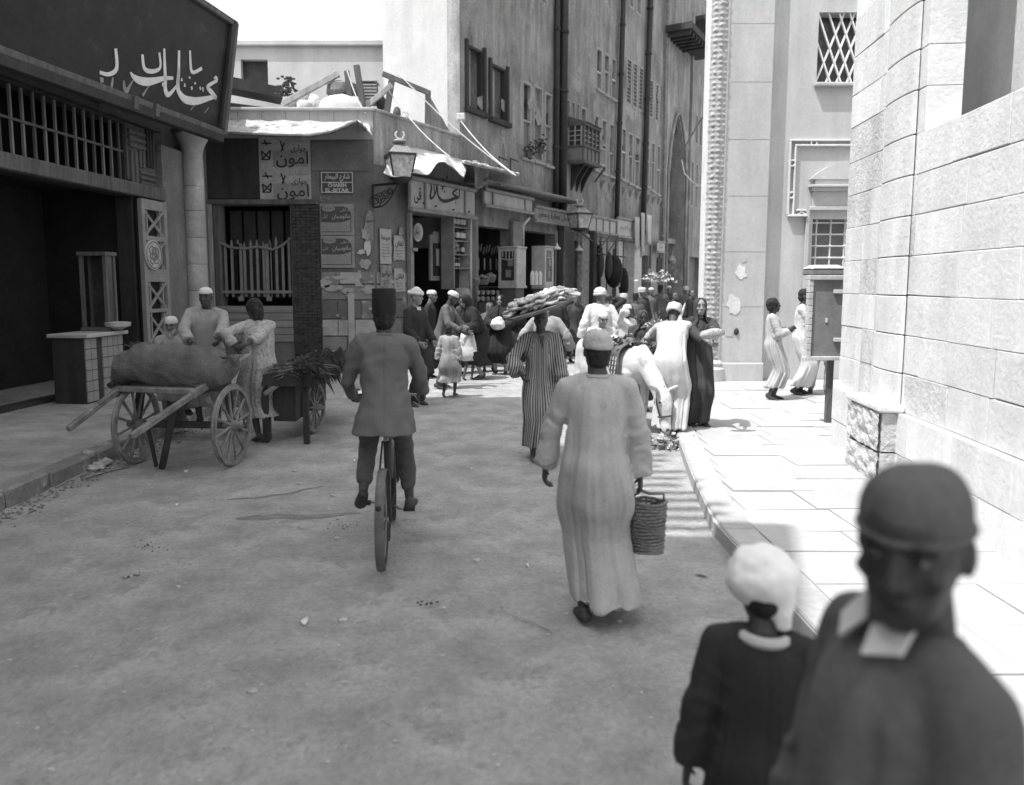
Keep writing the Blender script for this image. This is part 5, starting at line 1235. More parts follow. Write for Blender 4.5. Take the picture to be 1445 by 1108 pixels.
# big dark signboard: its own plane, leaning out at the top
s0 = D(307, 187, 15.1); SG = Frame((s0.x, s0.y), (.176, .984), (.984, -.176)); SGZ = s0.z
SLP = .16
class Lean:
    """the leaning board plane: like a frame, but v grows with height"""
    def __init__(s, f, z0, k): s.f = f; s.z0 = z0; s.k = k; s.n = f.n; s.d = f.d
    def P(s, u, v, z): return s.f.P(u, v + (z - s.z0) * s.k, z)
    def uz(s, px, py, v=0.0):
        u, z = s.f.uz(px, py, v)
        for _ in range(6): u, z = s.f.uz(px, py, v + (z - s.z0) * s.k)
        return u, z
LS = Lean(SG, SGZ, SLP)
sg = thing('signboard', 'huge black signboard with sweeping white Arabic calligraphy over the near left shop', 'sign', SG.P(-3, 0, SGZ))
ul = LS.uz(-40, 60)[0]; zt = SGZ + 2.1
b = MB(); b.fbox(LS, ul, -.02, 0, .06, SGZ + .02, zt); part('board', b, M['signdk'], sg)
b = MB(); b.fbox(LS, ul, .06, .061, .12, SGZ - .05, SGZ + .05); part('bottom_moulding', b, M['wood'], sg, bevel=.01)
b = MB(); b.fbox(LS, ul, .0, .0, .16, SGZ - .2, SGZ - .051); part('under_batten', b, M['wooddk'], sg, bevel=.01)
b = MB(); b.fbox(LS, -.09, .04, .061, .14, SGZ + .051, zt); part('end_moulding', b, M['wooddk'], sg, bevel=.01)
b = MB(); b.fbox(LS, .041, .20, -.06, .10, SGZ - .02, zt); part('end_moulding', b, M['wood'], sg, bevel=.01)
b = MB(); b.fbox(LS, ul, .1, .061, .14, zt - .1, zt); part('top_moulding', b, M['wood'], sg, bevel=.01)
b = MB()
def sp(x, y, w): u, z = LS.uz(128 + x / 7.153, 105 + y / 7.153, .065); return (u, z, w)
for S in ([(400, -20, .03), (430, 25, .08), (490, 62, .12), (570, 75, .13), (660, 60, .10), (750, 40, .07), (830, 38, .05)],
          [(740, -260, .05), (745, -100, .07), (752, 60, .08), (750, 140, .09), (768, 200, .10), (800, 195, .07), (840, 150, .05), (875, 100, .05), (885, 20, .07), (890, -240, .06)],
          [(885, -60, .05), (878, 110, .09), (890, 180, .10), (940, 245, .13), (1010, 268, .14), (1080, 268, .13), (1160, 250, .10), (1240, 230, .07), (1268, 244, .06)],
          [(1268, 240, .07), (1222, 185, .09), (1178, 130, .08), (1225, 90, .06), (1272, 62, .06), (1262, 28, .05), (1245, 45, .03)],
          [(1000, -240, .05), (1010, -60, .07), (1040, -20, .06), (1120, -60, .06)], [(520, -200, .06), (540, -60, .07), (620, -30, .07), (700, -70, .05), (690, -220, .05)],
          [(250, -260, .06), (260, -60, .07), (180, 0, .06), (90, -20, .05)],
          [(725, 85, .05), (732, 120, .06)], [(945, 90, .02), (950, 125, .05)], [(1015, 125, .05), (1022, 155, .04)], [(1050, 80, .03), (1055, 100, .05)], [(1100, 125, .03), (1108, 155, .04)], [(1130, 130, .03), (1133, 175, .03)], [(915, 40, .03), (918, 70, .05)], [(1000, 25, .03), (995, 40, .05)]):
    stroke(b, LS, [sp(*p) for p in S], .063, .008)
part('calligraphy', b, M['letterw'], sg)
b = MB()
for S in ([(335, 60, .03), (340, 130, .07), (365, 165, .08), (395, 115, .04), (430, 60, .02)], [(225, 30, .03), (215, 100, .05), (205, 160, .03)], [(600, 100, .02), (560, 160, .03), (525, 215, .05)], [(95, 60, .09), (130, 55, .06)], [(1060, 300, .015), (1010, 360, .02)], [(1190, 340, .02), (1150, 390, .015)]): stroke(b, LS, [sp(*p) for p in S], .062, .004)
part('faded_brushwork', b, M['lettermid'], sg)
for (x, y) in ((462, 290), (675, 380)): u, z = LS.uz(128 + x / 7.153, 105 + y / 7.153, .17); b = MB(); b.fbox(LS, u - .05, u + .05, .13, .18, SGZ - .16, SGZ + .04); part('hinge_strap', b, M['wood'], sg)
for u in (-.5, -3.0): b = MB(); b.beam(FA.P(u, -.1, SGZ + .1), SG.P(u, -.0, SGZ + .1), .08, .08); part('strut', b, M['wooddk'], sg)

# ================================================================ stone building at the near right
hr = thing('stone_building', 'massive sunlit limestone building with coursed blocks at the near right', 'building', FR.P(-2, -2, 0))
zc_ = [.0, .42, .80, 1.16, 1.52, 1.885, 2.25, 2.615, 2.98, 3.34, 3.73, 4.08, 4.5, 4.9, 5.3, 5.7, 6.1, 6.5, 6.9, 7.4]
uP = FR.uz(1236, 400)[0]
ud0 = uP - .92
b = MB(); b.fbox(FR, -12, -.02, -5, -.022, 0, 3.3); b.fbox(FR, -12, -.02, -5, -.95, 3.3, 7.4); part('core', b, M['lime'], hr)
q = random.Random(9)
for j, (z0, z1) in enumerate(zip(zc_, zc_[1:])):
    u = 0.0
    while u > -9.5:
        w = q.uniform(.5, .95); u2 = u - w
        if u > uP > u2 - .1: u2 = uP
        if z0 > 3.3 and u > ud0 + .05 and u2 < ud0 + .2: u2 = ud0
        if u <= ud0 + .05 and u > -5 and z0 > 3.3:
            u = -5.0 if u > -5 else u - w; continue       # window recess
        b = MB(); o_ = q.uniform(-.003, .003) + (.06 if z1 < .85 else 0); sl = q.uniform(-.002, .002)
        j4 = [q.uniform(.001, .003) * (4 if q.random() < .15 else 1) for _ in range(8)]
        b.hexa([FR.P(u2 + .003, -.3, z0 + .003), FR.P(u - .003, -.3, z0 + .003), FR.P(u - j4[0], o_, z0 + j4[1]), FR.P(u2 + j4[2], o_, z0 + j4[3]), FR.P(u2 + .003, -.3, z1 - .003), FR.P(u - .003, -.3, z1 - .003), FR.P(u - j4[4], o_ + sl, z1 - j4[5]), FR.P(u2 + j4[6], o_ + sl, z1 - j4[7])])
        part('stone_block', b, M[q.choice(['lime', 'lime', 'limeb', 'limec'])], hr, bevel=q.uniform(.002, .006))
        u = u2
    # the return face at the far end
for j, (z0, z1) in enumerate(zip(zc_, zc_[1:])):
    v = -.31
    while v > -4.5:
        w = q.uniform(.6, 1.0); b = MB(); b.fbox(FR, -.3, 0, v - w + .005, v - .005, z0 + .005, z1 - .005); part('stone_block', b, M['lime'], hr, bevel=.012); v -= w
# half-round pilaster with plinth and rough stones near the picture edge
up_ = uP - .42
for j, (z0, z1) in enumerate(zip(zc_, zc_[1:])):
    b = MB(); r = .30
    prof = [FR.P(up_ - r * math.cos(t) * 1.2, .012 + r * .15 * math.sin(t), 0) for t in [math.pi * i / 12 for i in range(13)]]
    if z0 >= .7:
        b.prism([p + V((0, 0, z0 + .005)) for p in prof], (0, 0, z1 - z0 - .01)); part('pilaster_drum', b, M['lime'], hr, bevel=.012)
    else:
        me = MB(); k = 8; u0_, u1_ = up_ - .42, up_ + .40
        def rough(a, c): 
            p = FR.P(u0_ + (u1_ - u0_) * a, .22 + .025 * noise.noise(V((a * 6, c * 5 + j * 3, 2))) + .012 * noise.noise(V((a * 16, c * 14, j))), z0 + .01 + (z1 - z0 - .02) * c); return p
        me.grid(rough, 26, 14, .0); me.fbox(FR, u0_, u1_, -.0, .19, z0 + .008, z1 - .008); part('rough_stone', me, M['limerough'], hr)
b = MB(); b.fbox(FR, up_ - .46, up_ + .44, .0, .24, .80, .87); part('plinth_top', b, M['lime'], hr, bevel=.02)
b = MB(); b.fbox(FR, -12, -5.0, -.3, 0.0, 3.34, 7.4); part('upper_wall', b, M['lime'], hr)
b = MB(); b.fbox(FR, -5.0, ud0 + .1, -.9, -.85, 3.3, 7.4); part('recess_back', b, M['limerough'], hr)

# ================================================================ mosque
def mu(px, py=400, v=0.0): return FM.uz(px, py, v)[0]
def mz(py, v=0.0): return FM.uz(1080, py, v)[1]
mo = thing('mosque', 'towering sunlit mosque wall with pilaster, moulded frame and grilled window', 'mosque', (6, 16, 0))
X0, XP, XR = mu(1018, 400, .22), mu(1079, 400, .22), 11.0
wz0, wz1 = mz(410) - 1.2, mz(305)
wu0, wu1 = mu(1143), mu(1143) + 1.35
uw = (mu(1152, 113), mu(1152, 113) + 1.2, mz(118), mz(118) + 1.3)
bm = MB(); wall(bm, FM, XP - .02, XR, -.1, 17, [(wu0, wu1, wz0, wz1), uw], t=.5); wallpart('wall', bm, M['mosque'], mo)
bm = MB(); wall(bm, FM, X0, XP, -.1, 17, [], t=.5, v=.22); wallpart('pilaster', bm, M['mosque'], mo)
b = MB(); b.prism([(X0 - .2, 14.9, -.1), (X0 + .3, 14.9, -.1), (X0 + 5.4, 26, -.1), (X0 + 4.9, 26, -.1)], (0, 0, 17.1)); part('side_wall', b, M['mosque'], mo)
b = MB(); b.prism([(X0, 14.9, 16.7), (XR, 14.9, 16.7), (XR, 26, 16.7), (X0 + 5, 26, 16.7)], (0, 0, .2)); part('roof', b, M['mosque'], mo)
b = MB(); b.fbox(FM, X0 - .42, XP + .02, .23, .30, .1, mz(512, .25)); part('base_course', b, M['mosque'], mo, bevel=.02)
for k in range(1, 9):     # faint bed joints
    z = .5 + k * 1.05; b = MB(); b.fbox(FM, X0 + .05, XP, .219, .2225, z, z + .012); part('joint', b, M['mosquedk'], mo)
# moulded frame round the window panel
def bar(x0, x1, y0, y1, v0, v1, m='lime', nm='moulding', py=None):
    a, c = mu(x0, y0), mu(x1, y0); b = MB(); b.fbox(FM, a, c, v0, v1, mz(y1), mz(y0)); return part(nm, b, M[m], mo, bevel=.006)
RX = 1143 + 104
SY = mu(1143) + (1.35) / 2      # axis of the window: the frame is mirrored about it
def mirror_bar(x0, x1, y0, y1, v0, v1, m='lime', nm='moulding'):
    a, c = mu(x0, y0), mu(x1, y0)
    for s in (0, 1):
        A, B_ = (a, c) if not s else (2 * SY - c, 2 * SY - a)
        b = MB(); b.fbox(FM, A, B_, v0, v1, mz(y1), mz(y0)); part(nm, b, M[m], mo, bevel=.006)
def span_bar(x0, y0, y1, v0, v1, m='lime', nm='moulding'):
    a = mu(x0, y0); b = MB(); b.fbox(FM, a, 2 * SY - a, v0, v1, mz(y1), mz(y0)); part(nm, b, M[m], mo, bevel=.006)
mirror_bar(1113.5, 1115.5, 200, 303, .003, .07); mirror_bar(1120.5, 1122.5, 207, 303, .003, .07)
span_bar(1113.5, 197.5, 199.9, .003, .07); span_bar(1120.5, 204.5, 206.9, .003, .07)
mirror_bar(1115.7, 1120.3, 207.2, 303, .003, .012, 'mosquedk', 'groove'); span_bar(1115.7, 200.1, 204.3, .003, .012, 'mosquedk', 'groove')
mirror_bar(1110, 1137, 303.2, 306, .003, .09); mirror_bar(1122.5, 1136, 296, 298, .003, .06)
for (x, y) in ((1116.5, 231), (1115.5, 276), (1147, 202.3)):
    c = FM.P(mu(x, y), .05, mz(y)); 
    for cc in (c, V((2 * SY - c.x, c.y, c.z))): b = MB(); b.ring(cc, V((.055, 0, 0)), V((0, 0, .055)), .016, 16, 6); part('knot', b, M['lime'], mo)
for (x0, y0, x1, y1) in ((1124, 296, 1136, 303), (1124, 303, 1136, 296)):
    b = MB(); b.beam(FM.P(mu(x0, y0), .04, mz(y0)), FM.P(mu(x1, y1), .04, mz(y1)), .02, .03, (0, -1, 0)); part('knot', b, M['lime'], mo)
for (yt, yb, xo, v) in ((262, 265, 1140, .17), (253, 262, 1149, .05), (265, 270, 1143, .10), (270, 292, 1146, .03), (292, 297, 1141, .08)):
    span_bar(xo, yt, yb, .003, v, 'mosque', 'hood')
b = MB(); P = [FM.P(mu(1140, 262), .0035, mz(253))]; 
n = 10; a = mu(1141, 262); P = [FM.P(a + (2 * SY - 2 * a) * i / n, .003, mz(253.5) + .34 * math.sin(i / n * math.pi) ** .8) for i in range(n + 1)]; b.prism(P, FM.n * .07); part('hood_arch', b, M['mosque'], mo)
mirror_bar(1136.5, 1141.5, 298, 470, .003, .06, 'mosque', 'jamb_moulding')
b = MB(); b.fbox(FM, wu0 - .0, wu1, -.42, -.38, wz0, wz1); part('window_back', b, M['shutter'], mo)
gw = []
for k in range(5): u = wu0 + .12 + k * .277; b = MB(); b.tube([FM.P(u, -.1, wz0), FM.P(u, -.1, wz1)], .016, 6); part('grille_bar', b, M['grille'], mo)
for k in range(9):
    z = wz1 - .12 - k * .225
    if z < wz0: break
    b = MB(); b.tube([FM.P(wu0, -.1, z), FM.P(wu1, -.1, z)], .016, 6)
    for j in range(5): b.ell(FM.P(wu0 + .12 + j * .277, -.1, z), .035, .035, .035, 8, n=4)
    part('grille_bar', b, M['grille'], mo)
b = MB(); b.fbox(FM, wu0, wu1, -.3, -.0, wz1 - .05, wz1 - .002); part('lintel', b, M['mosque'], mo)
b = MB(); b.fbox(FM, uw[0] - .05, uw[1] + .05, .003, .12, uw[2] - .06, uw[2]); part('sill', b, M['mosque'], mo, bevel=.01)
b = MB(); b.fbox(FM, uw[0], uw[1], -.35, -.3, uw[2], uw[3]); part('window_back', b, M['glass'], mo)
b = MB()
for k in range(7):
    u = uw[0] + k * .2; b.beam(FM.P(u, -.08, uw[2]), FM.P(u + .5, -.08, uw[3]), .03, .04, (0, -1, 0)); b.beam(FM.P(u + .3, -.06, uw[2]), FM.P(u - .2, -.06, uw[3]), .03, .04, (0, -1, 0))
part('screen', b, M['lime'], mo)
# engaged corner column, carved in relief
colx = mu(1003.5, 400, .1); rc = .175
def relief(a, c):
    t = a * 2 * math.pi; z = c * 16.8
    s1_ = math.sin(t * 5 + z * 33); s2_ = math.sin(t * 5 - z * 33); k = max(s1_, 0) * max(s2_, 0) + .5 * max(-s1_, 0) * max(-s2_, 0)
    r = rc * (1 + .15 * k ** .8 + .06 * noise.noise(V((math.cos(t) * 3, math.sin(t) * 3, z * 16))))
    return (colx + math.cos(t) * r, 14.5 + math.sin(t) * r, z)
b = MB(); b.grid(relief, 48, 1100, 0); co = solo('carved_column', b, M['mosquedk'], 'slender carved corner column of the mosque covered in diamond relief', 'column', (colx, 14.5, 0), smooth=True)
b = MB(); b.box(mu(1013.5, 400, .22), X0, 14.38, 14.6, .1, 17); b.box(mu(991, 400, .2), mu(994.5, 400, .2), 14.42, 14.7, .1, 17); part('corner_fillet', b, M['lime'], mo, bevel=.01)
b = MB(); b.box(mu(994, 400) + .1, X0, 14.62, 14.9, .1, 17); part('corner_backing', b, M['mosque'], mo)
b = MB(); b.lathe((colx, 14.48, .1), [(.30, 0), (.30, .25), (.24, .3), (.26, .36), (.21, .42)], 16); part('column_base', b, M['mosque'], mo, smooth=35)
for i, (x, y, w, h) in enumerate([(1045, 385, .3, .35), (1050, 365, .15, .2), (1035, 430, .3, .5), (1030, 470, .2, .15)]): flake(FM, mu(x, y, .22), mz(y), w, h, M['mosque' if i % 2 else 'lime'], 200 + i, v=.223, parent=mo)
b = MB(); b.ell(FM.P(mu(1039, 466, .22), .23, mz(467)), .05, .03, .07, 8); part('iron_boss', b, M['iron'], mo)

# ================================================================ display board on a post by the stone building
kY = 9.95
def K(px, py, y=kY): return D(px, py, y)
a, c = K(1144, 400).x, K(1191, 400).x; z0, z1 = K(1144, 503).z, K(1144, 395).z
ki = thing('notice_board', 'tall dark notice board with little roof on a post against the stone building', 'notice board', ((a + c) / 2, kY, .12))
b = MB(); b.box(a + .02, c, kY, kY + .04, z0, z1); part('panel', b, M['shutter'], ki)
for k in range(12):
    zz = z0 + (z1 - z0) * k / 12; b = MB(); b.box(a - .03, a + .03, kY - .03, kY + .06, zz + .004, zz + (z1 - z0) / 12 - .004); part('stile_block', b, M['paintw'], ki, bevel=.004)
b = MB(); b.box(a - .05, c, kY - .05, kY + .08, z0 - .05, z0); part('bottom_rail', b, M['paintw'], ki, bevel=.006)
b = MB(); b.box(a - .03, c + .02, kY - .04, kY + .1, z1, z1 + .06); part('top_rail', b, M['paintw'], ki, bevel=.006)
b = MB(); b.box(a - .0, c + .02, kY - .02, kY + .3, z1 + .061, z1 + .14); part('roof', b, M['shutter'], ki, bevel=.02)
b = MB(); b.hexa([(a - .02, kY - .04, z1 + .141), (c + .03, kY - .04, z1 + .141), (c + .03, kY + .32, z1 + .141), (a - .02, kY + .32, z1 + .141), (a + .07, kY + .04, z1 + .2), (c - .05, kY + .04, z1 + .2), (c - .05, kY + .25, z1 + .2), (a + .07, kY + .25, z1 + .2)]); part('roof_cap', b, M['mosque'], ki, bevel=.02)
px_ = K(1181, 400).x; b = MB(); b.box(px_ - .035, px_ + .035, kY + .05, kY + .12, .1, z0 - .051); part('post', b, M['wood'], ki)
for y in (412, 480): p = K(1183, y); b = MB(); b.box(p.x - .07, c, kY - .04, kY - .0, p.z - .02, p.z + .03); part('clip', b, M['paintw'], ki, bevel=.005)
b = MB(); p = K(1166, 452); b.box(p.x - .012, p.x + .012, kY - .012, kY, p.z - .03, p.z + .03); part('paper_slip', b, M['letterw'], ki)
# ================================================================ figures
def remesh(mb, voxel, smooth=2, recalc=True):
    me = mb.mesh('tmp', recalc=recalc); o = bpy.data.objects.new('tmp', me); COL.objects.link(o)
    m = o.modifiers.new('r', 'REMESH'); m.mode = 'VOXEL'; m.voxel_size = voxel
    if smooth: s = o.modifiers.new('s', 'SMOOTH'); s.factor = .5; s.iterations = smooth
    dg = bpy.context.evaluated_depsgraph_get(); dg.update()
    out = bpy.data.meshes.new_from_object(o.evaluated_get(dg)); bpy.data.objects.remove(o); bpy.data.meshes.remove(me)
    shade(out); out.materials.clear(); return out
def getco(me): a = np.empty(len(me.vertices) * 3); me.vertices.foreach_get('co', a); return a.reshape(-1, 3)
def setco(me, a): me.vertices.foreach_set('co', a.astype('f').ravel()); me.update()
def rx(a): return Matrix.Rotation(a, 3, 'X')
def ry(a): return Matrix.Rotation(a, 3, 'Y')
def rz(a): return Matrix.Rotation(a, 3, 'Z')

def ik(a, t, l1, l2, pole):
    a, t = V(a), V(t); d = t - a; L = min(d.length, (l1 + l2) * .995); d.normalize(); t = a + d * L
    x = (l1 * l1 - l2 * l2 + L * L) / (2 * L); h = math.sqrt(max(l1 * l1 - x * x, 0)); p = V(pole); p = (p - d * p.dot(d))
    p = p.normalized() if p.length > 1e-4 else V((0, 0, 0)); return a + d * x + p * h, t

def smooth_rings(rings, sub=4):
    out = []; n = len(rings)
    for i in range(n - 1):
        q = [rings[max(i - 1, 0)], rings[i], rings[i + 1], rings[min(i + 2, n - 1)]]
        for k in range(sub):
            t = k / sub; out.append(tuple(.5 * (2 * b + (c - a) * t + (2 * a - 5 * b + 4 * c - d) * t * t + (-a + 3 * b - 3 * c + d) * t ** 3) for a, b, c, d in zip(*[[V(w) for w in r] for r in q])))
    return out + [rings[-1]]
class Fig:
    """A person. Local axes: the figure faces -Y, its own left hand is at +X. H standing height."""
    def __init__(s, name_label, at, H=1.7, face=0, facevec=None, build=1.0, lean=0, side=0, twist=0, head=(0, 0, 0), sit=None, lh=None, rh=None, lf=None, rf=None, skin='skin', near=False, hand_curl=.5,
                 cat='person', group=None, lpole=None, rpole=None, kneepole=None, hipz=None, bust=0, feet=True, shoe='leather', barefoot=False):
        s.H = H; s.k = k = H / 1.72; s.loc = V(at); s.rzv = R(face); s.near = near; s.skin = skin
        s.Minv = rz(-s.rzv)
        s.root = thing('person', name_label, cat, s.loc, group); s.root.rotation_euler = (0, 0, s.rzv)
        T = lambda p: V(p) * k
        def W(p):    # world override -> local
            return s.Minv @ (V(p[1]) - s.loc) if isinstance(p, tuple) and p[0] == 'w' else T(p)
        pz = .93 if hipz is None else hipz
        s.pel = T((0, 0, pz)); Ml = rz(R(twist)) @ rx(R(lean)) @ ry(R(side)); s.Ml = Ml
        up = lambda x, y, z: s.pel + Ml @ T((x, y, z - .93))
        s.waist, s.chest, s.nb = up(0, -.005, 1.08), up(0, .0, 1.27), up(0, .015, 1.455)
        s.sl, s.sr = up(.175 * build, .01, 1.405), up(-.175 * build, .01, 1.405)
        Mh = rz(R(twist)) @ rx(R(lean * .35)) @ rz(R(head[0])) @ rx(R(head[1])) @ ry(R(head[2])); s.Mh = Mh
        s.nt = s.nb + (Ml @ T((0, -.012, .07)))
        s.hc = s.nt + Mh @ T((0, -.018, .085))
        s.wl = W(lh) if lh is not None else up(.27 * build, -.03, .87); s.wr = W(rh) if rh is not None else up(-.27 * build, -.03, .87)
        s.el, s.wl = ik(s.sl, s.wl, .285 * k, .255 * k, lpole or (.5, .8, -.2)); s.er, s.wr = ik(s.sr, s.wr, .285 * k, .255 * k, rpole or (-.5, .8, -.2))
        s.hl, s.hr = s.pel + T((.09, 0, -.04)), s.pel + T((-.09, 0, -.04))
        s.al = W(lf) if lf is not None else T((.11, .03, .085)); s.ar = W(rf) if rf is not None else T((-.11, .03, .085))
        s.kl, s.al = ik(s.hl, s.al, .43 * k, .42 * k, kneepole or (.1, -1, 0)); s.kr, s.ar = ik(s.hr, s.ar, .43 * k, .42 * k, kneepole or (-.1, -1, 0))
        s.build = build; s.curl = hand_curl; s.toes = [None, None]; s.feet = feet
        s.bust = bust; s.shoe = shoe; s.bare = barefoot
    def body(s, m=None):
        k, b, B = s.k, MB(), s.build; X = s.Ml @ V((1, 0, 0)); Y = s.Ml @ V((0, 1, 0))
        Xp, Yp = V((1, 0, 0)), V((0, 1, 0))
        b.loft([(s.pel - V((0, 0, .1 * k)), Xp * .10 * k, Yp * .08 * k), (s.pel, Xp * .155 * B * k, Yp * .105 * k), (s.waist, X * .128 * B * k, Y * .09 * k), (s.chest, X * .155 * B * k, Y * .105 * k), (s.sl.lerp(s.sr, .5) + s.Ml @ V((0, 0, -.02 * k)), X * .145 * B * k, Y * .08 * k), (s.nb, X * .07 * k, Y * .06 * k)], 14)
        b.cap(s.nb - (s.nt - s.nb) * .3, .06 * k, s.hc - s.Mh @ V((0, 0, .03 * k)), .052 * k, 10)
        for sh, el, wr in ((s.sl, s.el, s.wl), (s.sr, s.er, s.wr)):
            b.cap(s.nb.lerp(sh, .45), .040 * k, sh, .044 * k); b.cap(sh, .044 * k, el, .038 * k); b.cap(el, .039 * k, wr, .026 * k)
        for hp, kn, an, sgn in ((s.hl, s.kl, s.al, 1), (s.hr, s.kr, s.ar, -1)):
            b.cap(hp, .085 * k, kn, .052 * k, 10); b.cap(kn, .052 * k, kn.lerp(an, .3), .055 * k, 10); b.cap(kn.lerp(an, .3), .055 * k, an, .034 * k, 10)
            if s.feet:
                dn = (an - kn).normalized(); f = V((sgn * .12, -1, -.05)); f = (f - dn * f.dot(dn) * .85).normalized()
                o_ = an + dn * .045 * k
                b.cap(an + dn * .02 * k - f * .03 * k, .036 * k, o_ - f * .02 * k, .032 * k); b.cap(o_, .034 * k, o_ + f * .10 * k, .030 * k); b.cap(o_ + f * .10 * k, .03 * k, o_ + f * .155 * k - dn * .0, .022 * k)
                if s.bare:
                    sd = f.cross(dn).normalized()
                    for q in range(5): b.cap(o_ + f * .14 * k + sd * (q - 2) * .014 * k, .011 * k, o_ + f * (.175 - .006 * abs(q - 1)) * k + sd * (q - 2) * .016 * k, .009 * k, 6)
        s._head(b); s._hands(b)
        me = remesh(b, (.0065 if s.near else .0095) * max(k, .75), 2)
        o = link('body', me, M[m or s.skin], s.root); s.bodyo = o
        if s.near:
            b = MB(); b.tube([s.hc + s.Mh @ (V(p) * k) for p in ((-.024, -.078, -.066), (-.008, -.0975, -.0655), (.008, -.0975, -.0655), (.024, -.078, -.066))], .0026 * k, 5); link('mouth_line', b.mesh('mouth_line'), M['eye'], s.root)
        for q in (1, -1):
            b = MB(); b.ell(s.hc + s.Mh @ (V((q * .031, -.083, .012)) * k), .0135 * k, .010 * k, .0085 * k, 10, n=6); ey = link('eye', b.mesh('eye'), M['skinl' if s.near else 'eye'], s.root)
            if s.near:
                b = MB(); b.ell(s.hc + s.Mh @ (V((q * .031, -.0915, .012)) * k), .006 * k, .0035 * k, .0065 * k, 8, n=4); link('iris', b.mesh('iris'), M['eye'], ey)
                b = MB(); b.tube([s.hc + s.Mh @ (V(p) * k) for p in ((q * .016, -.089, .014), (q * .031, -.0955, .0205), (q * .046, -.082, .014))], .0035 * k, 5); link('eyelid', b.mesh('eyelid'), M[s.skin], ey)
            b = MB(); b.tube([s.hc + s.Mh @ (V(p) * k) for p in ((q * .014, -.097, .028), (q * .032, -.096, .034), (q * .050, -.083, .028))], .0055 * k, 5); link('eyebrow', b.mesh('eyebrow'), M['hair'], s.root)
        if s.feet and s.shoe and not s.bare:
            for kn, an, sgn in ((s.kl, s.al, 1), (s.kr, s.ar, -1)):
                b = MB(); dn = (an - kn).normalized(); f = V((sgn * .12, -1, -.05)); f = (f - dn * f.dot(dn) * .85).normalized(); o_ = an + dn * .05 * k; sd = f.cross(dn).normalized()
                b.loft([(o_ + f * t * k + dn * (-.004) * k, sd * w * k, dn * h * k) for t, w, h in ((-.075, .02, .02), (-.06, .036, .036), (-.01, .040, .040), (.05, .044, .036), (.11, .047, .030), (.155, .040, .024), (.185, .018, .014))], 12)
                shade(link('shoe', b.mesh('shoe'), M[s.shoe], s.root).data)
        return s
    def _head(s, b):
        k, c, Mh = s.k, s.hc, s.Mh
        X, F, U = Mh @ V((1, 0, 0)), Mh @ V((0, -1, 0)), Mh @ V((0, 0, 1))
        P = [(-.115, .060, .016, .014), (-.108, .052, .030, .026), (-.095, .042, .042, .044), (-.07, .030, .054, .060), (-.04, .018, .063, .075), (-.01, .010, .069, .086), (.025, .004, .073, .094), (.055, .0, .073, .096), (.085, -.004, .062, .084), (.105, -.006, .042, .058), (.116, -.006, .018, .024)]
        b.loft([(c + (U * z + F * f) * k, X * a * k, F * d * k) for z, f, a, d in P], 20)
        b.cap(c + (F * .093 + U * .018) * k, .007 * k, c + (F * .113 - U * .026) * k, .013 * k, 8)
        for q in (1, -1):
            b.cap(c + (F * .100 - U * .03 + X * q * .012) * k, .009 * k, c + (F * .104 - U * .028 + X * q * .012) * k, .008 * k, 6)
            b.cap(c + (F * .083 + U * .032 + X * q * .014) * k, .012 * k, c + (F * .072 + U * .028 + X * q * .048) * k, .010 * k, 6)
            b.ell(c + (F * .066 - U * .022 + X * q * .045) * k, .020 * k, .018 * k, .018 * k, 8)
            b.ell(c + (F * -.006 - U * .005 + X * q * .074) * k, .010 * k, .019 * k, .031 * k, 8, rot=Mh)
        b.cap(c + (F * .088 - U * .060 + X * .020) * k, .0085 * k, c + (F * .088 - U * .060 - X * .020) * k, .0085 * k, 6)
        b.cap(c + (F * .084 - U * .073 + X * .015) * k, .0095 * k, c + (F * .084 - U * .073 - X * .015) * k, .0095 * k, 6)
    def _hand(s, b, el, wr, side, n=None):
        k = s.k; d = (wr - el).normalized(); n = V(n) if n is not None else V((-side, -.15, 0)); n = (n - d * n.dot(d)).normalized(); l = d.cross(n) * side
        # l points to the thumb side
        if l.dot(V((0, -1, .3))) < 0: l = -l
        b.loft([(wr + d * t * k, l * w * k, n * h * k) for t, w, h in ((0, .026, .02), (.02, .033, .018), (.06, .042, .016), (.085, .040, .014), (.095, .03, .01))], 10)
        cu = s.curl
        for i, (off, L, r) in enumerate(((.030, .072, .0092), (.010, .080, .0095), (-.010, .074, .009), (-.030, .058, .0082))):
            p0 = wr + (d * .082 + l * off) * k; a1 = cu * .8; d1 = d * math.cos(a1) + n * math.sin(a1); p1 = p0 + d1 * L * .45 * k
            a2 = cu * 1.9; d2 = d * math.cos(a2) + n * math.sin(a2); p2 = p1 + d2 * L * .32 * k; a3 = cu * 2.7; d3 = d * math.cos(a3) + n * math.sin(a3); p3 = p2 + d3 * L * .25 * k
            b.cap(p0, r * k * 1.05, p1, r * k, 7); b.cap(p1, r * k, p2, r * .92 * k, 7); b.cap(p2, r * .92 * k, p3, r * .8 * k, 7)
        t0 = wr + (d * .022 + l * .026) * k; t1 = t0 + (d * .032 + l * .030 + n * .012) * k; t2 = t1 + (d * .030 + l * .006 + n * .016 * (1 + cu)) * k
        b.cap(t0, .014 * k, t1, .011 * k, 7); b.cap(t1, .011 * k, t2, .009 * k, 7)
        return wr + (d * .09 + n * .02) * k
    def _hands(s, b):
        s.palm_l = s._hand(b, s.el, s.wl, 1, getattr(s, 'nl', None)); s.palm_r = s._hand(b, s.er, s.wr, -1, getattr(s, 'nr', None))
    def wp(s, p): return s.loc + rz(s.rzv) @ V(p)

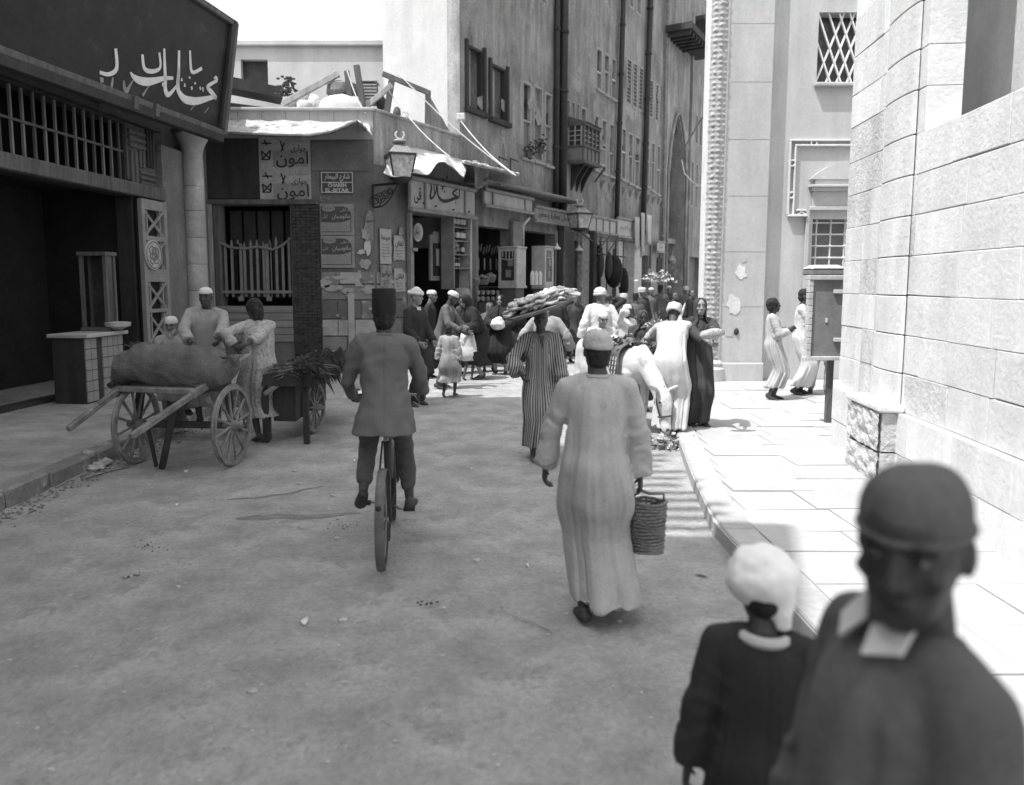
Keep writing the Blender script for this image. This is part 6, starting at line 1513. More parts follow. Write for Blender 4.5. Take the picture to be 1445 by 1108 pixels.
    def robe(s, m, hem=.12, wid=1.0, flare=1.0, sl=(.078, .085), slen=(.96, .96), name='robe', fold=1.0, nf=11, collar=True, seed=0, front=0.0, voxel=None, swing=(0, 0), topz=1.0, thick=0.0, waist_=1.0, sdrop=.0, drape=0.0):
        """one garment: bodice, skirt to the hem (height above ground) and two sleeves, with hanging folds"""
        k, b, B = s.k, MB(), s.build; X = s.Ml @ V((1, 0, 0)); Y = s.Ml @ V((0, 1, 0)); Xp, Yp = V((1, 0, 0)), V((0, 1, 0)); t_ = thick; sl = (sl[0] * .86, sl[1] * .9)
        hz = hem / 1; am = (s.al + s.ar) / 2; sx = abs(s.al.x - s.ar.x) / 2; sy = abs(s.al.y - s.ar.y) / 2
        hc = V((am.x + swing[0], am.y + swing[1] - .02 * k, hz))
        km = (s.kl + s.kr) / 2; kx_ = abs(s.kl.x - s.kr.x) / 2; ky = abs(s.kl.y - s.kr.y) / 2
        kc = V((km.x + swing[0] * .4, km.y + swing[1] * .4, max(km.z, hz + .05)))
        rings = [(s.nb + s.Ml @ V((0, 0, .012 * k)), X * .066 * k, Y * .062 * k), (s.nb + s.Ml @ V((0, 0, -.015 * k)), X * (.085 * k + t_), Y * (.078 * k + t_)), (s.sl.lerp(s.sr, .5) + s.Ml @ V((0, .0, .005 * k)), X * (.165 * B * k + t_), Y * (.095 * k + t_)),
                 (s.chest + s.Ml @ V((0, 0, .05 * k)), X * (.180 * B * wid * k + t_), Y * (.125 * k * wid + t_)), (s.waist, X * (.172 * B * wid * waist_ * k + t_), Y * (.13 * wid * waist_ * k + t_)),
                 (s.pel, Xp * (.195 * B * wid * k + t_), Yp * (.15 * wid * k + t_)), (s.pel.lerp(kc, .5), Xp * (.20 * B * wid * flare * k + kx_ * .2 + t_), Yp * (.165 * wid * flare * k + ky * .6 + t_)),
                 (kc, Xp * (.185 * B * wid * flare * k + max(kx_ - .08, 0) + t_), Yp * (.142 * wid * flare * k + ky * 1.0 + t_))]
        if hz < kc.z - .08: rings.append((hc, Xp * (.198 * B * wid * flare * k + max(sx - .1 * k, 0) + t_), Yp * (.142 * wid * flare * k + sy * 1.05 + t_)))
        b.loft(smooth_rings(rings), 28)
        for sh, el, wr, q, ln in ((s.sl, s.el, s.wl, 1, slen[0]), (s.sr, s.er, s.wr, -1, slen[1])):
            if ln <= 0: continue
            we = el.lerp(wr, min(max(ln * 2 - 1, 0.02), 1)); dr = V((0, 0, -sdrop * k))
            b.cap(s.nb.lerp(sh, .45), (.058 * k + t_), sh, (.060 * k + t_), 12); b.cap(sh, .062 * k + t_, el + dr * .4, sl[0] * k + t_, 12)
            d = (we - el).normalized()
            if ln > .55:
                b.tube([el + dr * .4 - d * .02 * k, we + dr * .8], [sl[0] * k + t_, sl[1] * k + t_], 14)
                if sdrop:
                    b.tube([el + dr * .6, we + dr * 1.6], [sl[0] * .75 * k, sl[1] * .8 * k], 12)
        vx = voxel or (.010 if s.near else .0135)
        me = remesh(b, vx * max(k, .8), 4)
        co = getco(me); n = len(co); no = np.empty(n * 3); me.vertices.foreach_get('normal', no); no = no.reshape(-1, 3)
        kk = k; z = co[:, 2]
        # distance to sleeves / axis
        def dseg(p, a, c):
            a, c = np.array(a), np.array(c); d = c - a; t = np.clip(((p - a) @ d) / max(d @ d, 1e-9), 0, 1); return np.linalg.norm(p - (a + t[:, None] * d), axis=1), t
        ds = []
        for sh, el, wr in ((s.sl, s.el, s.wl), (s.sr, s.er, s.wr)):
            d1, t1 = dseg(co, sh, el); d2, t2 = dseg(co, el, wr); ds.append((d1, t1, d2, t2))
        ax = [s.nb, s.waist, s.pel, kc, hc]; da = np.min([dseg(co, ax[i], ax[i + 1])[0] for i in range(4)], axis=0)
        cxs = np.interp(z, sorted([p.z for p in ax]), [p.x for p in sorted(ax, key=lambda p: p.z)]); cys = np.interp(z, sorted([p.z for p in ax]), [p.y for p in sorted(ax, key=lambda p: p.z)])
        ang = np.arctan2(co[:, 0] - cxs, -(co[:, 1] - cys))
        rs = (sl[0] + sl[1]) / 2 * kk * 1.35 + .02; m_l = np.minimum(ds[0][0], ds[0][2]) < rs; m_r = np.minimum(ds[1][0], ds[1][2]) < rs
        slv = (m_l | m_r) & (da > .13 * kk)
        cu_ = ang * .2 * 1.0
        hem_z, top = hc.z if hz < kc.z - .08 else kc.z, s.nb.z
        rel = np.clip((top - z) / max(top - hem_z, .1), 0, 1)
        ph = seed * 1.7
        nz = np.array([noise.noise(V((p[0] * 2.4 + ph, p[1] * 2.4, p[2] * .55))) for p in co]); nz2 = np.array([noise.noise(V((p[0] * 9 + ph, p[1] * 9, p[2] * 6))) for p in co])
        ca_, sa_ = np.cos(ang), np.sin(ang); q_ = nf / 9.0; sk = np.array(z) * .35
        f1 = 2.2 * np.array([noise.noise(V((a_ * 2.3 * q_ + ph, b_ * 2.3 * q_, c_))) for a_, b_, c_ in zip(ca_, sa_, sk)]); n2_ = np.array([noise.noise(V((a_ * 4.6 * q_ - ph, b_ * 4.6 * q_, c_ * 1.6))) for a_, b_, c_ in zip(ca_, sa_, sk)]); f2 = 1.6 * n2_; f3 = 1 - 5 * np.abs(n2_ + .25 * f1)
        amp = (.0035 + .021 * rel ** 1.0) * kk * fold
        disp = amp * (.85 * f1 + .35 * f2 + .22 * f3) + .006 * nz2 * kk * fold
        cr = nz2 * .002 * kk
        # sleeve wrinkles run across the arm
        for q, mk_ in ((0, m_l), (1, m_r)):
            d1, t1, d2, t2 = ds[q]; tt = np.where(d1 < d2, t1, 1 + t2); w = np.sin(tt * 11 + nz2 * 5 + ang * 2 + q) * .0035 + np.sin(tt * 23 + nz2 * 9) * .002 + np.sin(ang * 3 + nz2 * 3) * .004
            disp = np.where(slv & mk_, (w * fold * np.clip(tt * 2 - .3, 0, 1) + .002 * nz2) * kk, disp)
        co = co + no * (disp + np.where(slv, 0, cr))[:, None]
        co[:, 2] = np.maximum(co[:, 2], .012)
        setco(me, co)
        for q, mk_ in ((0, m_l), (1, m_r)):
            sh, el, wr = ((s.sl, s.el, s.wl), (s.sr, s.er, s.wr))[q]; d = np.array((wr - sh).normalized()); u = np.cross(d, [0, 1, .1]); u /= np.linalg.norm(u); cu_ = np.where(slv & mk_, (co - np.array(sh)) @ u * 1.1, cu_)
        at = me.attributes.new('cu', 'FLOAT', 'POINT'); at.data.foreach_set('value', cu_.astype('f'))
        o = link(name, me, M[m], s.root); return o
    def trousers(s, m, name='trousers', ankle=.92, w=1.0):
        k, b = s.k, MB()
        b.loft([(s.pel - V((0, 0, .09 * k)), V((.12 * k, 0, 0)), V((0, .1 * k, 0))), (s.pel, V((.172 * k * s.build, 0, 0)), V((0, .125 * k, 0))), (s.pel + s.Ml @ V((0, 0, .1 * k)), V((.15 * k, 0, 0)), V((0, .115 * k, 0)))], 16)
        for hp, kn, an in ((s.hl, s.kl, s.al), (s.hr, s.kr, s.ar)):
            e = kn.lerp(an, ankle); b.cap(hp, .098 * k * w, kn, .078 * k * w, 12); b.cap(kn, .078 * k * w, e, .068 * k * w, 12)
        me = remesh(b, .011 * k, 3); co = getco(me); n = len(co); no = np.empty(n * 3); me.vertices.foreach_get('normal', no); no = no.reshape(-1, 3)
        d = np.array([noise.noise(V((p[0] * 7, p[1] * 7, p[2] * 16))) for p in co]); setco(me, co + no * (d * .012 * k)[:, None])
        return link(name, me, M[m], s.root)
    # ---- headgear, all in head axes
    def H_(s, x, y, z): return s.hc + s.Mh @ (V((x, y, z)) * s.k)
    def dome(s, m, name='skullcap', z0=.045, hgt=.085, r=1.06, tilt=0, knit=0, crown=1.0):
        b = MB(); k = s.k; X, Y, U = s.Mh @ V((1, 0, 0)), s.Mh @ V((0, 1, 0)), s.Mh @ V((0, 0, 1))
        n = 9; rings = []
        for i in range(n + 1):
            t = i / n * math.pi / 2; zz = z0 + hgt * math.sin(t); q = max(math.cos(t) ** (.6 * crown), .03)
            rings.append((s.hc + (U * zz + Y * (.004 + tilt * (zz - z0))) * k, X * .077 * r * q * k, Y * .099 * r * q * k))
        rings.insert(0, (rings[0][0] - U * .004 * k, rings[0][1] * .93, rings[0][2] * .93))
        b.loft(rings, 24); me = b.mesh(name)
        for v in me.vertices: v.co += (v.co - s.hc).normalized() * .006 * k * noise.noise(v.co * 22)
        shade(me); return link(name, me, M[m], s.root)
    def turban(s, m, name='turban', r=1.0, z0=.03, loops=5, fat=.022, domem=None):
        b = MB(); k = s.k; X, Y, U = s.Mh @ V((1, 0, 0)), s.Mh @ V((0, 1, 0)), s.Mh @ V((0, 0, 1))
        for i in range(loops):
            q = random.Random(i + int(s.H * 100)); tl = q.uniform(-.25, .25); t2 = q.uniform(-.2, .2); rr = r * (1.12 - .10 * i / loops * 1.0 - (.22 if i == loops - 1 else 0)); z = z0 + i * fat * 1.05
            b.ring(s.hc + (U * z + Y * .005) * k, (X * .074 + U * .074 * tl * .4) * rr * k, (Y * .094 + U * .094 * t2 * .4) * rr * k, fat * q.uniform(.9, 1.15) * k, 28, 8)
        b.ell(s.hc + U * (z0 + .03) * k, .070 * k * r, .088 * k * r, (.055 + fat * loops * .32) * k, 16, rot=s.Mh)
        me = b.mesh(name)
        for v in me.vertices: v.co += (v.co - s.hc).normalized() * .012 * k * noise.noise(v.co * 17 + V((0, 0, 3)))
        shade(me); return link(name, me, M[m], s.root)
    def fez(s, m='felt', h=.155, r0=1.06, r1=.93):
        b = MB(); k = s.k; X, Y, U = s.Mh @ V((1, 0, 0)), s.Mh @ V((0, 1, 0)), s.Mh @ V((0, 0, 1))
        b.loft([(s.hc + (U * z + Y * .004) * k, X * .078 * q * k, Y * .097 * q * k) for z, q in ((.028, r0 * .96), (.03, r0), (.03 + h * .5, (r0 + r1) / 2), (.026 + h, r1), (.03 + h, r1 * .97), (.032 + h, r1 * .5))], 28)
        o = link('fez', b.mesh('fez'), M[m], s.root); shade(o.data, 40)
        b = MB(); b.tube([s.H_(0, .0, .03 + h), s.H_(.0, .05, .036 + h), s.H_(.0, .095, .02 + h), s.H_(.0, .1, -.0 + h * .7)], .004 * k, 5); link('tassel', b.mesh('tassel'), M['black'], s.root); return o
    def hair(s, m='hair', vol=1.0, long=0.0, name='hair'):
        b = MB(); k = s.k; rr = random.Random(int(s.H * 999))
        b.ell(s.H_(0, .018, .035), .082 * k * vol, .098 * k * vol, .094 * k * vol, 18, rot=s.Mh, n=10)
        b.ell(s.H_(0, .045, -.02), .076 * k * vol, .066 * k * vol, (.08 + long) * k, 14, rot=s.Mh, n=8)
        me = remesh(b, .009 * k, 2); co = getco(me)
        for v in me.vertices: v.co += (v.co - s.hc).normalized() * (.010 * k * noise.noise(v.co * 30) + .012 * (vol - 1) * noise.noise(v.co * 60))
        return link(name, me, M[m], s.root)
    def scarf(s, m, name='headscarf', drop=.42, open_=.62, w=1.0, fold=1.0, front=True):
        """a cloth over the crown that frames the face and falls to the shoulders"""
        k = s.k; X, F, U = s.Mh @ V((1, 0, 0)), s.Mh @ V((0, -1, 0)), s.Mh @ V((0, 0, 1)); dn = V((0, 0, 1))
        rows = [(.130, .012, .014, 3.10, 0), (.124, .045, .055, 2.9, 0), (.105, .074, .09, .35, 0), (.07, .087, .110, open_ * .85, 0), (.02, .091, .112, open_, 0), (-.04, .090, .102, open_ * .95, 0), (-.09, .086, .092, open_ * .7, .15), (-.125, .090, .085, .12 if front else open_, .4),
                (-.165, .12 * w, .10, .06 if front else open_, .8), (-.21, .18 * w, .125, .05 if front else open_ * 1.2, 1), (-.27, .215 * w, .15, .05 if front else open_ * 1.2, 1), (-.12 - drop * .6, .225 * w, .165, .05 if front else open_ * 1.3, 1), (-.12 - drop, .235 * w, .175, .05 if front else open_ * 1.3, 1)]
        rows = [r for i, r in enumerate(rows) if i >= len(rows) - 1 or r[0] > -.12 - drop + .01]
        nc = 34; grid = []
        tb = s.Ml
        for (z, a, d, gap, bl) in rows:
            Xx = X.lerp(tb @ V((1, 0, 0)), bl); Ff = F.lerp(tb @ V((0, -1, 0)), bl)
            c = s.hc + U * min(z, .13) * k if z > -.1 else s.hc + U * -.1 * k + (s.chest - s.nb).normalized() * (-z - .1) * k * 1.0
            c = c - Ff * (.012 if z > -.1 else 0.0) * k
            g = gap if gap < 2 else 0.02; row = []
            for j in range(nc + 1):
                t = g + (2 * math.pi - 2 * g) * j / nc
                rf = 1 + fold * (.045 * bl + .012) * math.sin(j * 1.3 + z * 9) + .05 * fold * noise.noise(V((math.cos(t) * 2, math.sin(t) * 2, z * 7 + s.H)))
                row.append(c + (Xx * math.sin(t) * a * rf + Ff * math.cos(t) * d * rf) * k)
            grid.append(row)
        b = MB(); n = len(grid) - 1
        b.grid(lambda u, v_: grid[int(round(u * n))][int(round(v_ * nc))], n, nc, .006 * k)
        me = b.mesh(name); shade(me); 
        return link(name, me, M[m], s.root)
    def beard(s, m='beard', L=.06):
        b = MB(); k = s.k; b.ell(s.H_(0, -.060, -.095), .045 * k, .038 * k, (.03 + L) * k, 12, rot=s.Mh); b.ell(s.H_(.04, -.04, -.06), .025 * k, .035 * k, .05 * k, 8); b.ell(s.H_(-.04, -.04, -.06), .025 * k, .035 * k, .05 * k, 8)
        me = remesh(b, .008, 1)
        for v in me.vertices: v.co += (v.co - s.hc).normalized() * .008 * noise.noise(v.co * 60)
        return link('beard', me, M[m], s.root)
def wloc(p): return ('w', p)
# ================================================================ hand carts
def wheel(name, c, axis, r, parent, m, n=12, hub=.055, felloe=.05, w=.05, spoke=.017):
    """spoked cart wheel: wheel > rim, hub, spokes"""
    axis = V(axis).normalized(); a = V((0, 0, 1)); a = (a - axis * a.dot(axis)).normalized(); b_ = axis.cross(a); c = V(c)
    mb = MB(); k0 = len(mb.v); seg = 40
    for i in range(seg):
        t = 2 * math.pi * i / seg; d = a * math.cos(t) + b_ * math.sin(t)
        for rr, ww in ((r, -w / 2), (r, w / 2), (r - felloe, w / 2), (r - felloe, -w / 2)): mb.v.append(tuple(c + d * rr + axis * ww))
    for i in range(seg):
        j = (i + 1) % seg
        for q in range(4): q2 = (q + 1) % 4; mb.f.append((i * 4 + q, i * 4 + q2, j * 4 + q2, j * 4 + q))
    rim = part(name, mb, m, parent, bevel=.004)
    mb = MB(); mb.ring(c, a * (r + .004), b_ * (r + .004), .009, 40, 5); part('iron_tyre', mb, M['ironlt'], rim)
    mb = MB(); mb.tube([c - axis * .11, c - axis * .07, c - axis * .02, c + axis * .05, c + axis * .10, c + axis * .12], [hub * .55, hub * .8, hub * 1.1, hub * 1.1, hub * .75, hub * .5], 12); part('hub', mb, m, rim, smooth=40)
    for i in range(n):
        t = 2 * math.pi * (i + .3) / n; d = a * math.cos(t) + b_ * math.sin(t)
        mb = MB(); mb.tube([c + d * hub * .8, c + d * (r - felloe) * .5, c + d * (r - felloe + .01)], [spoke * 1.15, spoke * .85, spoke * 1.1], 6); part('spoke', mb, m, rim)
    return rim
c1 = thing('hand_cart', 'two-wheeled wooden hand cart with shafts resting low, loaded with the big sack', 'cart', (-3.5, 8.4, 0))
Wr = G(330, 656); Wl = G(196, 652); ax = (Wr - Wl).normalized(); r1 = .445
cr, clf = Wr + V((0, 0, r1)), Wl + V((0, 0, r1 * .98))
wheel('wheel', cr, ax, r1, c1, M['cartwood']); wheel('wheel', clf, ax, r1 * .98, c1, M['cartwood'])
b = MB(); b.beam(clf, cr, .06, .07); part('axle', b, M['wooddk'], c1)
fwd = V((-ax.y, ax.x, 0)).normalized();
if fwd.y > 0: fwd = -fwd      # towards the camera
def cartp(px, py, Y): return D(px, py, Y)
sr0, sr1 = cartp(184, 617, 7.0), cartp(272, 557, 7.75); sr2 = cartp(352, 503, 8.95)
sl0, sl1, sl2 = cartp(96, 606, 7.35), cartp(166, 551, 8.0), cartp(232, 508, 9.3)
for P_, nm in (((sr0, sr1, sr2), 'shaft'), ((sl0, sl1, sl2), 'shaft')):
    b = MB(); b.beam(P_[0], P_[1], .055, .065); b.beam(P_[1] - (P_[1] - P_[0]).normalized() * .03, P_[2], .06, .085); part(nm, b, M['cartwood'], c1, bevel=.01)
b = MB(); b.beam(sl1 + V((0, .03, .02)), sr1 + V((0, .03, .03)), .13, .06); part('front_crossbar', b, M['cartwood'], c1, bevel=.01)
b = MB(); b.beam(sl2, sr2, .07, .06); part('rear_crossbar', b, M['cartwood'], c1, bevel=.01)
for k in range(9):
    t = (k + .5) / 9; p, q = sl1.lerp(sl2, t), sr1.lerp(sr2, t); b = MB(); b.beam(p + V((0, 0, .02)), q + V((0, 0, .02)), .105, .025); part('bed_plank', b, M['wood'], c1, bevel=.004)
for (p, q) in ((clf, sl1.lerp(sl2, .5)), (cr, sr1.lerp(sr2, .55))): b = MB(); b.beam(p, q, .06, .08, (1, 0, 0)); part('axle_bracket', b, M['wooddk'], c1)
b = MB(); b.beam(cr + ax * -.12, cartp(292, 560, 8.0), .035, .04, (1, 0, 0)); part('stay', b, M['cartwood'], c1)
b = MB(); pm = G(226, 661); 
b.beam(cartp(246, 575, 7.75), pm + V((.02, 0, .0)), .06, .06, (0, 1, 0)); b.beam(cartp(208, 600, 7.8), pm + V((-.04, 0, .02)), .035, .04, (0, 1, 0)); b.beam(cartp(226, 592, 7.8), cartp(250, 590, 7.8), .03, .03, (0, 1, 0)); part('prop_leg', b, M['wooddk'], c1, bevel=.008)
# the sack
mid = (sl1 + sr1 + sl2 + sr2) / 4
def sackpt():
    b = MB(); P = [((165, 542), .06, .07), ((178, 520), .20, .24), ((205, 512), .28, .27), ((245, 516), .31, .28), ((285, 520), .30, .26), ((310, 524), .22, .22), ((326, 512), .10, .16), ((332, 500), .04, .08)]
    rings = []
    pts = [D(p[0], p[1], 8.15) for p, _, _ in P]
    for i, (p, rv, rh) in enumerate(P):
        d = (pts[min(i + 1, len(pts) - 1)] - pts[max(i - 1, 0)]).normalized(); u = V((0, 0, 1)); u = (u - d * u.dot(d)).normalized(); h = d.cross(u); rings.append((pts[i], u * rv * .92, h * rh))
    b.loft(rings, 24); me = remesh(b, .02, 6)
    for v in me.vertices: cr_ = noise.noise(V((v.co.x * 5, v.co.y * 5, v.co.z * 9))); v.co += (v.co - D(245, 520, 8.15)).normalized() * .008 * (.5 - abs(cr_) * 2.2); v.co.z -= .05 * max(0, math.cos((v.co.x + 3.4) * 2.4)) * (1 if v.co.z > 1.15 else 0); v.co += V((noise.noise(v.co * 3), noise.noise(v.co * 3 + V((5, 0, 0))), noise.noise(v.co * 3 + V((0, 5, 0))))) * .035 + V((0, 0, .006 * math.sin(v.co.x * 40 + v.co.z * 25)))
    return me
me = sackpt(); loc = D(245, 548, 8.15)
me.transform(Matrix.Translation(-loc)); sk = bpy.data.objects.new('sack', None); COL.objects.link(sk); sk.location = loc; tag(sk, 'bulging jute sack lying across the hand cart', 'sack')
link('sack_body', me, M['sack'], sk)
b = MB()
for k in range(11): p = D(312 + k * 1.6, 492 + k * 2.4, 7.93 + .01 * k); b.beam(p, p + V((.05, .02, -.012)), .007, .007)
b.tube([D(170, 548, 8.05), D(160, 540, 8.0), D(155, 545, 7.95)], [.05, .03, .04], 7)
part('stitched_seam', b, M['wooddk'], sk)
b = MB(); q = random.Random(2)
for k in range(70):
    p = D(205 + q.gauss(0, 12), 488 + q.uniform(-1, 3), 8.15 + q.uniform(-.1, .1)); b.beam(p, p + V((q.gauss(0, .05), 0, q.uniform(.01, .05))), .004, .004)
o = part('straw_tuft', b, M['sack'], sk); o['kind'] = 'stuff'
# second cart, market barrow with greens
c2 = thing('market_barrow', 'dark wooden barrow on spoked wheels heaped with vegetables behind the hand cart', 'cart', (-2.9, 10.3, 0))
w2 = G(445, 610); r2_ = .34
cw = w2 + V((0, 0, r2_)); wheel('wheel', cw, (.985, -.15, 0), r2_, c2, M['cartwood'], n=10, w=.045, felloe=.045, spoke=.014, hub=.045)
wheel('wheel', cw + V((-1.05, .2, 0)), (.985, -.15, 0), r2_, c2, M['cartwood'], n=10, w=.045, felloe=.045, spoke=.014, hub=.045)
b = MB(); b.beam(cw, cw + V((-1.05, .2, 0)), .05, .05); part('axle', b, M['wooddk'], c2)
zb2 = D(430, 526, 9.6).z
bx0, bx1 = D(368, 525, 9.3).x, D(462, 525, 9.9).x
def q2(x, y, z): return (x, y - .15 * (x + 3), z)
def tbox(b, x0, x1, y0, y1, z0, z1): b.hexa([q2(x0, y0, z0), q2(x1, y0, z0), q2(x1, y1, z0), q2(x0, y1, z0), q2(x0, y0, z1), q2(x1, y0, z1), q2(x1, y1, z1), q2(x0, y1, z1)])
Y0, Y1 = 9.25, 11.3
for k in range(8): b = MB(); y = Y0 + (Y1 - Y0) * k / 8; tbox(b, bx0, bx1, y + .005, y + (Y1 - Y0) / 8 - .005, zb2 - .06, zb2 - .03); part('bed_plank', b, M['wood'], c2)
for (x0, x1, y0, y1) in ((bx0 - .03, bx1 + .03, Y0 - .04, Y0), (bx0 - .03, bx1 + .03, Y1, Y1 + .04), (bx0 - .03, bx0, Y0, Y1), (bx1, bx1 + .03, Y0, Y1)): b = MB(); tbox(b, x0, x1, y0, y1, zb2 - .12, zb2 + .03); part('side_board', b, M['wooddk'], c2, bevel=.006)
b = MB(); tbox(b, bx0 + .12, bx1 - .28, Y0 + .15, Y1 - .2, .25, zb2 - .121); part('cupboard', b, M['wooddk'], c2, bevel=.01)
for x, y in ((bx1 - .12, Y0 + .05), (bx0 + .05, Y0 + .05)): b = MB(); tbox(b, x - .035, x + .035, y - .035, y + .035, .0, zb2 - .121); part('leg', b, M['wooddk'], c2)
b = MB(); b.beam(D(372, 557, 9.1), D(398, 540, 9.25), .05, .05); part('handle', b, M['cartwood'], c2, bevel=.01)
b = MB(); q = random.Random(8)
for k in range(420):
    x, y = q.uniform(bx0 + .03, bx1 - .03), q.uniform(Y0 + .03, Y1 - .05); h = .12 * (1 - (2 * (x - bx0) / (bx1 - bx0) - 1) ** 2) + .03; p = V(q2(x, y, zb2 + h * q.uniform(.2, 1))); b.ell(p, .028, .02, .018, 6, rot=rz(q.random() * 3), n=3)
o = solo('vegetables', b, M['leafdk'], 'dark heap of small vegetables spread over the market barrow', 'vegetables', (-2.9, 10.2, zb2)); o['kind'] = 'stuff'
def leaf_mass(name, label, loc, fn, n, L, W_, m, seed, droop=.5, cat='greens', par=None):
    q = random.Random(seed); b = MB()
    for k in range(n):
        p, d = fn(q); p, d = V(p), V(d).normalized(); l = q.uniform(.6, 1.2) * L; s_ = d.cross(V((q.gauss(0, 1), q.gauss(0, 1), q.gauss(0, 1)))).normalized() * W_ * q.uniform(.6, 1.2)
        a = p; c = p + d * l * .5; e = p + d * l + V((0, 0, -droop * l * q.uniform(.2, 1)))
        b.face([a, c + s_, e]); b.face([a, e, c - s_]) ; 
    me = b.mesh(name, loc, recalc=False); o = link(name, me, M[m], None, loc); o['kind'] = 'stuff'; return tag(o, label, cat)
leaf_mass('leaf_bunches', 'long drooping leaves hanging over the wheel end of the market barrow', (-2.4, 9.8, .8), lambda q: ((lambda x, y: (V(q2(x, y, zb2 + .08 + q.uniform(0, .08))), (q.uniform(.1, 1), q.uniform(-1, .3), q.uniform(-.3, .5))))(bx1 - q.uniform(-.02, .3), q.uniform(Y0 - .05, Y1 - .3))), 620, .22, .011, 'leafdk', 5, 1.3)
leaf_mass('leaf_bunches', 'flat stems laid along the near board of the market barrow', (-2.9, 9.3, .85), lambda q: (V(q2(q.uniform(bx0, bx1), Y0 + q.uniform(-.03, .2), zb2 + .05 + q.uniform(0, .08))), (q.choice((-1, 1)), q.gauss(0, .3), q.gauss(0, .1))), 200, .28, .014, 'leaf', 6, .2)

# ================================================================ bicycle
RW = G(541, 800); BF = G(552, 752); 
bd = V((-.075, 1, 0)).normalized(); bs = V((bd.y, -bd.x, 0)); wr_ = .335
A0 = V((RW.x, RW.y + .02, wr_)); A1 = A0 + bd * 1.06
bk = thing('bicycle', 'black roadster bicycle ridden away from the camera, mudguard worn pale', 'bicycle', (A0.x, A0.y, 0))
LT = 0.05
def bike_wheel(c, ax_, nm):
    a = V((0, 0, 1)); b_ = ax_.cross(a).normalized(); mb = MB(); mb.ring(c, a * (wr_ - .02), b_ * (wr_ - .02), .021, 44, 8); w = part('tyre' if False else nm, mb, M['rubber'], bk, smooth=True)
    mb = MB(); mb.ring(c, a * (wr_ - .045), b_ * (wr_ - .045), .009, 40, 6); part('rim', mb, M['ironlt'], w, smooth=True)
    mb = MB(); mb.tube([c - ax_ * .04, c - ax_ * .03, c + ax_ * .03, c + ax_ * .04], [.014, .022, .022, .014], 10); part('hub', mb, M['ironlt'], w)
    mb = MB()
    for i in range(28): t = 2 * math.pi * i / 28; d = a * math.cos(t) + b_ * math.sin(t); mb.beam(c + ax_ * (.03 if i % 2 else -.03), c + d * (wr_ - .05), .003, .003)
    o = part('spokes', mb, M['ironlt'], w); o['kind'] = 'stuff'
bike_wheel(A0, bs, 'wheel'); fs = (bs + bd * .10).normalized(); bike_wheel(A1, fs, 'wheel')
BB = A0 + bd * .47 + V((0, 0, -.04)); ST = A0 + bd * .32 + V((0, 0, .50)); HT = A0 + bd * .88 + V((0, 0, .56)); HB_ = A0 + bd * .91 + V((0, 0, .40))
mb = MB(); r_ = .0145
for p, q in ((BB, ST), (ST, HT), (BB, HB_), (HT + V((0, 0, .05)), HB_)): mb.tube([p, q], r_, 8)
for sgn in (-1, 1):
    o_ = bs * .055 * sgn; mb.tube([A0 + o_, BB + bs * .03 * sgn], .009, 6); mb.tube([A0 + o_, ST + bs * .02 * sgn], .008, 6)
    mb.tube([A1 + fs * .05 * sgn, HB_ + fs * .04 * sgn - V((0, 0, .03))], .010, 6)
part('frame', mb, M['iron'], bk, smooth=50)
for c, t0, t1 in ((A0, -.15, .62), (A1, .05, .55)):
    mb = MB(); n = 22; k0 = 0; P = []
    for i in range(n + 1):
        t = 2 * math.pi * (t0 + (t1 - t0) * i / n); d = -bd * math.cos(t) + V((0, 0, 1)) * math.sin(t)
        P.append([c + d * (wr_ + .03 - .012 * q * q) + bs * .031 * q for q in (-1, -.5, 0, .5, 1)])
    mb.grid(lambda u, v_: P[int(round(u * n))][int(round(v_ * 4))], n, 4, .002); part('mudguard', mb, M['guard'], bk, smooth=60)
SD = ST + V((0, 0, .13)) - bd * .02
mb = MB(); mb.tube([ST, SD], .012, 8); part('seat_post', mb, M['ironlt'], bk)
mb = MB(); mb.loft([(SD + bd * t + V((0, 0, .03 + z)), bs * w, V((0, 0, h))) for t, w, h, z in ((-.13, .06, .02, .0), (-.11, .10, .035, .0), (-.03, .085, .035, -.005), (.06, .035, .03, -.005), (.14, .02, .02, 0))], 14); part('saddle', mb, M['leather'], bk, smooth=True)
HBc = HT + V((0, 0, .20)) + bd * .02
mb = MB(); mb.tube([HT, HBc], .012, 8); mb.tube([HBc - fs * .27 - bd * .20, HBc - fs * .26 - bd * .06, HBc - fs * .12 + bd * .02, HBc, HBc + fs * .12 + bd * .02, HBc + fs * .26 - bd * .06, HBc + fs * .27 - bd * .20], .011, 8); part('handlebar', mb, M['ironlt'], bk, smooth=50)
for sgn in (-1, 1): mb = MB(); mb.tube([HBc + fs * .27 * sgn - bd * .22, HBc + fs * .265 * sgn - bd * .09], .016, 8); part('grip', mb, M['rubber'], bk)
mb = MB(); mb.tube([HBc + fs * .20 - bd * .02, HBc + fs * .25 - bd * .16 - V((0, 0, .05))], .005, 5); part('brake_lever', mb, M['ironlt'], bk)
ca = R(62); cd = bd * math.cos(ca) * -.17 + V((0, 0, 1)) * -.17 * math.sin(ca) * .55
PL, PR = BB - bs * .13 - bd * .14 + V((0, 0, .07)), BB + bs * .13 + bd * .14 - V((0, 0, .07))
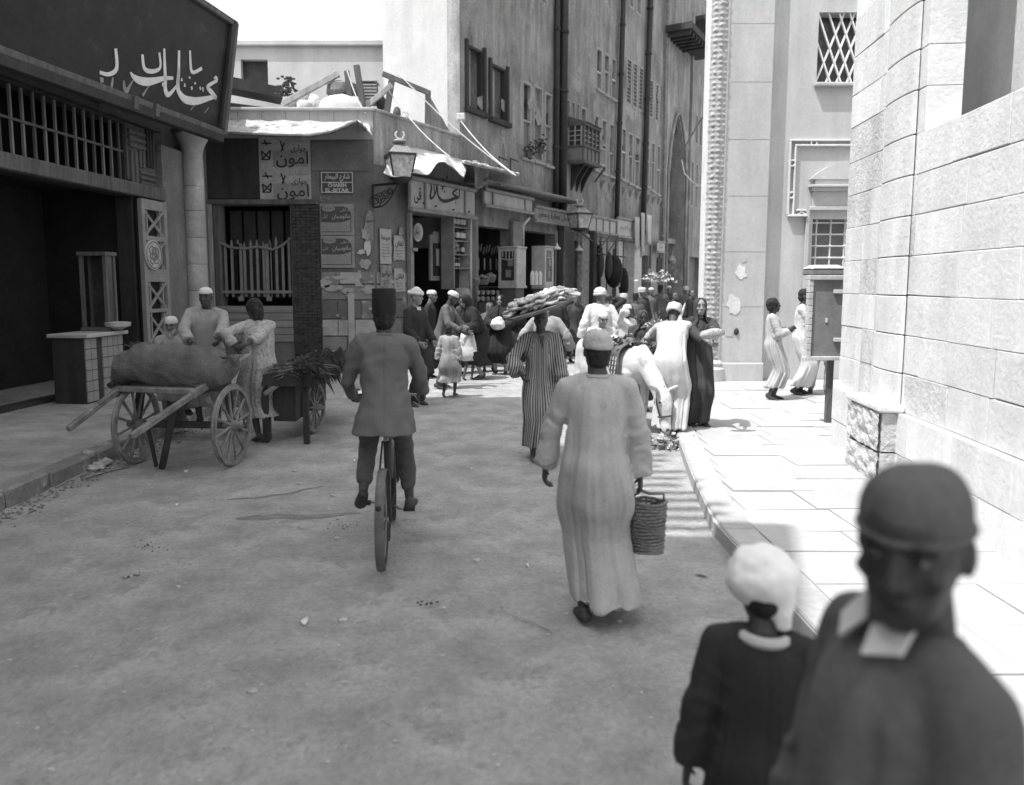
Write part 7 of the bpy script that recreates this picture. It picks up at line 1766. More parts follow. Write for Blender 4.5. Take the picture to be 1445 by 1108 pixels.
for p, sgn in ((PL, -1), (PR, 1)):
    mb = MB(); mb.tube([BB + bs * .06 * sgn, p - bs * .05 * sgn], .009, 6); mb.tube([p - bs * .05 * sgn, p + bs * .04 * sgn], .007, 6); part('crank', mb, M['ironlt'], bk)
    mb = MB(); c = p + bs * .03 * sgn; mb.hexa([c - bs * .045 - bd * .035 - V((0, 0, .01)), c + bs * .045 - bd * .035 - V((0, 0, .01)), c + bs * .045 + bd * .035 - V((0, 0, .01)), c - bs * .045 + bd * .035 - V((0, 0, .01)), c - bs * .045 - bd * .035 + V((0, 0, .01)), c + bs * .045 - bd * .035 + V((0, 0, .01)), c + bs * .045 + bd * .035 + V((0, 0, .01)), c - bs * .045 + bd * .035 + V((0, 0, .01))]); part('pedal', mb, M['rubber'], bk)
mb = MB(); mb.ring(BB + bs * .05, bd * .09, V((0, 0, .09)), .006, 28, 5); mb.tube([BB + bs * .05 + V((0, 0, .09)), A0 + bs * .045 + V((0, 0, .035))], .004, 4); mb.tube([BB + bs * .05 - V((0, 0, .09)), A0 + bs * .045 - V((0, 0, .035))], .004, 4); part('chain', mb, M['iron'], bk)
mb = MB(); c = A0 - bd * (wr_ + .045) + V((0, 0, .2)); mb.ell(c, .022, .012, .022, 8, n=4); part('reflector', mb, M['iron'], bk)

# the rider
hipw = SD + V((0, 0, .10)) - bd * .02
Hc = 1.76; kc_ = Hc / 1.72
loc = V((hipw.x, hipw.y, 0))
an = math.degrees(math.atan2(bd.y, bd.x)) + 90     # face along bd
cy = Fig('man in wool jacket and tall black fez riding the bicycle away, seen from behind', loc, Hc, face=an, build=1.02, lean=12, head=(0, -4, 0), hipz=hipw.z / kc_, near=True,
         lh=wloc(HBc - fs * .27 - bd * .24 + V((0, 0, .05))), rh=wloc(HBc + fs * .28 - bd * .22 + V((0, 0, .05))), lf=wloc(PL + V((0, 0, .10)) - bd * .05 - bs * .035), rf=wloc(PR + V((0, 0, .10)) - bd * .05 + bs * .035), lpole=(.5, .5, -1), rpole=(-.5, .5, -1), kneepole=(0, -1, .5), skin='skin', hand_curl=.85)
cy.body(); cy.fez(h=.18, r0=1.14, r1=1.10); cy.hair(vol=.99)
cy.trousers('trous', ankle=.72, w=.92)
def jacket(F, m, hemz, wid, lapel=False, seed=3, fl=1.0, fold=1.0):
    return F.robe(m, hem=hemz, wid=wid, flare=fl, sl=(.072, .062), slen=(.97, .97), name='jacket', fold=fold, nf=7, seed=seed, voxel=.0095)
# jacket: skirt stops at the saddle
def jacket2(F, m, drop=.2, wid=1.05, seed=2, voxel=.010, slv=(.074, .066), tail=.16):
    k = F.k; b = MB(); X = F.Ml @ V((1, 0, 0)); Y = F.Ml @ V((0, 1, 0)); B = F.build
    hem = F.pel + V((0, .05 * k, -drop * k))
    b.loft([(F.nb + F.Ml @ V((0, 0, .022 * k)), X * .062 * k, Y * .058 * k), (F.nb + F.Ml @ V((0, 0, -.012 * k)), X * .09 * k, Y * .08 * k), (F.sl.lerp(F.sr, .5) + F.Ml @ V((0, 0, .01 * k)), X * .175 * B * k, Y * .10 * k), (F.chest + F.Ml @ V((0, 0, .03 * k)), X * .19 * B * wid * k, Y * .135 * k), (F.waist, X * .175 * B * wid * k, Y * .128 * k), (F.pel, V((.20 * B * wid * k, 0, 0)), V((0, .16 * k, 0))), (hem, V((.232 * B * wid * k, 0, 0)), V((0, tail * k, 0)))], 24)
    for sh, el, wr in ((F.sl, F.el, F.wl), (F.sr, F.er, F.wr)):
        b.cap(F.nb.lerp(sh, .45), .068 * k, sh, .074 * k, 12); b.cap(sh, .076 * k, el, slv[0] * k, 12); b.cap(el, slv[0] * k, wr - (wr - el).normalized() * .02, slv[1] * k, 12)
    me = remesh(b, voxel, 3); co = getco(me); no = np.empty(len(co) * 3); me.vertices.foreach_get('normal', no); no = no.reshape(-1, 3)
    nz = np.array([noise.noise(V((p[0] * 4 + seed, p[1] * 4, p[2] * 3))) for p in co]); n2 = np.array([noise.noise(V((p[0] * 8, p[1] * 8 + seed, p[2] * 14))) for p in co])
    fl = np.sin(co[:, 2] * 26 + co[:, 0] * 22 + nz * 9) * .5 + np.sin(co[:, 0] * 30 - co[:, 2] * 14 + nz * 7) * .5
    seam = -.008 * np.exp(-(co[:, 0] / .006) ** 2) * (co[:, 1] > F.pel.y - .02)
    rg = 1 - 4 * np.abs(nz * .8 + n2 * .2); setco(me, co + no * (fl * .007 * k + np.clip(rg, -1, 1) * .007 * k + n2 * .008 * k + seam)[:, None]); return link('jacket', me, M[m], F.root)
jacket2(cy, 'suit', drop=.15, slv=(.056, .046), wid=.97, tail=.18)
b = MB(); k = cy.k; b.ring(cy.nb + cy.Ml @ V((0, .005, .02 * k)), cy.Ml @ V((.064 * k, 0, 0)), cy.Ml @ V((0, .060 * k, 0)), .014 * k, 24, 7); link('collar', b.mesh('collar'), M['suit'], cy.root)

# ---------------------------------------------------------------- the tall man walking away with the basket
P0 = G(838, 878)
hb = wloc(D(905, 683, 4.30)); hl = wloc(D(767, 672, 4.42))
wm = Fig('tall man in a long grey robe and knitted cap walking away with the wicker basket', (P0.x, P0.y, 0), 1.72, face=178, build=1.0, lean=3, side=0, head=(6, -2, -2), lh=hl, rh=hb, lf=(.06, -.03, .08), rf=(-.09, -.20, .10), near=True, skin='skin', lpole=(1, -.2, .1), rpole=(-1, .4, 0), hand_curl=.55)
wm.body(); wm.robe('greyrobe', hem=.12, wid=1.0, flare=1.06, sl=(.076, .082), slen=(.93, .93), nf=8, fold=1.2, seed=4, swing=(-.07, .05), voxel=.011, sdrop=.02)
wm.dome('knit', name='knitted_cap', z0=.022, hgt=.105, r=1.13, knit=1, crown=.8); wm.hair(vol=.93)
b = MB(); k = wm.k; b.ring(wm.nb + V((0, .0, .018 * k)), V((.062 * k, 0, 0)), V((0, .058 * k, 0)), .012 * k, 24, 7); link('collar', b.mesh('collar'), M['greyrobe'], wm.root)
# basket in his hand
pr = wm.wp(wm.palm_r); bz = D(915, 776, 4.3).z; bc = V((D(915, 740, 4.3).x, 4.3, bz))
bt = D(915, 708, 4.3).z
bk_ = thing('basket', 'ribbed wicker shopping basket carried by the man in the grey robe', 'basket', bc)
nr = 16
for i in range(nr):
    z = bz + (bt - bz) * i / (nr - 1); q = .086 + .014 * i / (nr - 1); b = MB(); seg = 40; P = []
    for j in range(seg + 1): t = 2 * math.pi * j / seg; rr = q * (1 + .035 * math.sin(j * math.pi / 2 + i * math.pi)); P.append(V((bc.x + math.cos(t) * rr, bc.y + math.sin(t) * rr * .8, z + .004 * math.sin(t * 3 + i))))
    b.tube(P, .0098, 6); part('woven_rod', b, M['wicker'], bk_, smooth=True)
b = MB()
for j in range(20): t = 2 * math.pi * j / 20; b.beam(V((bc.x + math.cos(t) * .084, bc.y + math.sin(t) * .067, bz)), V((bc.x + math.cos(t) * .099, bc.y + math.sin(t) * .079, bt)), .008, .008)
b.lathe((bc.x, bc.y, bz - .004), [(.08, 0), (.08, .01)], 20); part('stakes', b, M['wicker'], bk_)
b = MB(); top = V((pr.x, pr.y, pr.z - .0))
for s in (-1, 1): b.tube([V((bc.x + s * .092, bc.y, bt)), V((bc.x + s * .085, bc.y, bt + .05)), V(((bc.x + top.x) / 2 + s * .035, bc.y, (bt * .35 + top.z * .65))), top], .009, 7)
part('handle', b, M['wicker'], bk_, smooth=True)

# ---------------------------------------------------------------- striped man with the bread tray on his head
P0 = G(762, 644)
sm = Fig('man in dark striped robe walking forward with a tray of bread on his head', (P0.x, P0.y, 0), 1.69, face=4, build=1.0, head=(-8, 0, 0), rh=wloc(D(735, 528, 8.25)), lh=wloc(D(792, 548, 8.3)), lf=(.09, .12, .09), rf=(-.10, -.13, .08), lpole=(1, .5, 0), rpole=(-1, .6, 0), skin='skin', barefoot=True, shoe=None)
sm.body(); sm.robe('striperobe', hem=.14, wid=1.02, flare=1.0, sl=(.085, .12), slen=(.82, .82), nf=9, fold=1.1, seed=7, sdrop=.05); sm.hair(vol=.97)
b = MB(); k = sm.k; b.prism([sm.nb + sm.Ml @ (V(p) * k) for p in ((-.03, -.10, -.02), (.03, -.10, -.02), (0.0, -.155, -.17))], (0, -.006, 0)); link('neck_opening', b.mesh('neck_opening'), M['skin'], sm.root)
tc = D(764, 434, 8.4); tr = thing('bread_tray', 'wide tray heaped with long flat loaves balanced on the striped man\'s head', 'tray', tc)
ta, tb_ = D(714, 452, 8.4), D(815, 418, 8.4); tx = (tb_ - ta) / 2; tcn = (ta + tb_) / 2; ty = V((0, .36, .02))
b = MB(); n_ = tx.cross(ty).normalized(); n_ = n_ if n_.z > 0 else -n_
b.loft([(tcn + n_ * z, tx * q, ty * q) for z, q in ((-.02, .86), (.0, .98), (.015, 1.0), (.02, .97))], 28); part('tray_board', b, M['wicker'], tr, smooth=40)
b = MB(); top = sm.wp(sm.H_(0, 0, .115)); b.ring(V((top.x, top.y, top.z + .005)), V((.07, 0, 0)), V((0, .07, 0)), .025, 18, 7); b.loft([(V((top.x, top.y, top.z)), V((.06, 0, 0)), V((0, .06, 0))), (V((top.x, top.y, (tcn - n_ * .02).z + .0)), V((.09, 0, 0)), V((0, .09, 0)))], 14); part('head_pad', b, M['cream'], tr, smooth=40)
q = random.Random(21)
for k_ in range(76):
    lv = k_ // 26; u, v_ = q.uniform(-.92, .92) * (1 - .14 * lv), q.uniform(-.85, .8) * (1 - .15 * lv)
    c = tcn + tx * u + ty * v_ + n_ * (.045 + .045 * lv + q.uniform(0, .02)); aa_ = q.gauss(0.1, .7); d = (tx.normalized() * math.cos(aa_) + ty.normalized() * math.sin(aa_) + n_ * q.gauss(.05, .1)).normalized(); w = d.cross(n_).normalized()
    L = q.uniform(.07, .115); b = MB(); cv = q.uniform(-.02, .02)
    b.loft([(c + d * L * t + w * cv * (1 - t * t) * 3 + n_ * .012 * math.sin(t * 4 + k_), w * ww, n_ * hh) for t, ww, hh in ((-1, .015, .008), (-.9, .034, .017), (-.4, .050, .018), (.2, .056, .019), (.7, .044, .015), (.95, .02, .008))], 9)
    part('loaf', b, M['bread'], tr, smooth=True)

# ---------------------------------------------------------------- the three people at the carts
f = Fig('tall cart seller in white cap and pale wrapped shirt leaning over his barrow', (D(290, 480, 9.7).x, 9.7, .15), 1.80, face=15, build=1.12, lean=10, side=4, head=(-14, 0, 0), rh=wloc(D(268, 484, 9.2)), lh=wloc(D(309, 480, 9.2)), skin='skin', lpole=(1, .4, 0), rpole=(-1, .5, 0))
f.body(); f.robe('gown', hem=.25, wid=1.08, sl=(.085, .08), slen=(.93, .93), seed=11, nf=8); f.dome('white', z0=.05, hgt=.07)
b = MB(); k = f.k
for s in (-1, 1): b.tube([f.nb + f.Ml @ (V(p) * k) for p in ((s * .075, .0, .0), (s * .06, -.085, -.03), (s * .03, -.13, -.12), (-s * .005, -.145, -.22))], [.014, .018, .016, .012], 7)
link('lapels', b.mesh('lapels'), M['gown'], f.root)
f = Fig('old bearded man in a white cap sitting low behind the jute sack', (D(244, 490, 9.9).x, 9.9, .30), 1.66, face=25, lean=6, head=(-20, 8, 0), hipz=.52, lf=(.14, -.38, .08), rf=(-.14, -.36, .08), rh=(-.12, -.35, .62), lh=(.14, -.36, .62), skin='skinm')
f.body(); f.robe('gown', hem=.2, wid=1.0, seed=12, nf=8); f.dome('white', z0=.035, hgt=.085, r=1.1, crown=.8); f.beard()
st = solo('stool', MB().lathe((f.loc.x, f.loc.y, .15), [(.16, 0), (.13, .05), (.13, .25), (.17, .27), (.17, .30)], 14), M['wood'], 'low round stool under the old bearded man', 'stool', (f.loc.x, f.loc.y, .15))
P0 = G(371, 622)
f = Fig('woman in pale patterned gown and black head veil seen from behind, reaching over the sack', (P0.x, P0.y, 0), 1.80, face=215, build=.95, lean=8, side=0, head=(20, 18, 0), rh=wloc(D(342, 490, 8.95)), lh=wloc(D(337, 496, 9.05)), lf=(.05, .0, .085), rf=(-.07, .02, .085), skin='skin', rpole=(-1, .3, -.3), lpole=(1, .3, 0), barefoot=True, shoe=None)
f.body(); f.robe('pattern', hem=.32, wid=1.12, flare=1.1, sl=(.078, .066), slen=(.82, .82), seed=13, nf=9, fold=1.2)
f.hair(vol=1.14, long=.075)
b = MB(); b.tube([f.H_(.03, .09, .03), f.H_(.07, .12, -.05), f.H_(.10, .11, -.16)], [.03, .035, .015], 8); link('veil_end', b.mesh('veil_end'), M['black'], f.root)

# ---------------------------------------------------------------- crowd by the shops
P0 = G(634, 560)
f = Fig('small boy in a long pale gown walking towards the shops, seen from behind', (P0.x, P0.y, 0), 1.27, face=165, build=1.05, lean=2, lf=(.10, .12, .1), rf=(-.09, -.14, .085), rh=(-.26, -.05, .80), lh=(.30, -.02, .86), skin='skin', barefoot=True, shoe=None)
f.body(); f.robe('gown', hem=.27, wid=1.0, flare=1.22, sl=(.095, .10), slen=(.96, .96), seed=14, nf=9, voxel=.011, fold=1.2); f.hair(vol=1.03)
P0 = G(660, 536)
f = Fig('child in a short white frock half hidden beyond the small boy', (P0.x, P0.y, 0), 1.15, face=150, lf=(.08, .1, .09), rf=(-.09, -.1, .085), skin='skin', barefoot=True, shoe=None)
f.body(); f.robe('white', hem=.35, wid=1.15, flare=1.1, seed=15, voxel=.012); f.hair(vol=1.03)
f = Fig('elderly man in white turban and black coat standing beyond the cyclist', (D(586, 480, 12.2).x, 12.2, 0), 1.90, face=62, head=(8, 2, 0), rh=(-.18, -.20, .95), lh=(.1, -.26, .95), skin='skinl', hand_curl=.9)
f.body(); f.robe('suitdk', hem=.45, wid=1.02, sl=(.075, .068), seed=16, name='coat'); f.turban('white', loops=3, z0=.05, fat=.018, r=1.03)
b = MB(); k = f.k; b.prism([f.nb + f.Ml @ (V(p) * k) for p in ((-.055, -.075, .01), (.055, -.075, .01), (0.0, -.15, -.2))], (0, -.004, 0)); link('shirt_front', b.mesh('shirt_front'), M['white'], f.root); f.trousers('suitdk')
f = Fig('man in a pale cap and drab belted coat leaning to the stall', (D(624, 480, 14.2).x, 14.2, 0), 1.88, face=75, lean=14, head=(0, 18, 0), rh=(-.2, -.42, 1.02), lh=(.1, -.45, 1.0), skin='skin')
f.body(); f.robe('browncoat', hem=.75, wid=1.0, sl=(.075, .068), seed=17, name='coat', fold=.7); f.dome('cream', z0=.04); f.trousers('browncoat')
f = Fig('man in a flat light cap behind the black-coated elder', (D(605, 480, 15.8).x, 15.8, 0), 1.85, face=80, lean=5, skin='skinm')
f.body(); f.robe('suitdk', hem=.2, seed=18); f.dome('cream', z0=.04)
P0 = G(676, 534)
f = Fig('stooping woman wrapped in a black cloak in front of the bottle shelves', (P0.x, P0.y, 0), 1.82, face=-62, build=1.05, lean=24, head=(0, 18, 0), rh=(-.12, -.48, 1.0), lh=(.16, -.44, 1.02), lf=(.08, .0, .085), rf=(-.1, .1, .085), skin='skinl', rpole=(-.4, .4, -1), lpole=(.4, .4, -1))
f.body(); f.robe('black', hem=.30, wid=1.15, flare=1.12, sl=(.11, .12), slen=(.85, .85), seed=19, fold=1.2, sdrop=.05); f.scarf('black', drop=.5, w=1.15)
P0 = G(706, 528)
f = Fig('woman in black cloak clutching a white bundle to her chest', (P0.x, P0.y, 0), 1.74, face=-12, build=1.05, lean=3, rh=(-.02, -.24, 1.13), lh=(.04, -.24, 1.10), skin='skinl', rpole=(-1, .1, -.4), lpole=(1, .1, -.4), hand_curl=1.0)
f.body(); f.robe('black', hem=.26, wid=1.15, flare=1.18, sl=(.12, .10), slen=(.9, .9), seed=20, fold=1.2, sdrop=.05); f.scarf('black', drop=.42, w=1.12, open_=.5)
c = f.wp(f.chest + V((.0, -.30, -.16))); b = MB(); b.ell(c, .17, .12, .12, 12); b.ell(c + V((.03, -.03, .1)), .08, .07, .08, 10); me = remesh(b, .02, 2)
for v in me.vertices: v.co += (v.co - c).normalized() * .03 * noise.noise(v.co * 9)
me.transform(Matrix.Translation(-c)); tag(link('bundle', me, M['white'], None, c), 'white cloth bundle held by the woman in black', 'bundle')
f = Fig('person in a washed grey robe standing just behind the bread carrier', (D(770, 480, 11.9).x, 11.9, 0), 1.72, face=170, build=1.1, skin='skinm', rh=(-.40, -.1, .95), lh=(.40, -.1, .98))
f.body(); f.robe('gown', hem=.15, wid=1.1, flare=1.1, seed=21, sl=(.09, .1)); f.dome('cream')
f = Fig('woman in dull shawl squeezed between the two black cloaks', (D(690, 480, 17.0).x, 17.0, 0), 1.55, face=10, lean=6, skin='skinm')
f.body(); f.robe('browncoat', hem=.2, seed=22, wid=1.1, flare=1.2); f.scarf('browncoat', drop=.3)
f = Fig('man in white turban and white robe seen from behind by the hanging goods', (D(846, 480, 13.6).x, 13.6, 0), 1.90, face=185, build=1.05, skin='skinm', rh=(-.3, .0, .9), lh=(.3, .02, .9))
f.body(); f.robe('white', hem=.15, wid=1.12, flare=1.2, seed=23, sl=(.09, .11)); f.turban('white', loops=4, z0=.03)
# ---------------------------------------------------------------- round the donkeys
f = Fig('lad in a white skullcap leaning over the saddle of the white donkey', (D(848, 480, 11.3).x, 11.3, 0), 1.60, face=-5, lean=16, head=(20, 12, 0), rh=(-.2, -.42, 1.0), lh=(.1, -.45, .98), skin='skinl')
f.body(); f.robe('white', hem=.2, wid=1.05, seed=24, sl=(.08, .08)); f.dome('white', z0=.045, hgt=.08)
f = Fig('boy in a white cap raising one arm behind the veiled woman', (D(884, 480, 13.2).x, 13.2, 0), 1.62, face=35, lean=0, head=(-20, 0, 0), rh=(-.02, -.16, 1.52), lh=(.2, -.2, 1.1), skin='skin', rpole=(-1, 0, .3))
f.body(); f.robe('white', hem=.2, seed=25, slen=(.7, .7)); f.dome('white', z0=.04)
f = Fig('veiled dark woman facing the camera behind the heap of greens', (D(903, 480, 11.7).x, 11.7, 0), 1.58, face=6, lean=10, head=(-5, 4, 0), rh=(-.12, -.38, 1.0), lh=(.2, -.36, 1.02), skin='skin', near=True)
f.body(); f.robe('blackb', hem=.15, wid=1.1, flare=1.1, seed=26, sl=(.09, .085)); f.scarf('blackb', drop=.5, w=1.0, open_=.68, front=False)
P0 = G(944, 608, .1)
f = Fig('man in cream robe and white turban bending over the donkey\'s load', (P0.x, P0.y, .1), 1.70, face=148, build=1.12, lean=26, side=6, head=(15, 14, 0), lh=wloc(D(914, 492, 10.2)), rh=wloc(D(935, 500, 10.5)), skin='skin', lf=(.08, .05, .085), rf=(-.12, .1, .085), lpole=(.4, -.2, 1))
f.body(); f.robe('cream', hem=.06, wid=1.05, flare=1.0, sl=(.10, .115), slen=(.86, .86), nf=9, seed=27, fold=1.5, sdrop=.04); f.turban('headkerchief', loops=5, z0=.02, fat=.02)
P0 = G(984, 601, .115)
f = Fig('smiling young woman in a long black dress and veil carrying a bundle on her forearm', (P0.x, P0.y, .115), 1.68, face=8, build=1.05, lean=-2, side=0, head=(-12, -3, 0), rh=wloc(D(1004, 486, 9.25)), lh=wloc(D(1008, 470, 9.2)), lf=(.10, .03, .085), rf=(-.08, .04, .085), skin='skinl', near=True, rpole=(-1, .1, -.7), lpole=(1, .5, -.8), hand_curl=.4)
f.body(); f.robe('blackb', hem=.05, wid=.98, flare=.78, sl=(.085, .08), slen=(.80, .8), nf=10, seed=28, fold=1.2, sdrop=.03); f.scarf('blackb', drop=.34, w=.72, open_=.66, front=False); f.hair(vol=1.0)
b = MB()
for q in range(7): t = (q - 3) * .0085; b.ell(f.H_(t, -.097 + abs(t) * .4, -.0655), .0045, .003, .005, 6, n=3)
link('teeth', b.mesh('teeth'), M['letterw'], f.root)
c = D(1010, 471, 9.12); b = MB(); b.loft([(D(x, y, 9.12), V((0, 0, r)), V((0, r, 0))) for x, y, r in ((987, 474, .02), (992, 473, .05), (1003, 471, .065), (1012, 470, .06), (1022, 469, .03))], 14); me = b.mesh('cloth_bundle', c)
for v in me.vertices: v.co += v.co.normalized() * .02 * noise.noise(v.co * 20)
shade(me); tag(link('cloth_bundle', me, M['pattern'], None, c), 'speckled pale roll carried on the young woman\'s forearm', 'bundle')
P0 = G(1088, 563, .115)
f = Fig('curly-haired youth in a pale striped robe standing with a raised hand by the mosque', (P0.x, P0.y, .115), 1.63, face=72, build=.95, lean=-2, head=(10, -6, 0), rh=(.0, -.25, 1.20), lh=(.08, -.27, 1.22), lf=(.06, -.05, .085), rf=(-.06, .03, .085), skin='skin', barefoot=True, shoe=None, rpole=(-.6, .1, -1), lpole=(.6, .1, -1))
f.body(); f.robe('stripecream', hem=.20, wid=1.0, flare=.86, sl=(.082, .09), slen=(.85, .85), seed=29, nf=9, fold=1.1, sdrop=.02); f.hair(vol=1.13)
P0 = G(1129, 556, .115)
f = Fig('man in a white robe and dark cap standing half behind the notice board', (P0.x, P0.y, .115), 1.78, face=60, build=1.15, head=(0, 0, 0), rh=(-.05, -.28, .98), lh=(.12, -.26, 1.0), lf=(.08, .0, .085), rf=(-.10, .05, .085), skin='skin', rpole=(-1, .1, -.4), lpole=(1, .1, -.4))
f.body(); f.robe('white', hem=.14, wid=1.06, flare=.86, sl=(.085, .085), slen=(.9, .9), seed=30, nf=9, fold=1.1); f.dome('suitdk', z0=.03, hgt=.1); f.hair(vol=.99)
P0 = G(1158, 556, .115)
f = Fig('man whose pale trousered legs show beneath the notice board', (P0.x, P0.y, .115), 1.66, face=-20, lf=(.1, -.05, .085), rf=(-.16, .1, .085), skin='skin')
f.body(); f.robe('cream', hem=.55, seed=31); f.trousers('cream')

# ---------------------------------------------------------------- far crowd
far = [(858, 416, 17.5, 1.75, 200, 'black', None, 'dark figure reaching up to the hanging goods'), (905, 408, 22, 1.85, 20, 'blackb', 'turban', 'distant dark man in a pale headcloth at the back of the lane'), (918, 404, 25, 1.85, 10, 'browncoat', 'dome', 'distant man in dull brown with a pale flat cap'), (932, 402, 26.5, 1.9, 190, 'browncoat', 'fez', 'distant man in drab robe seen from behind'),
       (943, 402, 28, 1.9, 0, 'blackb', 'dome', 'distant man in dark robe nearest the gateway'), (951, 406, 24, 1.7, 15, 'suitdk', 'hair', 'distant lad in dark clothes below the round hanging lamp'), (897, 412, 20, 1.7, 190, 'browncoat', 'fez', 'dark-capped man behind the boy with the raised arm'), (975, 408, 24, 1.78, 30, 'black', 'hair', 'dark figure glimpsed behind the smiling woman'), (967, 404, 30, 1.85, 0, 'browncoat', 'turban', 'far turbaned man left of the smiling woman'), (1002, 410, 19, 1.8, 160, 'black', 'hair', 'dark figure at the foot of the carved column'),
       (648, 420, 16.6, 1.7, 100, 'suitdk', 'hair', 'man in dark suit inside the shop beneath the shelves'), (728, 425, 17.6, 1.6, 0, 'black', 'scarf', 'black-veiled woman seated by the white display case'), (786, 415, 18.5, 1.7, 180, 'suitdk', 'fez', 'dark man at the narrow display case behind the bread tray'), (812, 418, 19.0, 1.7, 20, 'blackb', 'hair', 'shadowed shopper beside the poster-covered post'), (880, 420, 18.6, 1.72, 170, 'blackb', 'turban', 'shadowed shopper behind the white-robed man')]
for i, (px, py, Y, H, fc, m, hd, lab) in enumerate(far):
    f = Fig(lab, (D(px, 440, Y).x, Y, 0), H, face=fc, skin='skinm' if i % 3 else 'skin', group='people in the far crowd', head=((i * 37) % 40 - 20, 0, 0), **({'rh': (-.25, -.2, 1.6)} if i == 0 else {}))
    f.body(); f.robe(m, hem=.15, seed=40 + i, wid=1.1, flare=1.1, voxel=.02)
    if hd == 'turban': f.turban('cream')
    elif hd == 'dome': f.dome('cream', z0=.04)
    elif hd == 'fez': f.fez(h=.12)
    elif hd == 'scarf': f.scarf(m, drop=.4, w=1.1)
    elif hd == 'hair': f.hair()

# ---------------------------------------------------------------- the two heads close to the camera
b0 = D(1080, 850, 1.93)
f = Fig('boy close to the camera in a big white knotted cloth cap, turned away', (b0.x + .0, 1.93, 0), 1.225, face=158, build=1.0, lean=8, head=(28, 16, 0), skin='skin', near=True)
f.body(); f.robe('suitdk', hem=.3, seed=50, wid=1.0, voxel=.01); f.hair(vol=1.06, long=.0)
def cap3(F):
    b = MB(); k = F.k; b.ell(F.H_(.0, .012, .062), .142 * k, .146 * k, .122 * k, 20, n=10); b.ell(F.H_(-.02, .07, .0), .075 * k, .06 * k, .10 * k, 14); b.ell(F.H_(-.035, .085, -.09), .034 * k, .035 * k, .06 * k, 10); b.ell(F.H_(.05, .04, .03), .06 * k, .06 * k, .05 * k, 12)
    me = remesh(b, .009, 5); co = getco(me)
    for v in me.vertices: v.co += (v.co - F.hc).normalized() * (.014 * noise.noise(v.co * 13) + .006 * noise.noise(v.co * 34))
    return link('cloth_cap', me, M['capwhite'], F.root)
cap3(f)
b = MB(); k = f.k; b.ring(f.nb + V((0, .0, .0)), V((.085 * k, 0, 0)), V((0, .08 * k, 0)), .022 * k, 24, 7); link('collar', b.mesh('collar'), M['cream'], f.root)
b1 = D(1270, 720, 1.1)
f = Fig('dark-skinned man in a dark cap facing the camera very close at the picture edge', (b1.x, 1.12, 0), 1.715, face=-84, build=.80, lean=-4, head=(40, 6, 0), skin='skink', near=True)
f.body(); f.robe('browncoat', hem=.4, seed=51, voxel=.011, fold=.9); f.dome('browncoat', name='cap', z0=.032, hgt=.090, r=1.0, crown=.85)
b = MB(); b.ring(f.H_(0, .002, .034), f.Mh @ V((.076, 0, 0)), f.Mh @ V((0, .098, 0)), .006, 32, 6); link('cap_rim', b.mesh('cap_rim'), M['browncoat'], f.root)
b = MB(); k = f.k
for s in (-1, 1): b.prism([f.nb + f.Ml @ (V(p) * k) for p in ((s * .01, -.078, .02), (s * .065, -.045, .045), (s * .075, -.075, .0), (s * .03, -.105, -.02))], (0, -.006, .002))
link('collar', b.mesh('collar'), M['white'], f.root)

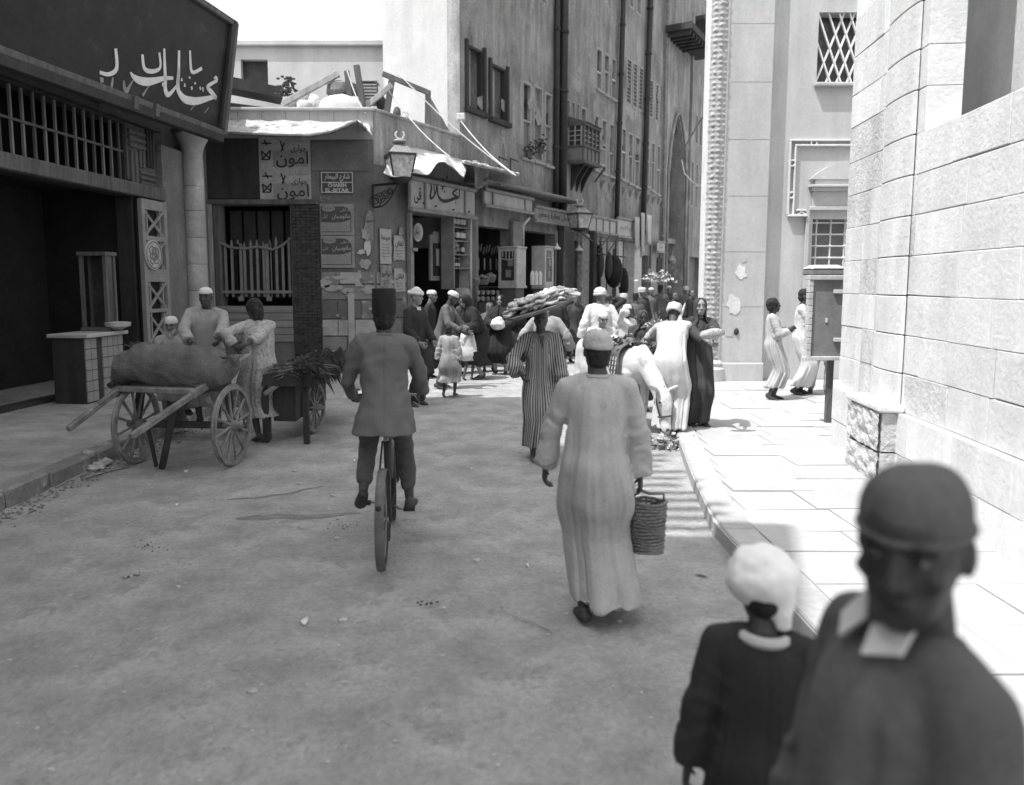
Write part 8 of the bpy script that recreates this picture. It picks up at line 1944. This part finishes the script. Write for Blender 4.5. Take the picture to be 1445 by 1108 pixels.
# ================================================================ donkeys
def donkey(lab, rzv, loc, low, mf='fur', nearer=True):
    """built facing -Y; head down when low"""
    r = thing('donkey', lab, 'donkey', loc, 'donkeys by the pavement'); b = MB(); r.rotation_euler = (0, 0, rzv)
    Xa, Za = V((1, 0, 0)), V((0, 0, 1))
    b.loft([(V((0, y, z)), Xa * w, Za * h) for y, z, w, h in ((.62, .92, .05, .08), (.58, .90, .17, .19), (.40, .88, .215, .235), (.15, .84, .225, .25), (-.15, .83, .215, .245), (-.36, .87, .185, .24), (-.48, .90, .13, .18), (-.53, .92, .05, .08))], 18)
    nk = [(-.40, .96, .13, .19), (-.56, .86, .095, .155), (-.72, .70, .085, .125), (-.84, .55, .078, .105)] if low else [(-.42, .98, .12, .17), (-.58, 1.12, .09, .14), (-.70, 1.26, .075, .115), (-.76, 1.34, .07, .10)]
    for i in range(3): (y0, z0, w0, h0), (y1, z1, w1, h1) = nk[i], nk[i + 1]; d = V((0, y1 - y0, z1 - z0)).normalized(); n_ = Xa.cross(d); b.loft([(V((0, y0, z0)) - d * .04, Xa * w0, n_ * h0), (V((0, y1, z1)) + d * .04, Xa * w1, n_ * h1)], 14)
    # head: poll -> muzzle
    p0 = V((0, -.86, .57)) if low else V((0, -.80, 1.40)); hd = V((0, -.22, -1)).normalized() if low else V((0, -.8, -.6)).normalized(); n_ = Xa.cross(hd)
    n_ = n_ if n_.y < 0 or low else n_
    b.loft([(p0 + hd * t, Xa * w, n_ * h) for t, w, h in ((-.07, .05, .06), (-.03, .085, .095), (.05, .098, .115), (.14, .090, .115), (.24, .068, .090), (.34, .056, .068), (.41, .060, .064), (.455, .050, .05), (.475, .025, .028))], 16)
    front = -n_ if (-n_).y < 0 else n_
    for s in (1, -1):
        b.ell(p0 + hd * .10 + Xa * s * .080 + front * .055, .024, .024, .022, 8)
        e0 = p0 - hd * .03 + Xa * s * .055; ed = (Xa * s * .75 - hd * .30 + front * .45).normalized() if low else V((s * .28, .12, 1)).normalized(); sd = ed.cross(Xa if not low else hd).normalized(); th = ed.cross(sd)
        b.loft([(e0 + ed * t, sd * w, th * max(w * .42, .008)) for t, w in ((0, .022), (.06, .042), (.13, .047), (.20, .034), (.26, .010))], 10)
    for (x, y, zt, hock) in ((.12, .42, .80, 1), (-.12, .48, .80, 1), (.11, -.36, .78, 0), (-.11, -.32, .78, 0)):
        if hock:
            P = [V((x, y, zt)), V((x, y - .02, .62)), V((x, y + .09, .42)), V((x, y + .07, .24)), V((x, y + .04, .10)), V((x, y + .01, .035))]; rr = [.13, .085, .048, .034, .032, .045]
        else:
            P = [V((x, y, zt)), V((x, y, .58)), V((x, y - .01, .40)), V((x, y, .22)), V((x, y - .01, .09)), V((x, y - .03, .035))]; rr = [.10, .062, .046, .030, .032, .045]
        for i in range(5): b.cap(P[i], rr[i], P[i + 1], rr[i + 1], 10)
    b.cap(V((0, .62, .96)), .03, V((0, .72, .75)), .022); b.cap(V((0, .72, .75)), .022, V((.01, .72, .50)), .03)
    me = remesh(b, .013, 3)
    for v in me.vertices: v.co += v.co.normalized() * .006 * noise.noise(v.co * 16)
    link('body', me, M[mf], r)
    b = MB()
    for i in range(9): t = i / 8; p = V((0, nk[0][0] + (nk[3][0] - nk[0][0]) * t, nk[0][1] + (nk[3][1] - nk[0][1]) * t)) + V((0, -.02, .12 - .03 * t)) * (1.0); b.ell(p, .018, .05, .05, 7, n=4)
    link('mane', b.mesh('mane'), M['paintg'], r)
    b = MB()
    for s in (1, -1): b.ell(p0 + hd * .10 + Xa * s * .094 + front * .062, .012, .018, .016, 8, n=4)
    for s in (1, -1): b.ell(p0 + hd * .44 + Xa * s * .028 + front * .042, .009, .012, .015, 8, n=4)
    link('eyes_and_nostrils', b.mesh('eyes_and_nostrils'), M['eye'], r)
    b = MB(); b.ring(p0 + hd * .27, Xa * .074, n_ * .092, .010, 20, 5); b.tube([p0 + hd * .27 + Xa * .072, p0 + hd * .1 + Xa * .10, p0 - hd * .04 + Xa * .07], .008, 5); b.tube([p0 + hd * .27 - Xa * .072, p0 + hd * .1 - Xa * .10, p0 - hd * .04 - Xa * .07], .008, 5); link('halter', b.mesh('halter'), M['leather'], r)
    for (x, y) in ((.12, .43), (-.12, .49), (.11, -.39), (-.11, -.35)): b = MB(); b.lathe((x, y - (0 if y > 0 else 0), 0), [(.052, 0), (.048, .03), (.04, .055)], 12); link('hoof', b.mesh('hoof'), M['hoof'], r)
    return r
nose = G(936, 612, .1)
dk_rz = R(25)
hm_ = rz(dk_rz) @ V((0, -.95, 0))
dloc = V((nose.x - hm_.x, nose.y - hm_.y, 0))
dk = donkey('white donkey with lowered head eating greens at the kerb', dk_rz, dloc, True); dk.scale = (1.06,) * 3
def dw(p): return dloc + (rz(dk_rz) @ V(p)) * 1.06
dkM = lambda P: [dw(p) for p in P]
# saddle cloths and panniers
def cloth_over(name, lab, y0, y1, w, drop, m, cat, rough_=0.02, fringe=False, topz=1.12, h0=.26):
    b = MB()
    def fn(a, c):
        y = y0 + (y1 - y0) * a; t = (c - .5) * 2; s = 1 if t > 0 else -1; at_ = abs(t)
        if at_ < .4: th = at_ / .4 * math.pi / 2; x = s * (w * math.sin(th)); z = topz - .17 + .17 * math.cos(th)
        else: x = s * (w + .03 * (at_ - .4) + .03 * math.sin(a * 16 + t * 3) * (at_ - .4)); z = topz - .17 - drop * (at_ - .4) / .6
        return dw((x + rough_ * noise.noise(V((a * 5, t * 5, 2))), y, z + rough_ * noise.noise(V((a * 6, t * 4, 8)))))
    b.grid(fn, 28, 36, .012); return solo(name, b, M[m], lab, cat, dw((0, (y0 + y1) / 2, 1.0)), smooth=True)
cloth_over('saddle_cloth', 'sunlit white sacking thrown over the rump of the white donkey', .02, .66, .275, .42, 'canvas', 'cloth', .03, topz=1.185)
cloth_over('saddle_blanket', 'dark tasselled blanket over the shoulders of the white donkey', -.30, .08, .245, .36, 'browncoat', 'blanket', .012, topz=1.145)
b = MB(); q = random.Random(4)
for k in range(34):
    a = k / 33; p = dw((-.31, -.34 + .40 * a, .98 - .30 * (k % 5) / 5)); b.beam(p, p + V((-.01, -.01, -.045)), .012, .012)
for k in range(7): a = k / 6; p = dw((.30, .05 + .55 * a, .92 + .03 * math.sin(k * 2))); b.tube([p, p + V((.0, -.02, -.12)), p + V((.01, -.02, -.3))], .008, 5)
b.tube([dw((-.29, .02, 1.14)), dw((-.33, .02, .95)), dw((-.33, -.05, .6))], .014, 6); b.tube([dw((-.3, -.2, 1.1)), dw((-.33, -.15, .85)), dw((-.32, -.3, .62))], .014, 6)
o = solo('tassels', b, M['signw'], 'row of pale tassels and cords hanging down the dark blanket', 'tassels', dw((-.3, 0, .9))); o['kind'] = 'stuff'
def greens(c, sx, sy, sz_): return lambda q: (V(c) + V((q.gauss(0, sx), q.gauss(0, sy), abs(q.gauss(0, sz_)))), (q.gauss(0, 1), q.gauss(0, 1), q.uniform(.0, 1.2)))
leaf_mass('greens', 'dark leafy greens piled on the back of the white donkey', dw((0, -.1, 1.2)), greens(dw((0, -.10, 1.10)), .20, .12, .035), 260, .09, .035, 'leaf', 31)
leaf_mass('greens', 'leafy stems spilling down over the withers of the white donkey', dw((.1, -.4, 1.1)), greens(dw((.14, -.34, 1.0)), .12, .08, .04), 170, .10, .03, 'leafdk', 32, .8)
leaf_mass('flowers', 'pale cauliflower leaves and flowers held up behind the donkey\'s greens', D(930, 458, 11.0), greens(D(928, 468, 11.2), .09, .07, .06), 110, .10, .04, 'leaflt', 33)
gp = G(938, 632); leaf_mass('fodder_heap', 'heap of fresh fodder on the ground under the donkey\'s nose', (gp.x, gp.y, 0), lambda q: (V((gp.x + q.gauss(0, .12), gp.y + .12 + q.gauss(0, .12), abs(q.gauss(0, .05)))), (q.gauss(0, 1), q.gauss(0, 1), q.uniform(-.2, 1))), 420, .10, .03, 'leaflt', 34)
leaf_mass('flower_bunch', 'bunch of blossoms held high among the distant crowd', D(928, 392, 20), greens(D(930, 398, 20), .2, .15, .13), 130, .13, .06, 'leaflt', 35)
d2c = D(958, 470, 11.9)
dk2 = donkey('second donkey standing behind the turbaned man with only its ears showing', R(-20), V((d2c.x + .22, 12.6, 0)), False); dk2.scale = (1.0, 1.0, 1.02)

# ================================================================ small things on the ground
for i, (x0, y0, x1, y1, lab) in enumerate(((725, 868, 780, 890, 'long dry straw lying near the walking man\'s feet'), (120, 676, 178, 660, 'thin stick beside the left gutter'))):
    p, q_ = G(x0, y0, .006), G(x1, y1, .006); b = MB(); b.tube([p, p.lerp(q_, .5) + V((0, .01, .004)), q_], .005, 5); solo('stick', b, M['woodlt' if i == 0 else 'wooddk'], lab, 'stick', p)
b = MB(); p = G(990, 812); b.prism([p + V(v) for v in ((-.05, .02, .004), (.0, .05, .03), (.03, .02, .006), (.04, -.03, .004), (.0, -.01, .01))], (0, 0, .003)); solo('dead_leaf', b, M['woodlt'], 'crumpled dead leaf lying on the road before the white-capped boy', 'leaf', p)
b = MB(); p = G(1025, 752, .004); b.prism([p + V((.10 * math.cos(t) * (1 + .3 * math.sin(3 * t)), .06 * math.sin(t), 0)) for t in [2 * math.pi * i / 16 for i in range(16)]], (0, 0, .02)); solo('broken_slab', b, M['kerb'], 'broken flake of kerb stone at the corner of the sunlit pavement', 'stone', p)
q = random.Random(77); b = MB()
for k in range(520):
    x, y = q.uniform(-5, 1.7), 2.2 + 10 * q.random() ** 1.4; s = q.uniform(.004, .013) * (1 + (q.random() < .05) * 1.2); b.ell((x, y, gh(x, y) - .012 + s * .3), s * q.uniform(.8, 1.6), s, s * .6, 6, n=3)
o = solo('pebbles', b, M['stone'], 'scattered pebbles and crumbs over the dirt road', 'pebbles', (0, 0, 0)); o['kind'] = 'stuff'
for i, (x, y, s) in enumerate(((605, 853, .05), (744, 798, .012), (263, 665, .02), (430, 877, .02), (250, 712, .012), (500, 650, .015))):
    p = G(x, y); b = MB()
    if i == 0:
        for k in range(9): b.ell(p + V((q.gauss(0, .03), q.gauss(0, .02), .005)), .011, .008, .005, 6, n=3)
    else: b.prism([p + V((s * math.cos(t), s * math.sin(t) * 2.4, .004 + .01 * math.sin(t * 2))) for t in [2 * math.pi * j / 7 for j in range(7)]], (0, 0, .004))
    solo('dung' if i == 0 else 'paper_scrap', b, M['wooddk' if i == 0 else 'letterw'], ['small dark dung crumbs in the middle of the road', 'white paper scrap standing up near the walking man', 'white paper scrap beneath the shafts of the hand cart', 'white paper scrap in the road at the bottom left', 'tiny white scrap on the road left of the cyclist', 'tiny white scrap near the cyclist\'s left foot'][i], 'dung' if i == 0 else 'scrap', p)

def strip(name, lab, pts, w, m='rut', cat='mark', kind=True, seed=0):
    """a scuffed band of trodden earth following the road surface"""
    P = [G(*p) for p in pts]; n = 40
    def at(t): t = min(t, .9999) * (len(P) - 1); i = int(t); return P[i].lerp(P[i + 1], t - i)
    def fn(a, c):
        p = at(a); d = (at(min(a + .02, 1)) - at(max(a - .02, 0))); d.z = 0; d.normalize(); s_ = V((-d.y, d.x, 0)); e = math.sin(a * math.pi) ** .4 * (1 + .6 * noise.noise(V((a * 9, seed, c)))); q = p + s_ * (c - .5) * w * e + s_ * .03 * noise.noise(V((a * 6, seed, 5)))
        q.z = gh(q.x, q.y) - .012 + .0035; return q
    b = MB(); b.grid(fn, n, 4); o = solo(name, b, M[m], lab, cat, P[0], smooth=True); o['kind'] = 'stuff'
strip('damp_streak', 'damp streak across the road left of the cyclist', [(332, 731), (380, 728), (440, 727), (512, 722)], .13, 'wooddk' if False else 'rut', 'stain', seed=1)
strip('wheel_rut', 'thin wheel rut curving across the road above the damp streak', [(318, 704), (372, 699), (420, 692), (458, 684)], .05, seed=2)
q = random.Random(55); b = MB()
for k in range(420):
    x, y = q.uniform(-5.2, 1.75), 1.6 + 11 * q.random() ** 1.2; a = q.random() * 3.14; l = q.uniform(.02, .07); z = gh(x, y) - .008
    b.beam((x, y, z), (x + l * math.cos(a), y + l * math.sin(a), z + q.uniform(0, .006)), .003, .003)
o = solo('straw_litter', b, M['woodlt'], 'short straws trodden into the dirt road', 'straw', (0, 0, 0)); o['kind'] = 'stuff'
b = MB()
for k in range(900):
    y = 4 + 9.5 * q.random(); x = -4.34 + abs(q.gauss(0, .14)); s = q.uniform(.004, .016); b.ell((x, y, gh(x, y) - .01 + s * .4), s * 1.4, s, s * .7, 6, n=3)
o = solo('gutter_grit', b, M['rut'], 'grit and crumbs gathered along the left kerb', 'grit', (0, 0, 0)); o['kind'] = 'stuff'
q = random.Random(66)
for i in range(3):
    p = G(*[(205, 770), (480, 742), (180, 812), (620, 905), (330, 850), (690, 728), (455, 1010)][i]); b = MB()
    for k in range(12): r_ = abs(q.gauss(0, .09)); t = q.random() * 6.28; x, y = p.x + r_ * math.cos(t) * 1.6, p.y + r_ * math.sin(t); b.ell((x, y, gh(x, y) - .006), q.uniform(.004, .010), .006, .004, 6, n=3)
    o = solo('dung_crumbs', b, M['wooddk'], ORD[i] + ' scatter of dung crumbs counted from the hand cart', 'dung', p, 'dung crumbs on the road'); o['kind'] = 'stuff'
